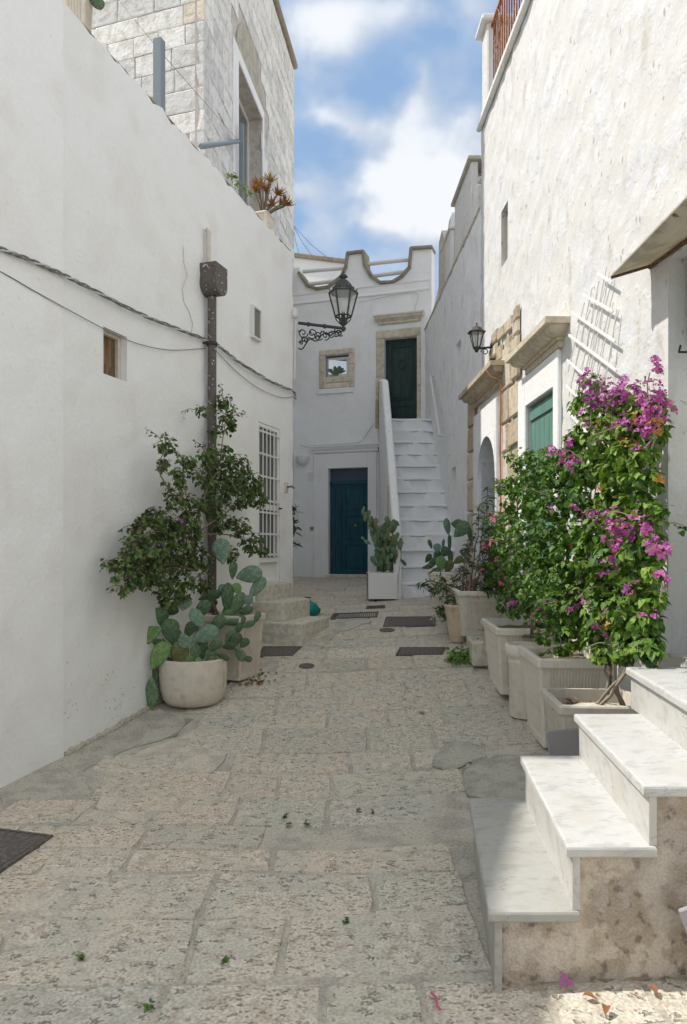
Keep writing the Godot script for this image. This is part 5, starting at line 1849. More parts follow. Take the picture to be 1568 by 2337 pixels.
# ---------------------------------------------------------------- iron in the ground
func cover(label: String, q: Array, grate := 0) -> void:
	var c := []
	for p in q: c.append(on_ground(p[0], p[1]))
	var mid: Vector3 = (c[0] + c[1] + c[2] + c[3]) / 4.0
	var t := thing("manhole_cover" if grate == 0 else "drain_grate", label, "manhole cover" if grate == 0 else "drain grate", Transform3D(Basis(), mid))
	var L := func(u: float, v: float, h: float) -> Vector3:
		var p: Vector3 = (c[0] as Vector3).lerp(c[1], u).lerp((c[3] as Vector3).lerp(c[2], u), v)
		return Vector3(p.x, ground_y(p.x, -p.z) + h, p.z) - mid
	var cell := func(s: SurfaceTool, u0: float, v0: float, u1: float, v1: float, h: float) -> void:
		var top := [L.call(u0, v0, h), L.call(u1, v0, h), L.call(u1, v1, h), L.call(u0, v1, h)]
		var low := [L.call(u0, v0, -0.02), L.call(u1, v0, -0.02), L.call(u1, v1, -0.02), L.call(u0, v1, -0.02)]
		face(s, top, Vector3.UP)
		var m: Vector3 = (top[0] + top[2]) / 2.0
		for i in 4:
			var e: Vector3 = (top[i] + top[(i + 1) % 4]) / 2.0
			face(s, [top[i], top[(i + 1) % 4], low[(i + 1) % 4], low[i]], e - m)
	var s := new_st()
	var e := 0.035
	cell.call(s, 0.0, 0.0, 1.0, e, 0.022)
	cell.call(s, 0.0, 1.0 - e, 1.0, 1.0, 0.022)
	cell.call(s, 0.0, e, e, 1.0 - e, 0.022)
	cell.call(s, 1.0 - e, e, 1.0, 1.0 - e, 0.022)
	part("frame", s, M.iron_cover, t)
	if grate == 0:
		s = new_st()
		for i in 4:
			for j in 4:
				cell.call(s, lerpf(e + 0.012, 1.0 - e - 0.012, i / 4.0), lerpf(e + 0.012, 1.0 - e - 0.012, j / 4.0), lerpf(e + 0.012, 1.0 - e - 0.012, (i + 1) / 4.0), lerpf(e + 0.012, 1.0 - e - 0.012, (j + 1) / 4.0), 0.0195)
		part("lid", s, M.iron_cover, t)
	else:
		s = new_st()
		face(s, [L.call(e, e, 0.006), L.call(1 - e, e, 0.006), L.call(1 - e, 1 - e, 0.006), L.call(e, 1 - e, 0.006)], Vector3.UP)
		part("pit", s, M.dark_hole, t)
		for i in grate:
			s = new_st()
			var u0 := lerpf(e, 1.0 - e, (i + 0.25) / grate)
			var u1 := lerpf(e, 1.0 - e, (i + 0.75) / grate)
			cell.call(s, u0, e, u1, 1.0 - e, 0.02)
			part("bar", s, M.iron_cover, t)

func covers() -> void:
	cover("dark iron manhole cover at the left edge of the near paving", [[-30, 2016], [122, 1914], [-110, 1884], [-300, 1960]])
	cover("dark iron manhole cover at the foot of the doorsteps", [[590, 1501], [668, 1500], [690, 1479], [600, 1479]])
	cover("dark iron manhole cover nearest to the right-hand planters, beside the ground creeper", [[903, 1498], [1010, 1497], [1018, 1481], [912, 1481]])
	cover("large dark iron manhole cover in the middle of the far paving", [[874, 1433], [994, 1430], [994, 1410], [881, 1411]])
	cover("long slotted iron drain grate left of the large manhole cover", [[754, 1414], [861, 1411], [864, 1399], [760, 1403]], 22)
	cover("small slotted iron drain grate below the white cube planter", [[835, 1391.5], [879, 1389.5], [879, 1384], [837, 1386]], 8)
	for q in [[700, 1522, 0.075, "small round iron cap in the paving in front of the doorsteps"], [884, 1440, 0.085, "small round iron cap just below the large manhole cover"]]:
		var s := new_st()
		lathe(s, Vector3.ZERO, [Vector2(q[2] + 0.01, -0.02), Vector2(q[2] + 0.01, 0.017), Vector2(q[2], 0.021), Vector2(q[2] * 0.9, 0.018), Vector2(0.0, 0.018)], 20)
		var g := on_ground(q[0], q[1])
		tag(part("manhole_cover", s, M.iron_cover, self, Transform3D(Basis(Vector3(1, 0, 0), 0.12 if q[1] < 1500 else 0.14), g)), q[3], "manhole cover")

# ---------------------------------------------------------------- pots
# a tapered rectangular planter: w across, d deep, h high; base on the origin
func planter(called: String, label: String, xf: Transform3D, w: float, d: float, h: float, m: Material, flutes := true, taper := 0.80, group := "", soil_drop := 0.07) -> Node3D:
	var t := thing(called, label, "planter", xf, group)
	var outline := func(k: float, amp: float) -> Array:
		var ring := []
		var hw := w / 2.0 * k
		var hd := d / 2.0 * k
		var cs := [Vector2(-hw, hd), Vector2(hw, hd), Vector2(hw, -hd), Vector2(-hw, -hd)]
		for e in 4:
			var a: Vector2 = cs[e]
			var b: Vector2 = cs[(e + 1) % 4]
			var len_ := w if e % 2 == 0 else d
			var n := maxi(4, int(len_ / 0.034)) if flutes else 2
			var nrm := (b - a).normalized()
			nrm = Vector2(nrm.y, -nrm.x)
			ring.append(a.lerp(b, 0.03))
			for i in n:
				for g in [[0.12, 0.0], [0.3, 1.0], [0.7, 1.0], [0.88, 0.0]]:
					var f: float = lerpf(0.14, 0.86, (i + g[0]) / n)
					ring.append(a.lerp(b, f) + nrm * amp * g[1] * -1.0)
			ring.append(a.lerp(b, 0.97))
		return ring
	var P := func(ring: Array, y: float) -> Array: return ring.map(func(v): return Vector3(v.x, y, v.y))
	var s := new_st()
	var amp := 0.010 if flutes else 0.0
	var foot: float = h * 0.07
	loft(s, [P.call(outline.call(taper + 0.015, 0.0), 0.0), P.call(outline.call(taper + 0.02, 0.0), foot)], true, true, false)
	var top_k := 0.945
	loft(s, [P.call(outline.call(taper, 0.0), foot), P.call(outline.call(lerpf(taper, top_k, 0.05), -amp), foot + h * 0.05), P.call(outline.call(lerpf(taper, top_k, 0.93), -amp), h * 0.86), P.call(outline.call(top_k, 0.0), h * 0.895)], false, false, false)
	part("body", s, m, t)
	s = new_st()
	var R := func(k: float, off: float, y: float) -> Array:
		var hw := w / 2.0 * k - off
		var hd := d / 2.0 * k - off
		var c := 0.02
		return [Vector3(-hw + c, y, hd), Vector3(hw - c, y, hd), Vector3(hw, y, hd - c), Vector3(hw, y, -hd + c), Vector3(hw - c, y, -hd), Vector3(-hw + c, y, -hd), Vector3(-hw, y, -hd + c), Vector3(-hw, y, hd - c)]
	loft(s, [R.call(top_k, 0.0, h * 0.885), R.call(1.0, 0.008, h * 0.89), R.call(1.0, 0.0, h * 0.905), R.call(1.0, 0.0, h - 0.014), R.call(1.0, 0.006, h - 0.003), R.call(1.0, 0.014, h)], false, false, false)
	# the rim's flat top and inner side
	var o: Array = R.call(1.0, 0.014, h)
	var q: Array = R.call(1.0, 0.036, h - 0.001)
	var u: Array = R.call(0.97, 0.036, h - soil_drop - 0.05)
	for i in 8:
		var j := (i + 1) % 8
		face(s, [o[i], o[j], q[j], q[i]], Vector3.UP)
		face(s, [q[i], q[j], u[j], u[i]], -(q[i] + q[j]))
	part("rim", s, m, t)
	s = new_st()
	s.set_smooth_group(1)
	var r := rnd(int(w * 1000 + d * 77))
	var hw := w / 2.0 * 0.97 - 0.03
	var hd := d / 2.0 * 0.97 - 0.03
	var hs := []
	for j in 7:
		var row := []
		for i in 7:
			row.append(Vector3(lerpf(-hw, hw, i / 6.0), h - soil_drop + r.randf_range(-0.012, 0.012), lerpf(-hd, hd, j / 6.0)))
		hs.append(row)
	for j in 6:
		for i in 6:
			face(s, [hs[j][i], hs[j][i + 1], hs[j + 1][i + 1], hs[j + 1][i]], Vector3.UP)
	part("soil", s, M.soil, t)
	return t

func round_pot(called: String, label: String, xf: Transform3D, prof: Array, m: Material, soil_r: float, soil_y: float) -> Node3D:
	var t := thing(called, label, "pot", xf)
	var s := new_st()
	lathe(s, Vector3.ZERO, prof, 36, true, false)
	part("body", s, m, t)
	s = new_st()
	lathe(s, Vector3.ZERO, [Vector2(soil_r, soil_y), Vector2(soil_r * 0.5, soil_y + 0.02), Vector2(0.0, soil_y + 0.025)], 18, false, false)
	part("soil", s, M.soil, t)
	return t

# ---------------------------------------------------------------- growing things
func leaf_mesh(l: float, w: float, fold: float, droop: float, prof := [0.06, 0.5, 0.40, 0.0]) -> Mesh:
	var s := new_st()
	s.set_smooth_group(1)
	var ts := [0.0, 0.28, 0.62, 1.0]
	var mids := []
	var lefts := []
	var rights := []
	for i in 4:
		var t: float = ts[i]
		var hw: float = prof[i] * w
		var z := -droop * t * t
		mids.append(Vector3(0, t * l, z))
		lefts.append(Vector3(-hw, t * l, z + fold * hw))
		rights.append(Vector3(hw, t * l, z + fold * hw))
	for i in 3:
		face(s, [mids[i], lefts[i], lefts[i + 1], mids[i + 1]] if i < 2 else [mids[i], lefts[i], mids[i + 1]], Vector3(0, 0, 1))
		face(s, [mids[i], mids[i + 1], rights[i + 1], rights[i]] if i < 2 else [mids[i], mids[i + 1], rights[i]], Vector3(0, 0, 1))
	return done(s)

# three papery bracts round a pale eye
func bract_mesh(l: float) -> Mesh:
	var s := new_st()
	s.set_smooth_group(1)
	for k in 3:
		var b := Basis(Vector3(0, 0, 1), TAU * k / 3.0)
		var P := func(x: float, y: float, z: float) -> Vector3: return b * Vector3(x * l, y * l, z * l)
		var a: Vector3 = P.call(0, 0, 0)
		var tip: Vector3 = P.call(0, 1.0, 0.25)
		var m: Vector3 = P.call(0, 0.5, 0.28)
		var lf: Vector3 = P.call(-0.42, 0.45, 0.45)
		var rt: Vector3 = P.call(0.42, 0.45, 0.45)
		face(s, [a, lf, m], Vector3(0, 0, 1))
		face(s, [a, m, rt], Vector3(0, 0, 1))
		face(s, [m, lf, tip], Vector3(0, 0, 1))
		face(s, [m, tip, rt], Vector3(0, 0, 1))
	return done(s)

func leaf_xf(r: RandomNumberGenerator, pos: Vector3, out: Vector3, sag: float, lo := 0.7, hi := 1.25) -> Transform3D:
	var rv := Vector3(r.randfn(), r.randfn(), r.randfn())
	var n := (out * 0.55 + Vector3.UP * 0.55 + rv * 0.42).normalized()
	var tip := Vector3(r.randfn(), r.randfn() * 0.5 - sag, r.randfn()) + out * 0.6
	tip = (tip - n * tip.dot(n))
	if tip.length() < 0.01: tip = n.cross(Vector3.RIGHT)
	tip = tip.normalized()
	var k := r.randf_range(lo, hi)
	return Transform3D(Basis(tip.cross(n) * k, tip * k, n * k), pos)

# clumps: [centre, radius, count]
func clump_leaves(clumps: Array, r: RandomNumberGenerator, sag: float, gap := -0.12, flat := Vector3.ONE) -> Array:
	var out := []
	for c in clumps:
		var n := 0
		var tries := 0
		while n < c[2] and tries < c[2] * 4:
			tries += 1
			var d := Vector3(r.randfn(), r.randfn(), r.randfn()).normalized()
			var p: Vector3 = c[0] + d * flat * c[1] * (0.30 + 0.75 * sqrt(r.randf()))
			if lump.get_noise_3dv(p * 26.0) < gap: continue
			out.append(leaf_xf(r, p, d, sag))
			n += 1
	return out

func scatter(under: Node3D, called: String, rest: String, mesh: Mesh, mats: Array, xfs: Array, r: RandomNumberGenerator, limit := 260) -> void:
	var inv := under.transform.affine_inverse()
	var eye := Vector3(0, EYE, 0)
	var keyed := []
	for x in xfs: keyed.append([x.origin.distance_squared_to(eye) + r.randf() * 2.0, x])
	keyed.sort_custom(func(a, b): return a[0] < b[0])
	var left := []
	for i in keyed.size():
		if i < limit: place(called, mesh, mats[r.randi_range(0, mats.size() - 1)], under, inv * keyed[i][1])
		else: left.append(keyed[i][1])
	if left.is_empty(): return
	var mm := MultiMesh.new()
	mm.transform_format = MultiMesh.TRANSFORM_3D
	mm.use_colors = true
	mm.mesh = mesh
	mm.instance_count = left.size()
	for i in left.size():
		mm.set_instance_transform(i, inv * left[i])
		var c: Color = mats[r.randi_range(0, mats.size() - 1)].albedo_color.srgb_to_linear()
		var g := r.randf_range(0.8, 1.2)
		mm.set_instance_color(i, Color(c.r * g, c.g * g, c.b * g))
	var key: String = "stuff_" + rest
	if not M.has(key):
		var m := StandardMaterial3D.new()
		m.resource_name = key
		m.vertex_color_use_as_albedo = true
		m.roughness = 0.55
		m.metallic_specular = 0.4
		m.cull_mode = BaseMaterial3D.CULL_DISABLED
		m.backlight_enabled = true
		m.backlight = Color(0.55, 0.6, 0.32).linear_to_srgb() if rest == "foliage" else Color(0.7, 0.6, 0.65).linear_to_srgb()
		M[key] = m
	var o := MultiMeshInstance3D.new()
	o.name = numbered(rest, under)
	o.multimesh = mm
	o.material_override = M[key]
	under.add_child(o, true)
	tag(o, "", "", "", "stuff")

func stem(under: Node3D, pts: Array, r0: float, r1: float, m: Material, called := "stem") -> void:
	var inv := under.transform.affine_inverse()
	var q := []
	var rad := []
	var n := (pts.size() - 1) * 5 + 1
	for i in n:
		var f := float(i) / (n - 1) * (pts.size() - 1)
		var j := mini(int(f), pts.size() - 2)
		var p: Vector3 = (pts[j] as Vector3).cubic_interpolate(pts[j + 1], pts[maxi(j - 1, 0)], pts[mini(j + 2, pts.size() - 1)], f - j)
		var jit := Vector3(lump.get_noise_3dv(p * 30.0), 0.0, lump.get_noise_3dv(p * 30.0 + Vector3(9, 9, 9))) * 0.03 * (1.0 if i > 0 else 0.0)
		q.append(inv * (p + jit))
		rad.append(lerpf(r0, r1, float(i) / (n - 1)))
	var s := new_st()
	tube(s, q, rad, 6)
	part(called, s, m, under)

var pad_cache: Mesh
func pad_mesh() -> Mesh:
	if pad_cache: return pad_cache
	var s := new_st()
	var rings := []
	for q in [[0.0, 0.10, 0.6], [0.05, 0.20, 0.8], [0.16, 0.48, 0.95], [0.32, 0.76, 1.0], [0.5, 0.95, 1.0], [0.66, 1.0, 0.95], [0.8, 0.90, 0.85], [0.91, 0.66, 0.7], [0.97, 0.40, 0.5], [1.0, 0.12, 0.25]]:
		var ring := []
		for k in 14:
			var a := TAU * k / 14.0
			ring.append(Vector3(cos(a) * q[1] * 0.5, q[0] - 0.5, sin(a) * q[2] * 0.055 * (0.6 + 0.4 * absf(sin(a)))))
		rings.append(ring)
	loft(s, rings)
	pad_cache = done(s)
	return pad_cache

# pads: [x, y, length, width, lean, depth shift, turn, skin]
func cactus(called: String, label: String, base: Vector3, depth: float, pads: Array, group := "") -> Node3D:
	var t := thing(called, label, "cactus", Transform3D(Basis(), base), group)
	var r := rnd(pads.size() * 31)
	for p in pads:
		var d: float = depth + p[5]
		var c := at(p[0], p[1], d)
		var k := d / F
		var a: float = deg_to_rad(p[4])
		var y := Vector3(sin(a), cos(a), r.randf_range(-0.2, 0.2)).normalized()
		var z := Vector3(0, 0, 1).rotated(y, deg_to_rad(p[6]))
		z = (z - y * z.dot(y)).normalized()
		var x := y.cross(z)
		var l: float = p[2] * k
		var w: float = p[3] * k / maxf(0.35, absf(cos(deg_to_rad(p[6]))))
		place("pad", pad_mesh(), M[p[7]], t, Transform3D(Basis(x * w, y * l, z * minf(l, 0.32) * 1.15), c - base))
	return t

func px_clumps(list: Array, where: Callable) -> Array:
	var out := []
	for q in list:
		var c: Vector3 = where.call(q[0], q[1])
		out.append([c, q[2] * -c.z / F, q[3]])
	return out

# young shoots that reach out of the crown, leaves set along them
func sprigs(under: Node3D, clumps: Array, r: RandomNumberGenerator, n: int, m: Material) -> Array:
	var out := []
	for i in n:
		var c: Array = clumps[r.randi_range(0, clumps.size() - 1)]
		var d := Vector3(r.randfn(), absf(r.randfn()) * 0.8 - 0.15, r.randfn()).normalized()
		var l: float = c[1] + r.randf_range(0.06, 0.2)
		var tip: Vector3 = c[0] + d * l + Vector3(0, -0.03, 0)
		stem(under, [c[0], c[0] + d * l * 0.55 + Vector3(0, 0.02, 0), tip], 0.005, 0.002, m, "twig")
		for k in 9:
			var p: Vector3 = (c[0] + d * l * 0.5).lerp(tip, k / 8.0) + Vector3(r.randfn(), r.randfn(), r.randfn()) * 0.012
			out.append(leaf_xf(r, p, d, 0.6, 0.5, 0.95))
	return out

func left_plants() -> void:
	# round pot with a prickly pear
	var pz := 7.02
	var base := gp((441.0 - CX) / F * pz, pz, -0.01)
	var R := 0.313
	round_pot("round_pot", "round cream pot holding the big prickly pear against the left wall", Transform3D(Basis(), base), [Vector2(0.20, 0.0), Vector2(0.245, 0.012), Vector2(0.285, 0.06), Vector2(R, 0.16), Vector2(R + 0.005, 0.28), Vector2(R, 0.42), Vector2(R - 0.004, 0.435), Vector2(R - 0.02, 0.438), Vector2(R - 0.03, 0.425), Vector2(R - 0.035, 0.34)], M.pot, R - 0.035, 0.36)
	var X := func(x: float) -> float: return 228.2 + x * 0.3639
	var Y := func(y: float) -> float: return 855.9 + y * 0.3639
	var raw := [[525, 1432, 92, 100, 10, -0.05, 10, "pad_blue"], [362, 1528, 150, 105, 30, 0.0, 35, "pad"], [305, 1540, 75, 50, 0, 0.05, 40, "pad_dark"], [310, 1625, 165, 110, -115, -0.15, 10, "pad_bright"], [440, 1600, 150, 110, 5, 0.0, 20, "pad"], [450, 1480, 90, 60, 60, 0.1, 45, "pad_dark"], [610, 1528, 140, 80, -30, -0.1, 20, "pad_blue"], [660, 1630, 185, 112, 65, -0.18, 10, "pad_blue"], [530, 1666, 100, 98, 160, -0.2, 5, "pad_blue"], [640, 1470, 140, 80, 40, 0.1, 30, "pad_dark"], [370, 1760, 190, 112, 28, -0.22, 10, "pad_bright"], [285, 1780, 130, 75, 20, -0.05, 30, "pad_blue"], [500, 1760, 190, 115, 5, -0.12, 10, "pad_olive"], [325, 1985, 195, 92, 182, -0.2, 5, "pad"], [285, 1895, 120, 60, 190, -0.05, 40, "pad_dark"], [340, 1690, 130, 60, 70, -0.05, 50, "pad"], [345, 1640, 120, 50, -10, 0.05, 60, "pad_blue"], [600, 1750, 120, 60, 0, -0.05, 45, "pad"], [640, 1740, 110, 70, 15, 0.0, 20, "pad_dark"], [690, 1760, 100, 70, 30, -0.05, 30, "pad"], [720, 1700, 110, 60, 50, -0.08, 40, "pad"], [770, 1765, 90, 50, 110, -0.1, 40, "pad_dark"], [650, 1680, 90, 60, -10, 0.0, 10, "pad_dark"], [560, 1600, 120, 60, 20, 0.12, 30, "pad_dark"], [480, 1660, 160, 90, -20, 0.02, 15, "pad_dark"], [420, 1820, 110, 70, 10, -0.05, 30, "pad_dark"], [560, 1800, 90, 60, 0, -0.1, 20, "pad_bright"], [700, 1800, 80, 50, 20, -0.12, 30, "pad_olive"], [745, 1810, 70, 44, 30, -0.1, 30, "pad"], [620, 1810, 80, 50, -10, -0.12, 20, "pad_bright"], [295, 2085, 34, 30, 200, -0.2, 10, "pad_bright"], [325, 2088, 30, 26, 170, -0.2, 10, "pad_bright"], [340, 1880, 110, 60, 175, -0.1, 20, "pad_dark"], [380, 1700, 120, 90, -50, 0.05, 10, "pad_dark"]]
	var pads := []
	for p in raw: pads.append([X.call(p[0]), Y.call(p[1]), p[2] * 0.3639, p[3] * 0.3639] + p.slice(4))
	var c := cactus("prickly_pear", "broad prickly pear spilling out of the round cream pot", base + Vector3(0, 0.36, 0), pz, pads)
	for q in [[226, 1609], [212, 1688]]:
		var s := new_st()
		var p := at(X.call(q[0]), Y.call(q[1]), pz - 0.15)
		lathe(s, Vector3.ZERO, [Vector2(0.0, -0.045), Vector2(0.022, -0.036), Vector2(0.029, 0.0), Vector2(0.024, 0.034), Vector2(0.0, 0.04)], 10)
		part("fruit", s, M.fruit, c, Transform3D(Basis(Vector3(0, 0, 1), 1.2), p - c.position))
	# fluted planter behind it
	var pb := LW * Vector3(8.25, 0, 0.335)
	pb.y = ground_y(pb.x, -pb.z) + 0.0
	planter("fluted_planter", "tall fluted cream planter behind the round pot on the left", Transform3D(LW.basis.rotated(Vector3.UP, -0.10), pb), 0.50, 0.56, 0.655, M.pot)
	raw = [[763, 1105, 165, 118, -8, 0.0, 8, "pad_blue"], [835, 1225, 115, 48, 5, 0.05, 40, "pad_dark"], [935, 1252, 172, 112, 78, -0.05, 10, "pad_blue"], [985, 1333, 160, 75, 38, 0.0, 15, "pad_blue"], [690, 1386, 150, 66, 72, 0.0, 30, "pad_dark"], [800, 1400, 200, 75, 3, 0.0, 25, "pad_dark"], [860, 1340, 80, 60, -30, 0.05, 20, "pad_bright"], [860, 1438, 170, 80, 28, 0.02, 15, "pad"], [930, 1416, 76, 62, 10, -0.03, 5, "pad_blue"], [910, 1478, 100, 56, 70, 0.0, 20, "pad_dark"], [780, 1350, 90, 60, -40, 0.08, 20, "pad_blue"], [800, 1520, 160, 60, 0, 0.05, 40, "pad_dark"], [820, 1550, 130, 46, 85, -0.1, 30, "pad"], [890, 1540, 70, 48, 10, -0.1, 15, "pad_dark"], [870, 1590, 70, 46, 20, -0.12, 15, "pad_dark"], [985, 1520, 80, 40, 25, -0.1, 20, "pad_dark"], [930, 1565, 90, 44, 70, -0.1, 30, "pad"], [815, 1640, 110, 50, 30, -0.15, 30, "pad"], [850, 1660, 100, 70, 40, -0.15, 20, "pad_dark"], [810, 1700, 100, 50, 80, -0.18, 20, "pad_dark"], [905, 1682, 80, 54, 40, -0.2, 15, "pad_dark"], [878, 1748, 110, 66, 150, -0.2, 10, "pad"], [925, 1780, 60, 44, 100, -0.2, 10, "pad_dark"], [740, 1560, 130, 80, 30, -0.1, 15, "pad"], [790, 1500, 90, 44, 60, 0.0, 30, "pad_bright"]]
	pads = []
	for p in raw: pads.append([X.call(p[0]), Y.call(p[1]), p[2] * 0.3639, p[3] * 0.3639] + p.slice(4))
	cactus("prickly_pear", "tall prickly pear growing from the fluted planter beside the drainpipe", pb + Vector3(0, 0.58, 0), 7.5, pads)
	# straggling bougainvillea behind the drainpipe
	var t := thing("bougainvillea", "straggling dark green bougainvillea against the left wall round the drainpipe", "shrub", Transform3D(Basis(), pb + Vector3(-0.12, 0.58, -0.06)))
	var list := [[510, 920, 22, 60], [522, 955, 20, 55], [500, 985, 15, 24], [462, 938, 13, 22], [522, 980, 14, 26], [380, 1018, 20, 40], [372, 1060, 16, 34], [400, 1095, 28, 80], [425, 1060, 24, 60], [470, 1040, 22, 60], [505, 1045, 30, 120], [540, 1070, 34, 160], [572, 1105, 30, 170], [588, 1138, 22, 90], [540, 1125, 38, 200], [500, 1105, 34, 140], [460, 1090, 22, 50], [400, 1140, 26, 60], [440, 1150, 26, 80], [480, 1150, 28, 100], [350, 1180, 24, 80], [328, 1205, 26, 110], [380, 1200, 34, 150], [430, 1200, 32, 140], [300, 1250, 28, 110], [340, 1260, 40, 210], [400, 1260, 42, 230], [450, 1270, 36, 140], [500, 1190, 26, 90], [545, 1200, 26, 90], [572, 1240, 26, 90], [598, 1255, 12, 24], [270, 1292, 20, 60], [310, 1310, 30, 120], [360, 1320, 38, 170], [410, 1335, 34, 130], [258, 1318, 10, 18], [288, 1345, 14, 34], [385, 1370, 22, 60], [520, 1265, 22, 50], [460, 1330, 22, 40]]
	var where := func(x: float, y: float) -> Vector3: return LW * on3(LW, x, y, 0.20 if y < 1000 else 0.27)
	var r := rnd(51)
	for q in list: q[3] = int(q[3] * 1.7)
	var xfs := clump_leaves(px_clumps(list, where), r, 1.0, -0.03)
	xfs += sprigs(t, px_clumps(list, where), r, 40, M.bark)
	scatter(t, "leaf", "foliage", leaf_mesh(0.048, 0.032, 0.35, 0.012), [M.dull_a, M.dull_b, M.dull_a, M.dull_d, M.dull_c], xfs, r, 280)
	var fl := clump_leaves(px_clumps([[395, 1195, 22, 16], [420, 1240, 20, 10], [310, 1215, 14, 5], [415, 1160, 6, 3], [335, 1325, 10, 5], [380, 1245, 20, 8]], where), r, 0.3, -1.0)
	scatter(t, "bract", "bracts", bract_mesh(0.022), [M.bract_a], fl, r, 60)
	var o := t.position
	for q in [[[446, 1215], [420, 1150], [385, 1120], [365, 1075], [372, 1020]], [[450, 1210], [470, 1120], [500, 1060], [515, 930]], [[455, 1215], [520, 1170], [560, 1130], [590, 1110]], [[445, 1215], [400, 1215], [330, 1220], [270, 1290]], [[450, 1230], [520, 1220], [575, 1240]], [[440, 1300], [380, 1290], [320, 1310], [265, 1325]], [[470, 1300], [430, 1330], [385, 1370]]]:
		var pts := [o, at(448, 1300, 7.75)]
		for v in q: pts.append(where.call(v[0], v[1]))
		stem(t, pts, 0.016, 0.004, M.bark)
	# litter at the planter's foot
	r = rnd(71)
	var lt := thing("dry_leaves", "scatter of rust-brown dry leaves at the foot of the fluted planter", "leaves", Transform3D(Basis(), on_ground(585, 1558)))
	for i in 46:
		var p := on_ground(570 + r.randfn() * 16.0 + (30 if i % 3 == 0 else 0), 1560 + r.randfn() * 5.0 - (14 if i % 3 == 0 else 0))
		var x := leaf_xf(r, p + Vector3(0, 0.022 + r.randf() * 0.012, 0), Vector3.UP, 0.0)
		place("dry_leaf", leaf_m("dry"), M.dry_leaf if r.randf() < 0.7 else M.dull_d, lt, Transform3D(x.basis, x.origin - lt.position))
	# rubbish bag behind the steps
	var g := on_ground(703, 1405)
	var bag := thing("rubbish_bag", "knotted teal rubbish bag tucked behind the doorsteps", "bag", Transform3D(Basis(), g))
	var s := new_st()
	var rings := []
	for q in [[0.0, 0.10], [0.03, 0.15], [0.09, 0.155], [0.16, 0.11], [0.20, 0.04], [0.23, 0.02], [0.26, 0.05]]:
		var ring := []
		for k in 14:
			var a := TAU * k / 14.0
			var rr: float = q[1] * (1.0 + 0.16 * sin(a * 5.0 + q[0] * 20.0) + 0.08 * sin(a * 9.0))
			ring.append(Vector3(cos(a) * rr, q[0], sin(a) * rr))
		rings.append(ring)
	loft(s, rings)
	part("sack", s, M.bag_teal, bag)
	# oleander peeping round the corner
	var ob := on_ground(660, 1330)
	ob = gp(-1.05, 12.6)
	var ol := thing("oleander", "dark oleander peeping out past the corner of the left house", "shrub", Transform3D(Basis(), ob))
	r = rnd(81)
	for q in [[668, 1240], [664, 1190], [670, 1165], [672, 1205]]:
		var tip := at(q[0] + 4, q[1], 12.5)
		stem(ol, [ob, ob.lerp(tip, 0.6) + Vector3(-0.05, 0, 0), tip], 0.012, 0.005, M.bark)
		for i in 16:
			var x := leaf_xf(r, tip + Vector3(r.randfn(), r.randfn(), r.randfn()) * 0.03, Vector3(r.randf_range(-0.2, 1.0), r.randf_range(-0.4, 0.8), r.randfn() * 0.5).normalized(), -0.1)
			place("leaf", leaf_m("ole"), M.ole_a if i % 2 else M.dull_d, ol, Transform3D(x.basis * 1.1, x.origin - ob))

var leaf_cache := {}
func leaf_m(k: String) -> Mesh:
	if not leaf_cache.has(k):
		match k:
			"dry": leaf_cache[k] = leaf_mesh(0.05, 0.03, 0.7, 0.02)
			"ole": leaf_cache[k] = leaf_mesh(0.125, 0.028, 0.25, 0.02, [0.15, 0.5, 0.45, 0.0])
			"ole_small": leaf_cache[k] = leaf_mesh(0.095, 0.022, 0.25, 0.02, [0.15, 0.5, 0.45, 0.0])
			"weed": leaf_cache[k] = leaf_mesh(0.03, 0.022, 0.2, 0.006)
			"aloe": leaf_cache[k] = leaf_mesh(0.15, 0.03, 0.5, -0.03, [0.5, 0.48, 0.3, 0.0])
			"creeper": leaf_cache[k] = leaf_mesh(0.05, 0.05, 0.15, 0.01)
	return leaf_cache[k]

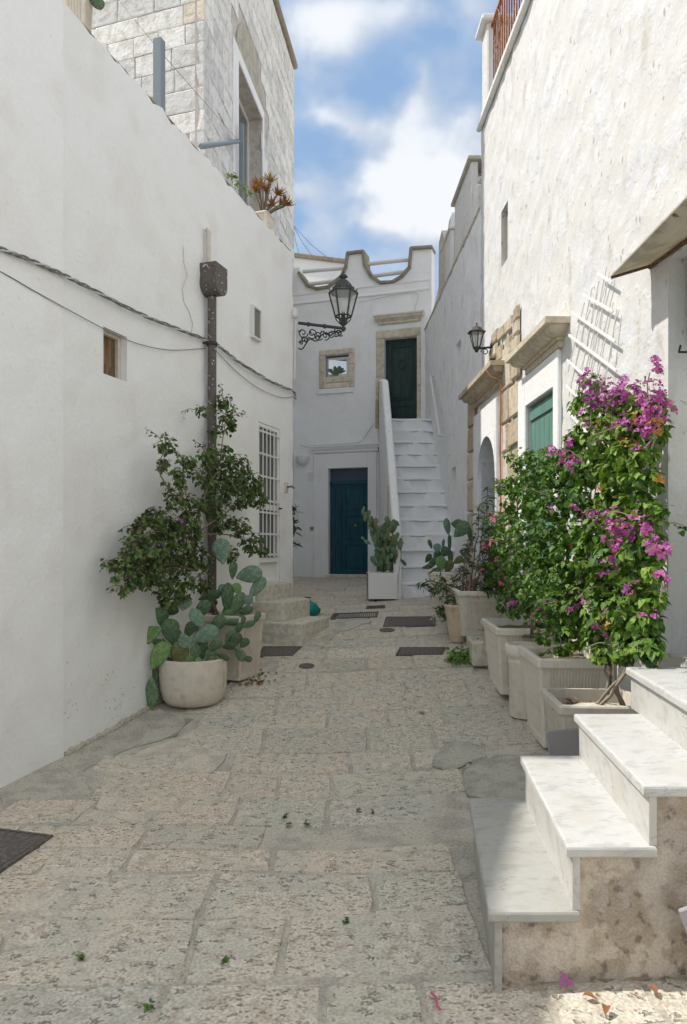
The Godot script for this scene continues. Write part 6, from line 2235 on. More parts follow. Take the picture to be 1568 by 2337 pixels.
func right_plants() -> void:
	# the row of planters along the sunlit wall
	var yaw := Basis(Vector3.UP, -0.05)
	var A := Transform3D(yaw, gp(1.69, 7.20))
	planter("fluted_planter", "fluted cream planter with bare soil, between the grey stone block and the cylinder pot", A, 0.56, 1.04, 0.62, M.pot_white, true, 0.78)
	var B := Transform3D(yaw, gp(1.755, 5.93))
	planter("fluted_planter", "fluted white planter with dry clods beneath the hanging bougainvillea leaves", B, 0.57, 0.86, 0.69, M.pot_white, true, 0.76)
	var C := Transform3D(yaw, gp(1.63, 9.02))
	planter("fluted_planter", "fluted cream planter full of pink oleander, behind the ground creeper", C, 0.62, 1.5, 0.52, M.pot_white, true, 0.82)
	var E := Transform3D(Basis(Vector3.UP, -0.07), gp(1.68, 4.95))
	planter("small_planter", "plain pale planter beside the marble steps with woody stems and flat stone", E, 0.60, 0.62, 0.59, M.pot_grey, false, 0.74, "", 0.10)
	var D1 := Transform3D(yaw, gp(1.46, 10.55))
	planter("pale_planter", "pale planter of prickly pear at the foot of the outside stair", D1, 0.50, 0.5, 0.50, M.pot_white, false, 0.8)
	var D2 := Transform3D(yaw, gp(1.55, 9.98))
	planter("grey_planter", "greyish planter with small white flowers behind the tan vase", D2, 0.62, 0.42, 0.44, M.pot_grey, false, 0.86)
	round_pot("tan_vase", "tall tapered tan vase standing left of the oleander planter", Transform3D(Basis(), gp(1.335, 8.62)), [Vector2(0.085, 0.0), Vector2(0.09, 0.01), Vector2(0.12, 0.15), Vector2(0.145, 0.32), Vector2(0.155, 0.40), Vector2(0.165, 0.41), Vector2(0.165, 0.43), Vector2(0.15, 0.435), Vector2(0.14, 0.40)], M.pot_tan, 0.14, 0.40)
	round_pot("tall_round_pot", "tall cream cylinder pot squeezed between two fluted planters", Transform3D(Basis(), gp(1.60, 6.46)), [Vector2(0.145, 0.0), Vector2(0.15, 0.01), Vector2(0.155, 0.46), Vector2(0.162, 0.47), Vector2(0.162, 0.49), Vector2(0.158, 0.50), Vector2(0.165, 0.52), Vector2(0.18, 0.53), Vector2(0.188, 0.56), Vector2(0.188, 0.61), Vector2(0.18, 0.63), Vector2(0.16, 0.63), Vector2(0.15, 0.60), Vector2(0.145, 0.52)], M.pot_white, 0.145, 0.54)
	# odds and ends in the pots
	var r := rnd(33)
	var s := new_st()
	rock(s, r, Vector3.ZERO, Vector3(0.17, 0.035, 0.10))
	tag(part("flat_stone", s, M.step_stone, self, Transform3D(Basis(Vector3(0, 0, 1), 0.05), E.origin + Vector3(-0.02, 0.52, 0.06))), "flat grey stone lying on the soil of the plain pale planter", "stone")
	var heap := thing("clod_heap", "heap of pale dry clods on the soil of the planter under the bougainvillea", "soil clods", Transform3D(Basis(), B.origin + Vector3(0, 0.64, 0)))
	for i in 14:
		s = new_st()
		var z := r.randf_range(0.02, 0.04)
		rock(s, r, Vector3.ZERO, Vector3(z * 1.3, z, z))
		part("clod", s, M.limestone_pale, heap, Transform3D(Basis(Vector3.UP, r.randf() * 6.0), Vector3(r.randf_range(-0.16, 0.02), 0.005, r.randf_range(-0.1, 0.32))))
	s = new_st()
	for i in 2:
		bx(s, Vector3(0.02 * i, 0.25, -0.03 * i), Vector3(0.22, 0.50, 0.014), Basis(Vector3(1, 0, 0), -0.22).rotated(Vector3.UP, 0.4), 0.003)
	tag(part("plastic_tray", s, M.plastic_grey, self, Transform3D(Basis(), gp(1.34, 4.44, 0.0))), "grey plastic tray leaning behind the marble steps", "tray")
	s = new_st()
	bx(s, Vector3(0, 0.16, 0), Vector3(0.26, 0.30, 0.02), Basis(Vector3(0, 0, 1), 0.35), 0.004)
	tag(part("plastic_sheet", s, M.plastic_grey, self, Transform3D(Basis(), gp(1.36, 2.62, 0.06))), "grey plastic sheet leaning on the stained side of the marble steps", "sheet")
	s = new_st()
	bx(s, Vector3(0, 0.12, 0), Vector3(0.20, 0.26, 0.55), Basis(Vector3.UP, -0.05), 0.02)
	tag(part("stone_block", s, M.step_stone, self, Transform3D(Basis(), gp(1.45, 7.95))), "rough grey stone block on the ground behind the creeper", "block")
	# ---- the great bougainvillea
	var near := func(x: float, y: float) -> Vector3: return at_x(x, y, 1.80 if y < 1020 else 1.70)
	var t := thing("bougainvillea", "tall bougainvillea with magenta bracts climbing the sunlit wall beside the marble steps", "shrub", Transform3D(Basis(), E.origin + Vector3(0.12, 0.5, 0)))
	var lv := [[1350, 880, 30, 50], [1340, 920, 34, 110], [1380, 930, 40, 120], [1430, 920, 44, 120], [1480, 930, 40, 110], [1515, 945, 22, 50], [1410, 975, 44, 180], [1350, 980, 34, 130], [1460, 985, 44, 150], [1505, 990, 26, 80], [1330, 1020, 34, 140], [1380, 1030, 36, 150], [1430, 1040, 34, 130], [1470, 1040, 30, 90], [1310, 1000, 22, 60], [1480, 1090, 26, 60], [1440, 1090, 30, 70], [1400, 1085, 34, 100], [1350, 1080, 38, 140], [1490, 1140, 26, 70], [1510, 1160, 18, 50], [1400, 1150, 34, 130], [1440, 1160, 30, 90], [1360, 1150, 34, 120], [1480, 1200, 30, 100], [1420, 1205, 44, 200], [1370, 1215, 40, 170], [1505, 1240, 24, 80], [1460, 1260, 46, 220], [1400, 1275, 44, 220], [1345, 1270, 40, 190], [1505, 1300, 24, 90], [1450, 1320, 46, 220], [1390, 1340, 44, 220], [1330, 1330, 40, 180], [1500, 1360, 28, 110], [1440, 1385, 46, 220], [1380, 1400, 44, 220], [1320, 1390, 40, 170], [1290, 1420, 28, 90], [1490, 1420, 30, 110], [1430, 1440, 40, 190], [1370, 1450, 36, 150], [1310, 1450, 28, 100], [1480, 1475, 30, 110], [1420, 1480, 28, 90], [1285, 1480, 16, 40], [1380, 1490, 20, 50], [1505, 1495, 16, 40]]
	for q in lv:
		q[3] = int(q[3] * 1.3)
		if q[0] > 1485: q[0] -= 14
	r = rnd(91)
	var xfs := clump_leaves(px_clumps(lv, near), r, 1.3, 0.0)
	xfs += sprigs(t, px_clumps(lv, near), r, 46, M.bark_pale)
	scatter(t, "leaf", "foliage", leaf_mesh(0.053, 0.040, 0.3, 0.016), [M.leaf_a, M.leaf_b, M.leaf_b, M.leaf_c, M.leaf_c, M.leaf_d], xfs, r, 280)
	var fl := [[1348, 868, 24, 34], [1370, 905, 26, 36], [1400, 900, 30, 44], [1440, 890, 30, 50], [1480, 900, 30, 50], [1490, 850, 16, 22], [1493, 825, 8, 10], [1505, 930, 26, 46], [1450, 940, 34, 60], [1400, 940, 30, 44], [1490, 965, 30, 44], [1350, 940, 24, 22], [1430, 985, 24, 26], [1480, 1005, 30, 24], [1385, 1010, 20, 14], [1345, 990, 18, 10], [1360, 1175, 24, 26], [1410, 1190, 34, 44], [1455, 1190, 30, 36], [1430, 1230, 26, 30], [1480, 1230, 26, 22], [1510, 1260, 18, 24], [1400, 1225, 26, 20], [1420, 1285, 24, 26], [1390, 1300, 20, 16], [1510, 1310, 14, 12], [1450, 1340, 20, 8], [1370, 1440, 16, 14], [1395, 1400, 20, 6], [1320, 1380, 20, 6], [1290, 1400, 12, 4], [1310, 1345, 14, 4], [1480, 1400, 16, 4], [1350, 1400, 20, 5]]
	var outer := func(x: float, y: float) -> Vector3: return at_x(x, y, 1.72 if y < 1020 else 1.62)
	for q in fl:
		q[2] *= 1.22
		q[3] = int(q[3] * 0.85) + 1
	var fx := clump_leaves(px_clumps(fl, outer), r, 0.2, -0.05)
	scatter(t, "bract", "bracts", bract_mesh(0.025), [M.bract_a, M.bract_b, M.bract_a, M.bract_b, M.bract_b], fx, r, 280)
	var ox := clump_leaves(px_clumps([[1460, 955, 20, 8], [1420, 980, 22, 9], [1370, 965, 12, 4], [1500, 970, 20, 5], [1440, 1010, 16, 4], [1410, 1210, 10, 2], [1310, 1240, 8, 2], [1380, 1430, 8, 2], [1370, 1120, 6, 2], [1500, 1100, 8, 2]], outer), r, 0.2, -1.0)
	scatter(t, "withered_bract", "bracts", bract_mesh(0.032), [M.bract_c], ox, r, 60)
	var o := E.origin + Vector3(0.10, 0.50, 0.02)
	for q in [[[1405, 1540], [1410, 1450], [1430, 1300], [1460, 1150], [1470, 1030], [1485, 850]], [[1395, 1545], [1390, 1440], [1390, 1250], [1420, 1100], [1400, 940]], [[1415, 1545], [1450, 1420], [1490, 1250], [1480, 1100], [1500, 960]], [[1388, 1550], [1370, 1450], [1340, 1300], [1350, 1130], [1350, 900]], [[1420, 1550], [1440, 1480], [1500, 1380], [1505, 1180]], [[1400, 1550], [1380, 1350], [1440, 1150], [1440, 1000]]]:
		var pts := [o + Vector3(r.randf_range(-0.16, 0.12), -0.02, r.randf_range(-0.10, 0.12))]
		for v in q: pts.append(at_x(v[0], v[1], 1.74))
		stem(t, pts, 0.012, 0.004, M.bark_pale)
	# ---- the leafier one in the middle
	var mid := func(x: float, y: float) -> Vector3: return at_x(x, y, 1.62)
	var t2 := thing("bougainvillea", "dense mid-green bougainvillea with few flowers before the green shutter", "shrub", Transform3D(Basis(), A.origin + Vector3(0.1, 0.55, 0.2)))
	lv = [[1190, 1050, 26, 70], [1225, 1045, 28, 90], [1260, 1050, 30, 120], [1295, 1050, 30, 110], [1185, 1090, 30, 110], [1225, 1095, 36, 190], [1275, 1095, 38, 200], [1315, 1085, 34, 150], [1175, 1140, 34, 160], [1220, 1150, 38, 210], [1270, 1150, 40, 230], [1315, 1140, 36, 180], [1165, 1190, 34, 150], [1210, 1205, 38, 210], [1260, 1210, 40, 230], [1310, 1205, 38, 200], [1150, 1240, 34, 150], [1195, 1260, 38, 200], [1250, 1265, 40, 220], [1300, 1265, 38, 200], [1150, 1290, 32, 140], [1190, 1315, 38, 190], [1240, 1320, 40, 210], [1290, 1320, 38, 190], [1170, 1355, 30, 120], [1215, 1370, 34, 160], [1260, 1375, 36, 160], [1300, 1380, 30, 100], [1190, 1400, 22, 60], [1240, 1415, 24, 80], [1245, 1450, 18, 50], [1275, 1440, 20, 50], [1165, 1040, 14, 24], [1130, 1190, 24, 80], [1122, 1240, 26, 100], [1120, 1290, 26, 100], [1132, 1335, 24, 80], [1146, 1110, 18, 44], [1152, 1375, 20, 50]]
	for q in lv: q[3] = int(q[3] * 1.3)
	r = rnd(92)
	xfs = clump_leaves(px_clumps(lv, mid), r, 1.0, -0.02)
	xfs += sprigs(t2, px_clumps(lv, mid), r, 46, M.bark)
	scatter(t2, "leaf", "foliage", leaf_mesh(0.044, 0.033, 0.3, 0.012), [M.leaf_a, M.leaf_b, M.leaf_a, M.leaf_d, M.leaf_b], xfs, r, 260)
	fx = clump_leaves(px_clumps([[1310, 1160, 8, 3], [1255, 1165, 8, 2], [1290, 1040, 20, 14], [1260, 1030, 14, 8], [1310, 1060, 14, 6], [1180, 1385, 20, 10], [1230, 1400, 20, 6], [1200, 1320, 16, 3], [1300, 1010, 10, 6]], func(x: float, y: float) -> Vector3: return at_x(x, y, 1.50)), r, 0.2, -1.0)
	scatter(t2, "bract", "bracts", bract_mesh(0.027), [M.bract_a, M.bract_b], fx, r, 80)
	for q in [[[1250, 1440], [1240, 1350], [1220, 1200], [1230, 1060]], [[1215, 1440], [1205, 1330], [1180, 1200], [1190, 1060]], [[1255, 1440], [1280, 1300], [1290, 1150], [1290, 1050]], [[1230, 1440], [1190, 1330], [1160, 1240]]]:
		var pts := [A.origin + Vector3(r.randf_range(-0.1, 0.1), 0.53, r.randf_range(0.0, 0.4))]
		for v in q: pts.append(at_x(v[0], v[1], 1.68))
		stem(t2, pts, 0.018, 0.005, M.bark)
	# ---- oleander with pink flowers
	var t3 := thing("oleander", "pink-flowered oleander growing in the fluted planter behind the creeper", "shrub", Transform3D(Basis(), C.origin + Vector3(0, 0.45, 0)))
	r = rnd(93)
	var tips := []
	for q in [[1113, 1110], [1108, 1160], [1125, 1165], [1095, 1150], [1115, 1190], [1085, 1215], [1065, 1240], [1105, 1230], [1130, 1210], [1075, 1280], [1100, 1290], [1060, 1300], [1120, 1300], [1140, 1320], [1085, 1320], [1110, 1340], [1065, 1330], [1135, 1350], [1095, 1350], [1150, 1340], [1050, 1290], [1120, 1260], [1135, 1250], [1098, 1265]]:
		tips.append(at_x(q[0], q[1], r.randf_range(1.45, 1.75)))
	for tip in tips:
		var b: Vector3 = C.origin + Vector3(r.randf_range(-0.18, 0.2), 0.45, r.randf_range(-0.1, 0.5))
		stem(t3, [b, b.lerp(tip, 0.5) + Vector3(r.randfn() * 0.03, 0.04, 0), tip], 0.011, 0.004, M.bark)
		for i in 36:
			var back: float = r.randf() * 0.26
			var dd: Vector3 = (tip - b).normalized()
			var a := r.randf() * TAU
			var out := (dd * 0.5 + Vector3(cos(a), 0.1, sin(a))).normalized()
			var n := (Vector3.UP + out * 0.2 + Vector3(r.randfn(), r.randfn(), r.randfn()) * 0.3).normalized()
			var y := (out - n * out.dot(n)).normalized()
			place("leaf", leaf_m("ole"), [M.ole_a, M.ole_b, M.dull_d][r.randi_range(0, 2)], t3, Transform3D(Basis(y.cross(n), y, n) * r.randf_range(0.6, 1.0), tip - dd * back - t3.position))
	var pinks := clump_leaves(px_clumps([[1125, 1180, 10, 5], [1108, 1248, 12, 7], [1125, 1238, 8, 5], [1070, 1340, 10, 4], [1092, 1320, 8, 3], [1145, 1325, 10, 5], [1085, 1365, 8, 4], [1130, 1275, 6, 2], [1100, 1300, 6, 2]], func(x: float, y: float) -> Vector3: return at_x(x, y, 1.42)), r, 0.0, -1.0)
	scatter(t3, "flower", "flowers", bract_mesh(0.024), [M.oleander_pink], pinks, r, 60)
	# low oleander with white flowers by the vase
	var t4 := thing("white_oleander", "low straggling plant with white flowers around the tan vase and grey planter", "shrub", Transform3D(Basis(), gp(1.40, 8.75, 0.42)))
	r = rnd(94)
	for q in [[1000, 1345], [1012, 1388], [1030, 1395], [1020, 1370], [1038, 1375], [1040, 1350], [1060, 1340], [1025, 1340], [990, 1335], [970, 1328], [1050, 1365], [1032, 1412], [1008, 1400], [1010, 1325], [1045, 1320]]:
		var tip := at(q[0], q[1], r.randf_range(8.7, 9.5))
		stem(t4, [t4.position + Vector3(r.randfn() * 0.05, -0.02, r.randfn() * 0.05), t4.position.lerp(tip, 0.6) + Vector3(0, 0.08, 0), tip], 0.007, 0.003, M.bark)
		for i in 24:
			var x := leaf_xf(r, tip + Vector3(r.randfn(), r.randfn(), r.randfn()) * 0.045, Vector3(r.randfn(), r.randfn() * 0.4, r.randfn()).normalized(), 0.3)
			place("leaf", leaf_m("ole_small"), [M.ole_a, M.ole_b, M.dull_d][i % 3], t4, Transform3D(x.basis, x.origin - t4.position))
	var whites := clump_leaves(px_clumps([[1010, 1326, 14, 12], [1030, 1325, 10, 8], [1045, 1328, 8, 5], [985, 1405, 8, 4], [1003, 1400, 6, 4], [1000, 1312, 8, 3]], func(x: float, y: float) -> Vector3: return at(x, y, 8.9)), r, 0.0, -1.0)
	scatter(t4, "flower", "flowers", bract_mesh(0.026), [M.petal_white], whites, r, 60)
	# prickly pear by the stair
	var U := func(x: float) -> float: return 684.7 + x * 0.2911
	var V := func(y: float) -> float: return 970.0 + y * 0.2911
	var raw := [[1155, 797, 135, 60, -10, 0.0, 20, "pad_blue"], [1230, 775, 95, 80, 95, 0.05, 10, "pad"], [1265, 820, 160, 110, 45, -0.05, 5, "pad"], [1330, 855, 130, 46, -8, 0.0, 35, "pad_dark"], [1172, 930, 140, 34, 0, 0.05, 30, "pad_dark"], [1022, 935, 80, 34, -20, 0.0, 25, "pad_dark"], [1075, 965, 76, 66, 0, -0.05, 5, "pad_blue"], [1122, 935, 85, 28, 6, 0.0, 30, "pad_blue"], [1135, 995, 90, 80, 30, 0.0, 15, "pad_dark"], [1075, 1030, 100, 64, 10, 0.0, 15, "pad_dark"], [1005, 1045, 80, 50, 30, -0.05, 30, "pad_dark"], [1035, 1085, 120, 60, 40, -0.1, 20, "pad_dark"], [1105, 1085, 115, 88, -10, -0.12, 5, "pad_bright"], [1000, 1110, 100, 40, 75, -0.1, 25, "pad_dark"], [1080, 1130, 100, 36, 80, -0.12, 20, "pad_dark"], [1165, 1110, 110, 80, 20, -0.05, 15, "pad_olive"], [1240, 1060, 90, 60, 60, 0.0, 15, "pad_olive"], [1305, 1000, 90, 40, 20, 0.0, 20, "pad_dark"], [1275, 1010, 70, 30, -30, 0.0, 20, "pad_dark"], [1300, 1060, 70, 50, 60, 0.0, 20, "pad_dark"], [1090, 1180, 110, 44, -15, -0.14, 20, "pad_olive"], [1180, 1040, 120, 50, 0, 0.05, 20, "pad_dark"]]
	var pads := []
	for p in raw: pads.append([U.call(p[0]), V.call(p[1]), p[2] * 0.2911, p[3] * 0.2911] + p.slice(4))
	cactus("prickly_pear", "dark prickly pear with one tall arm in the pale planter by the stair", D1.origin + Vector3(0, 0.44, 0), 10.5, pads)
	# white cube planter with its bushy cactus
	var q0 := gp(0.60, 11.62)
	var cube := thing("cube_planter", "plain white cube planter in front of the outside stair", "planter", Transform3D(Basis(Vector3.UP, 0.03), q0))
	s = new_st()
	frame_box_up(s, 0.225, 0.03, 0.435, 0.02)
	part("body", s, M.white_paint, cube)
	for e in [[-0.17, 0.17], [0.17, 0.17], [-0.17, -0.17], [0.17, -0.17]]:
		s = new_st()
		lathe(s, Vector3(e[0], 0, e[1]), [Vector2(0.03, -0.03), Vector2(0.03, 0.032)], 10)
		part("foot", s, M.bark, cube)
	s = new_st()
	bb(s, -0.20, 0.37, -0.20, 0.20, 0.40, 0.20)
	part("soil", s, M.soil, cube)
	r = rnd(95)
	pads = []
	var cols := [[520, 720, 900], [590, 800, 1120], [620, 860, 1120], [700, 800, 1120], [745, 760, 1120], [780, 900, 1110], [670, 740, 1000], [500, 690, 820], [545, 730, 900], [600, 740, 1090], [640, 770, 1110], [690, 700, 1100], [735, 720, 1110], [770, 840, 1100], [660, 860, 1110], [830, 880, 1000], [850, 900, 960], [720, 920, 1120], [575, 1060, 1120], [790, 950, 1080]]
	for c in cols:
		var y: float = c[2]
		var x: float = lerpf(c[0], 670.0, 0.55)
		while y > c[1]:
			var f: float = (c[2] - y) / maxf(1.0, c[2] - c[1])
			x = lerpf(lerpf(c[0], 670.0, 0.5), c[0], f) + r.randfn() * 7.0
			var l := r.randf_range(58, 84)
			pads.append([U.call(x), V.call(y), l * 0.2911, l * 0.2911 * r.randf_range(0.42, 0.62), r.randfn() * 18.0, r.randf_range(-0.16, 0.16), r.randf_range(-40, 40), ["pad", "pad_dark", "pad", "pad_olive"][r.randi_range(0, 3)]])
			if r.randf() < 0.4: pads.append([U.call(x + r.randf_range(-40, 40)), V.call(y - 30), 15.0, 8.5, r.randfn() * 50.0, r.randf_range(-0.15, 0.15), r.randf_range(-50, 50), "pad"])
			y -= l * 0.78
	pads += [[U.call(500), V.call(665), 16, 6, 5, 0, 20, "pad"], [U.call(810), V.call(1075), 20, 8, 140, -0.1, 20, "pad_dark"], [U.call(495), V.call(890), 12, 6, -50, 0, 20, "pad"], [U.call(530), V.call(920), 18, 9, -60, 0, 20, "pad"]]
	cactus("bushy_cactus", "upright bushy prickly pear in the white cube planter", q0 + Vector3(0, 0.4, 0), 11.6, pads)
	# creeper on the ground
	var cg := on_ground(1065, 1510)
	var cr := thing("creeper", "bright green creeper spreading on the ground before the grey block", "plant", Transform3D(Basis(), cg))
	r = rnd(96)
	for i in 300:
		var f := r.randf()
		var px := lerpf(1024, 1108, f) + r.randfn() * 6.0
		var py := lerpf(1512, 1510, f) + r.randfn() * 6.0
		var g := on_ground(px, py)
		g.y += absf(r.randfn()) * lerpf(0.03, 0.13, f) + 0.03
		var x := leaf_xf(r, g, Vector3(0, 0.6, 0.6).normalized(), 0.2)
		place("leaf", leaf_m("creeper"), [M.leaf_a, M.leaf_b, M.leaf_b, M.leaf_a][i % 4], cr, Transform3D(x.basis * 0.8, x.origin - cg))

func frame_box_up(s: SurfaceTool, hw: float, y0: float, y1: float, w: float) -> void:
	bb(s, -hw, y0, -hw, hw, y1, -hw + w, 0.006)
	bb(s, -hw, y0, hw - w, hw, y1, hw, 0.006)
	bb(s, -hw, y0, -hw + w + 0.0005, -hw + w, y1 - 0.001, hw - w - 0.0005, 0.0)
	bb(s, hw - w, y0, -hw + w + 0.0005, hw, y1 - 0.001, hw - w - 0.0005, 0.0)
	bb(s, -hw, y0 - 0.001, -hw + w + 0.001, -hw + w - 0.001, y1 - 0.002, hw - w - 0.001, 0.0)
	bb(s, -hw + w, y0, -hw + w, hw - w, y0 + 0.02, hw - w, 0.0)

func rock(s: SurfaceTool, r: RandomNumberGenerator, c: Vector3, size: Vector3) -> void:
	var rings := []
	var ph := r.randf() * 9.0
	for q in [[-1.0, 0.55], [-0.4, 0.95], [0.3, 1.0], [0.85, 0.75], [1.0, 0.35]]:
		var ring := []
		for k in 9:
			var a := TAU * k / 9.0
			var w: float = q[1] * (1.0 + 0.16 * sin(a * 2.0 + ph) + 0.1 * sin(a * 3.0 + ph * 2.0))
			ring.append(c + Vector3(cos(a) * w * size.x, q[0] * size.y, sin(a) * w * size.z))
		rings.append(ring)
	loft(s, rings)

func terrace_plants() -> void:
	# rusty aloes in a ribbed trough on the left parapet
	var b := on3(LW, 600, 492, -0.17)
	var top: float = 5.92 - 0.17 * (b.x - 6.05) / 4.7
	var xf := LW * Transform3D(Basis(), Vector3(b.x, top + 0.02, -0.17))
	planter("ribbed_trough", "small ribbed cream trough on the left parapet below the tower window", xf, 0.30, 0.24, 0.24, M.pot_white, true, 0.85)
	var r := rnd(14)
	var al := thing("aloe", "rust-red spiky aloe in the ribbed trough on the left parapet", "succulent", xf)
	var inv := xf.affine_inverse()
	for q in [[590, 425], [618, 415], [632, 445], [640, 468], [608, 440], [600, 430], [622, 470], [582, 438], [650, 470]]:
		var c := at(q[0], q[1], -(xf.origin.z) + r.randf_range(-0.12, 0.12))
		var s := new_st()
		tube(s, [Vector3(0, 0.2, 0), (Vector3(0, 0.24, 0) + inv * c) / 2.0, inv * c], 0.014, 5)
		part("stalk", s, M.bark, al)
		for i in 22:
			var out := Vector3(r.randfn(), absf(r.randfn()) * 0.9 + 0.1, r.randfn()).normalized()
			if q[0] > 630: out = (out + Vector3(0.7, -0.1, 0)).normalized()
			var n := Vector3.UP if absf(out.y) < 0.9 else Vector3.RIGHT
			n = (n - out * n.dot(out)).normalized()
			place("leaf", leaf_m("aloe"), M.aloe_red if r.randf() < 0.72 else M.aloe_green, al, inv * Transform3D(Basis(out.cross(n), out, n) * r.randf_range(0.8, 1.15), c))
	var gpos := on3(LW, 555, 420, -0.2)
	var g := thing("succulent", "pale green trailing succulent on the left parapet, left of the aloe", "succulent", LW * Transform3D(Basis(), Vector3(gpos.x, 5.92 - 0.17 * (gpos.x - 6.05) / 4.7, -0.2)))
	for q in [[522, 400, 12], [540, 415, 16], [556, 428, 14], [535, 402, 10], [570, 440, 12]]:
		var c := at(q[0], q[1], 8.75)
		for i in 40:
			var d := Vector3(r.randfn(), r.randfn(), r.randfn()).normalized()
			var x := leaf_xf(r, c + d * q[2] * 8.75 / F * r.randf(), d, 0.2)
			place("leaf", leaf_m("weed"), M.pale_green if i % 3 else M.dull_b, g, g.transform.affine_inverse() * x)
	# the ribbed terracotta pot at the top left
	var pb := on3(LW, 184, 50, -0.10)
	xf = LW * Transform3D(Basis(Vector3.UP, 0.3), Vector3(pb.x, 5.93, -0.12))
	var t := planter("ribbed_pot", "ribbed sand-coloured pot standing on the parapet at top left", xf, 0.20, 0.20, 0.42, M.pot, true, 0.8)
	cactus("small_cactus", "small prickly pear in the sand-coloured pot at top left", xf.origin + Vector3(0, 0.4, 0), -xf.origin.z, [[222, 8, 34, 24, 100, 0.0, 10, "pad_dark"], [205, -10, 40, 26, 60, 0.0, 20, "pad_dark"], [190, -40, 60, 40, 5, 0.0, 10, "pad"]])

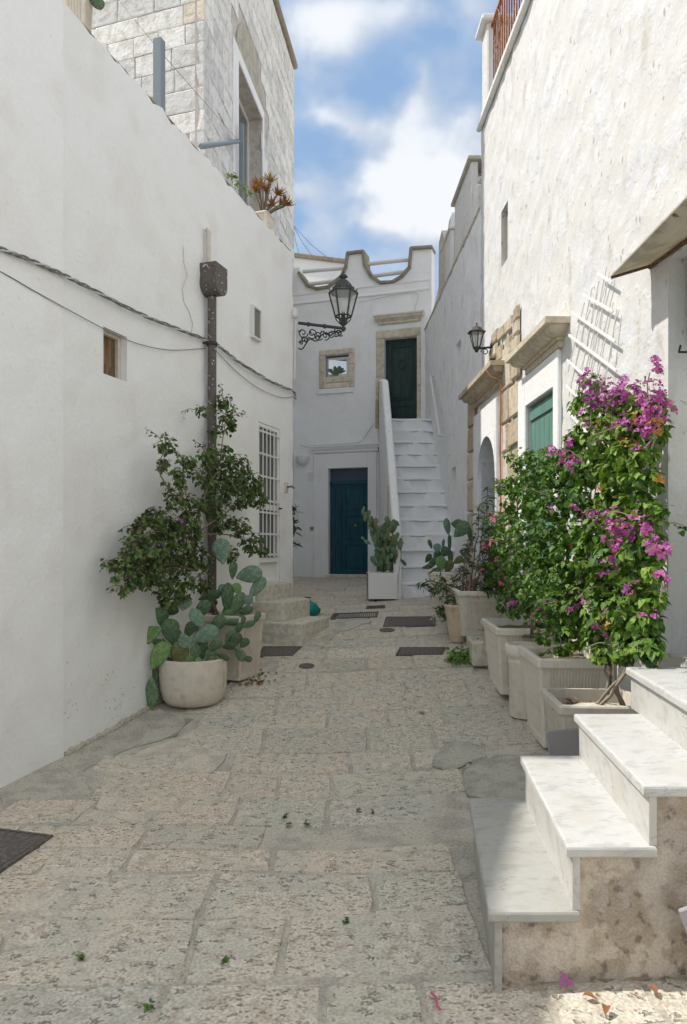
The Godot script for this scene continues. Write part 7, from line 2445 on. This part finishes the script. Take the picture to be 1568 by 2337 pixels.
func small_things() -> void:
	var r := rnd(21)
	var weeds := [[818, 1858, 9, "weed tuft on the slab joint, brightest in the middle of the lane"], [652, 1870, 5, "tiny weed in the paving left of the lane's middle, uppermost of three"], [660, 1889, 6, "tiny weed in the joint, left one of a pair"], [700, 1889, 6, "tiny weed in the joint, right one of a pair"], [188, 2197, 9, "lone weed in the lower left paving"], [515, 2203, 7, "weed at the corner of a slab in the lower middle"], [345, 2308, 12, "long weed tuft in the joint at the bottom edge"], [965, 1632, 7, "weed on the paving near the cylinder pot"], [790, 2112, 7, "yellowish weed in the deep joint of the lower middle"], [850, 1860, 5, "weed in the upright joint right of the bright tuft"]]
	for q in weeds:
		var g := on_ground(q[0], q[1])
		var t := thing("weed", q[3], "weed", Transform3D(Basis(), g))
		for i in 12:
			var p: Vector3 = g + Vector3(r.randfn(), 0, r.randfn()) * (q[2] * -g.z / F * 0.36)
			p.y = ground_y(p.x, -p.z) + 0.012 + r.randf() * 0.02
			var x := leaf_xf(r, p, Vector3.UP, -0.2)
			place("leaf", leaf_m("weed"), M.leaf_a if i % 3 else M.leaf_d, t, Transform3D(x.basis * 0.65, x.origin - g))
	var s := new_st()
	var g := on_ground(1290, 2262)
	tag(place("petal", bract_mesh(0.035), M.bract_b, self, Transform3D(Basis(Vector3(1, 0, 0), -1.2), g + Vector3(0, 0.03, 0))), "single fallen magenta bract on the sunlit paving below the steps", "petal")
	g = on_ground(994, 2300)
	s = new_st()
	tube(s, [Vector3(-0.01, 0.025, -0.05), Vector3(0.005, 0.024, -0.02), Vector3(0.003, 0.024, 0.03), Vector3(0.01, 0.024, 0.05)], 0.005, 5)
	tag(part("red_twig", s, M.oleander_pink, self, Transform3D(Basis(), g)), "small red plastic twig lying on the paving at the bottom", "litter")
	for q in [[1385, 2315, "curled brown dry leaf on the paving at the bottom right"], [1330, 2290, "small brown dry leaf right of the magenta petal"], [1480, 2270, "small brown dry leaf at the foot of the stained wall"]]:
		g = on_ground(q[0], q[1])
		tag(place("dry_leaf", leaf_m("dry"), M.dry_leaf, self, Transform3D(Basis(Vector3(1, 0, 0), -1.3).rotated(Vector3.UP, q[0]), g + Vector3(0, 0.03, 0))), q[2], "leaf")
	# litter in the plain planter
	var lt := thing("leaf_litter", "ochre leaf litter on the soil of the plain pale planter", "leaves", Transform3D(Basis(), gp(1.58, 4.98, 0.50)))
	for i in 50:
		var x := leaf_xf(r, Vector3(r.randf_range(-0.14, 0.16), 0.01 + r.randf() * 0.02, r.randf_range(-0.2, 0.2)), Vector3.UP, 0.0)
		place("dry_leaf", leaf_m("dry"), M.dry_tan if i % 3 else M.dry_leaf, lt, x)
	# tap box by the barred door
	var p := on3(LW, 652, 1112)
	var tp := thing("wall_tap", "small brass tap in a wall box right of the barred door", "tap", LW * Transform3D(Basis(), Vector3(p.x, p.y, 0)))
	s = new_st()
	bb(s, -0.05, -0.07, -0.01, 0.05, 0.07, 0.02, 0.006)
	part("box", s, M.pot_grey, tp)
	s = new_st()
	tube(s, [Vector3(0, 0, 0.02), Vector3(0, 0.01, 0.09), Vector3(0.02, -0.02, 0.12)], 0.014, 6)
	part("spout", s, M.bark, tp)
	# little cactus on the sill of the end house window
	var w := on3(FF, 769, 858, -0.05)
	var base := FF * w
	var k := 0.2547
	var pads := []
	for q in [[510, 1200, 60, 30, -40], [540, 1190, 80, 36, -5], [575, 1190, 80, 44, 10], [600, 1195, 60, 34, 30], [490, 1190, 40, 20, -50], [555, 1215, 50, 40, 0], [615, 1205, 40, 22, 50], [530, 1215, 40, 30, -20]]:
		pads.append([627.6 + q[0] * k, 542.0 + q[1] * k, q[2] * k, q[3] * k, q[4], 0.0, 15.0, "pad_dark"])
	cactus("sill_cactus", "little dark cactus on the sill of the stone-framed window", base, -base.z, pads)

func _ready() -> void:
	lump.seed = 3
	lump.frequency = 0.25
	lump.fractal_octaves = 3
	grain.seed = 4
	grain.frequency = 0.25
	grain.fractal_octaves = 2
	var cam := Camera3D.new()
	cam.name = "camera"
	cam.position = Vector3(0, EYE, 0)
	cam.projection = Camera3D.PROJECTION_FRUSTUM
	cam.near = 0.05
	cam.far = 600.0
	cam.size = 2.0 * 0.05 * 1168.5 / F
	cam.frustum_offset = Vector2(0, 0.05 * (HY - 1168.5) / F)
	cam.current = true
	add_child(cam)
	var env := Environment.new()
	env.background_mode = Environment.BG_SKY
	var sky_mat := PanoramaSkyMaterial.new()
	sky_mat.panorama = make_sky()
	var sky := Sky.new()
	sky.sky_material = sky_mat
	env.sky = sky
	env.tonemap_mode = Environment.TONE_MAPPER_LINEAR
	env.tonemap_exposure = 2.35
	env.sdfgi_enabled = true
	env.ssao_enabled = true
	env.ssil_enabled = true
	var we := WorldEnvironment.new()
	we.name = "environment"
	we.environment = env
	add_child(we)
	# high sun from the left, a little ahead
	var sun := DirectionalLight3D.new()
	sun.name = "sun"
	sun.light_energy = 0.6
	sun.light_color = Color(1.0, 0.975, 0.94)
	sun.light_angular_distance = 0.9
	sun.shadow_enabled = true
	var to_sun := Vector3(-0.99, 1.378, -0.139)
	sun.look_at_from_position(to_sun, Vector3.ZERO)
	add_child(sun)
	make_materials()
	street()
	left_houses()
	tower()
	end_house()
	outside_stair()
	far_right_house()
	bright_house()
	marble_steps()
	street_lantern()
	wall_lantern()
	drainpipe()
	cables()
	trellis()
	covers()
	left_plants()
	right_plants()
	terrace_plants()
	small_things()
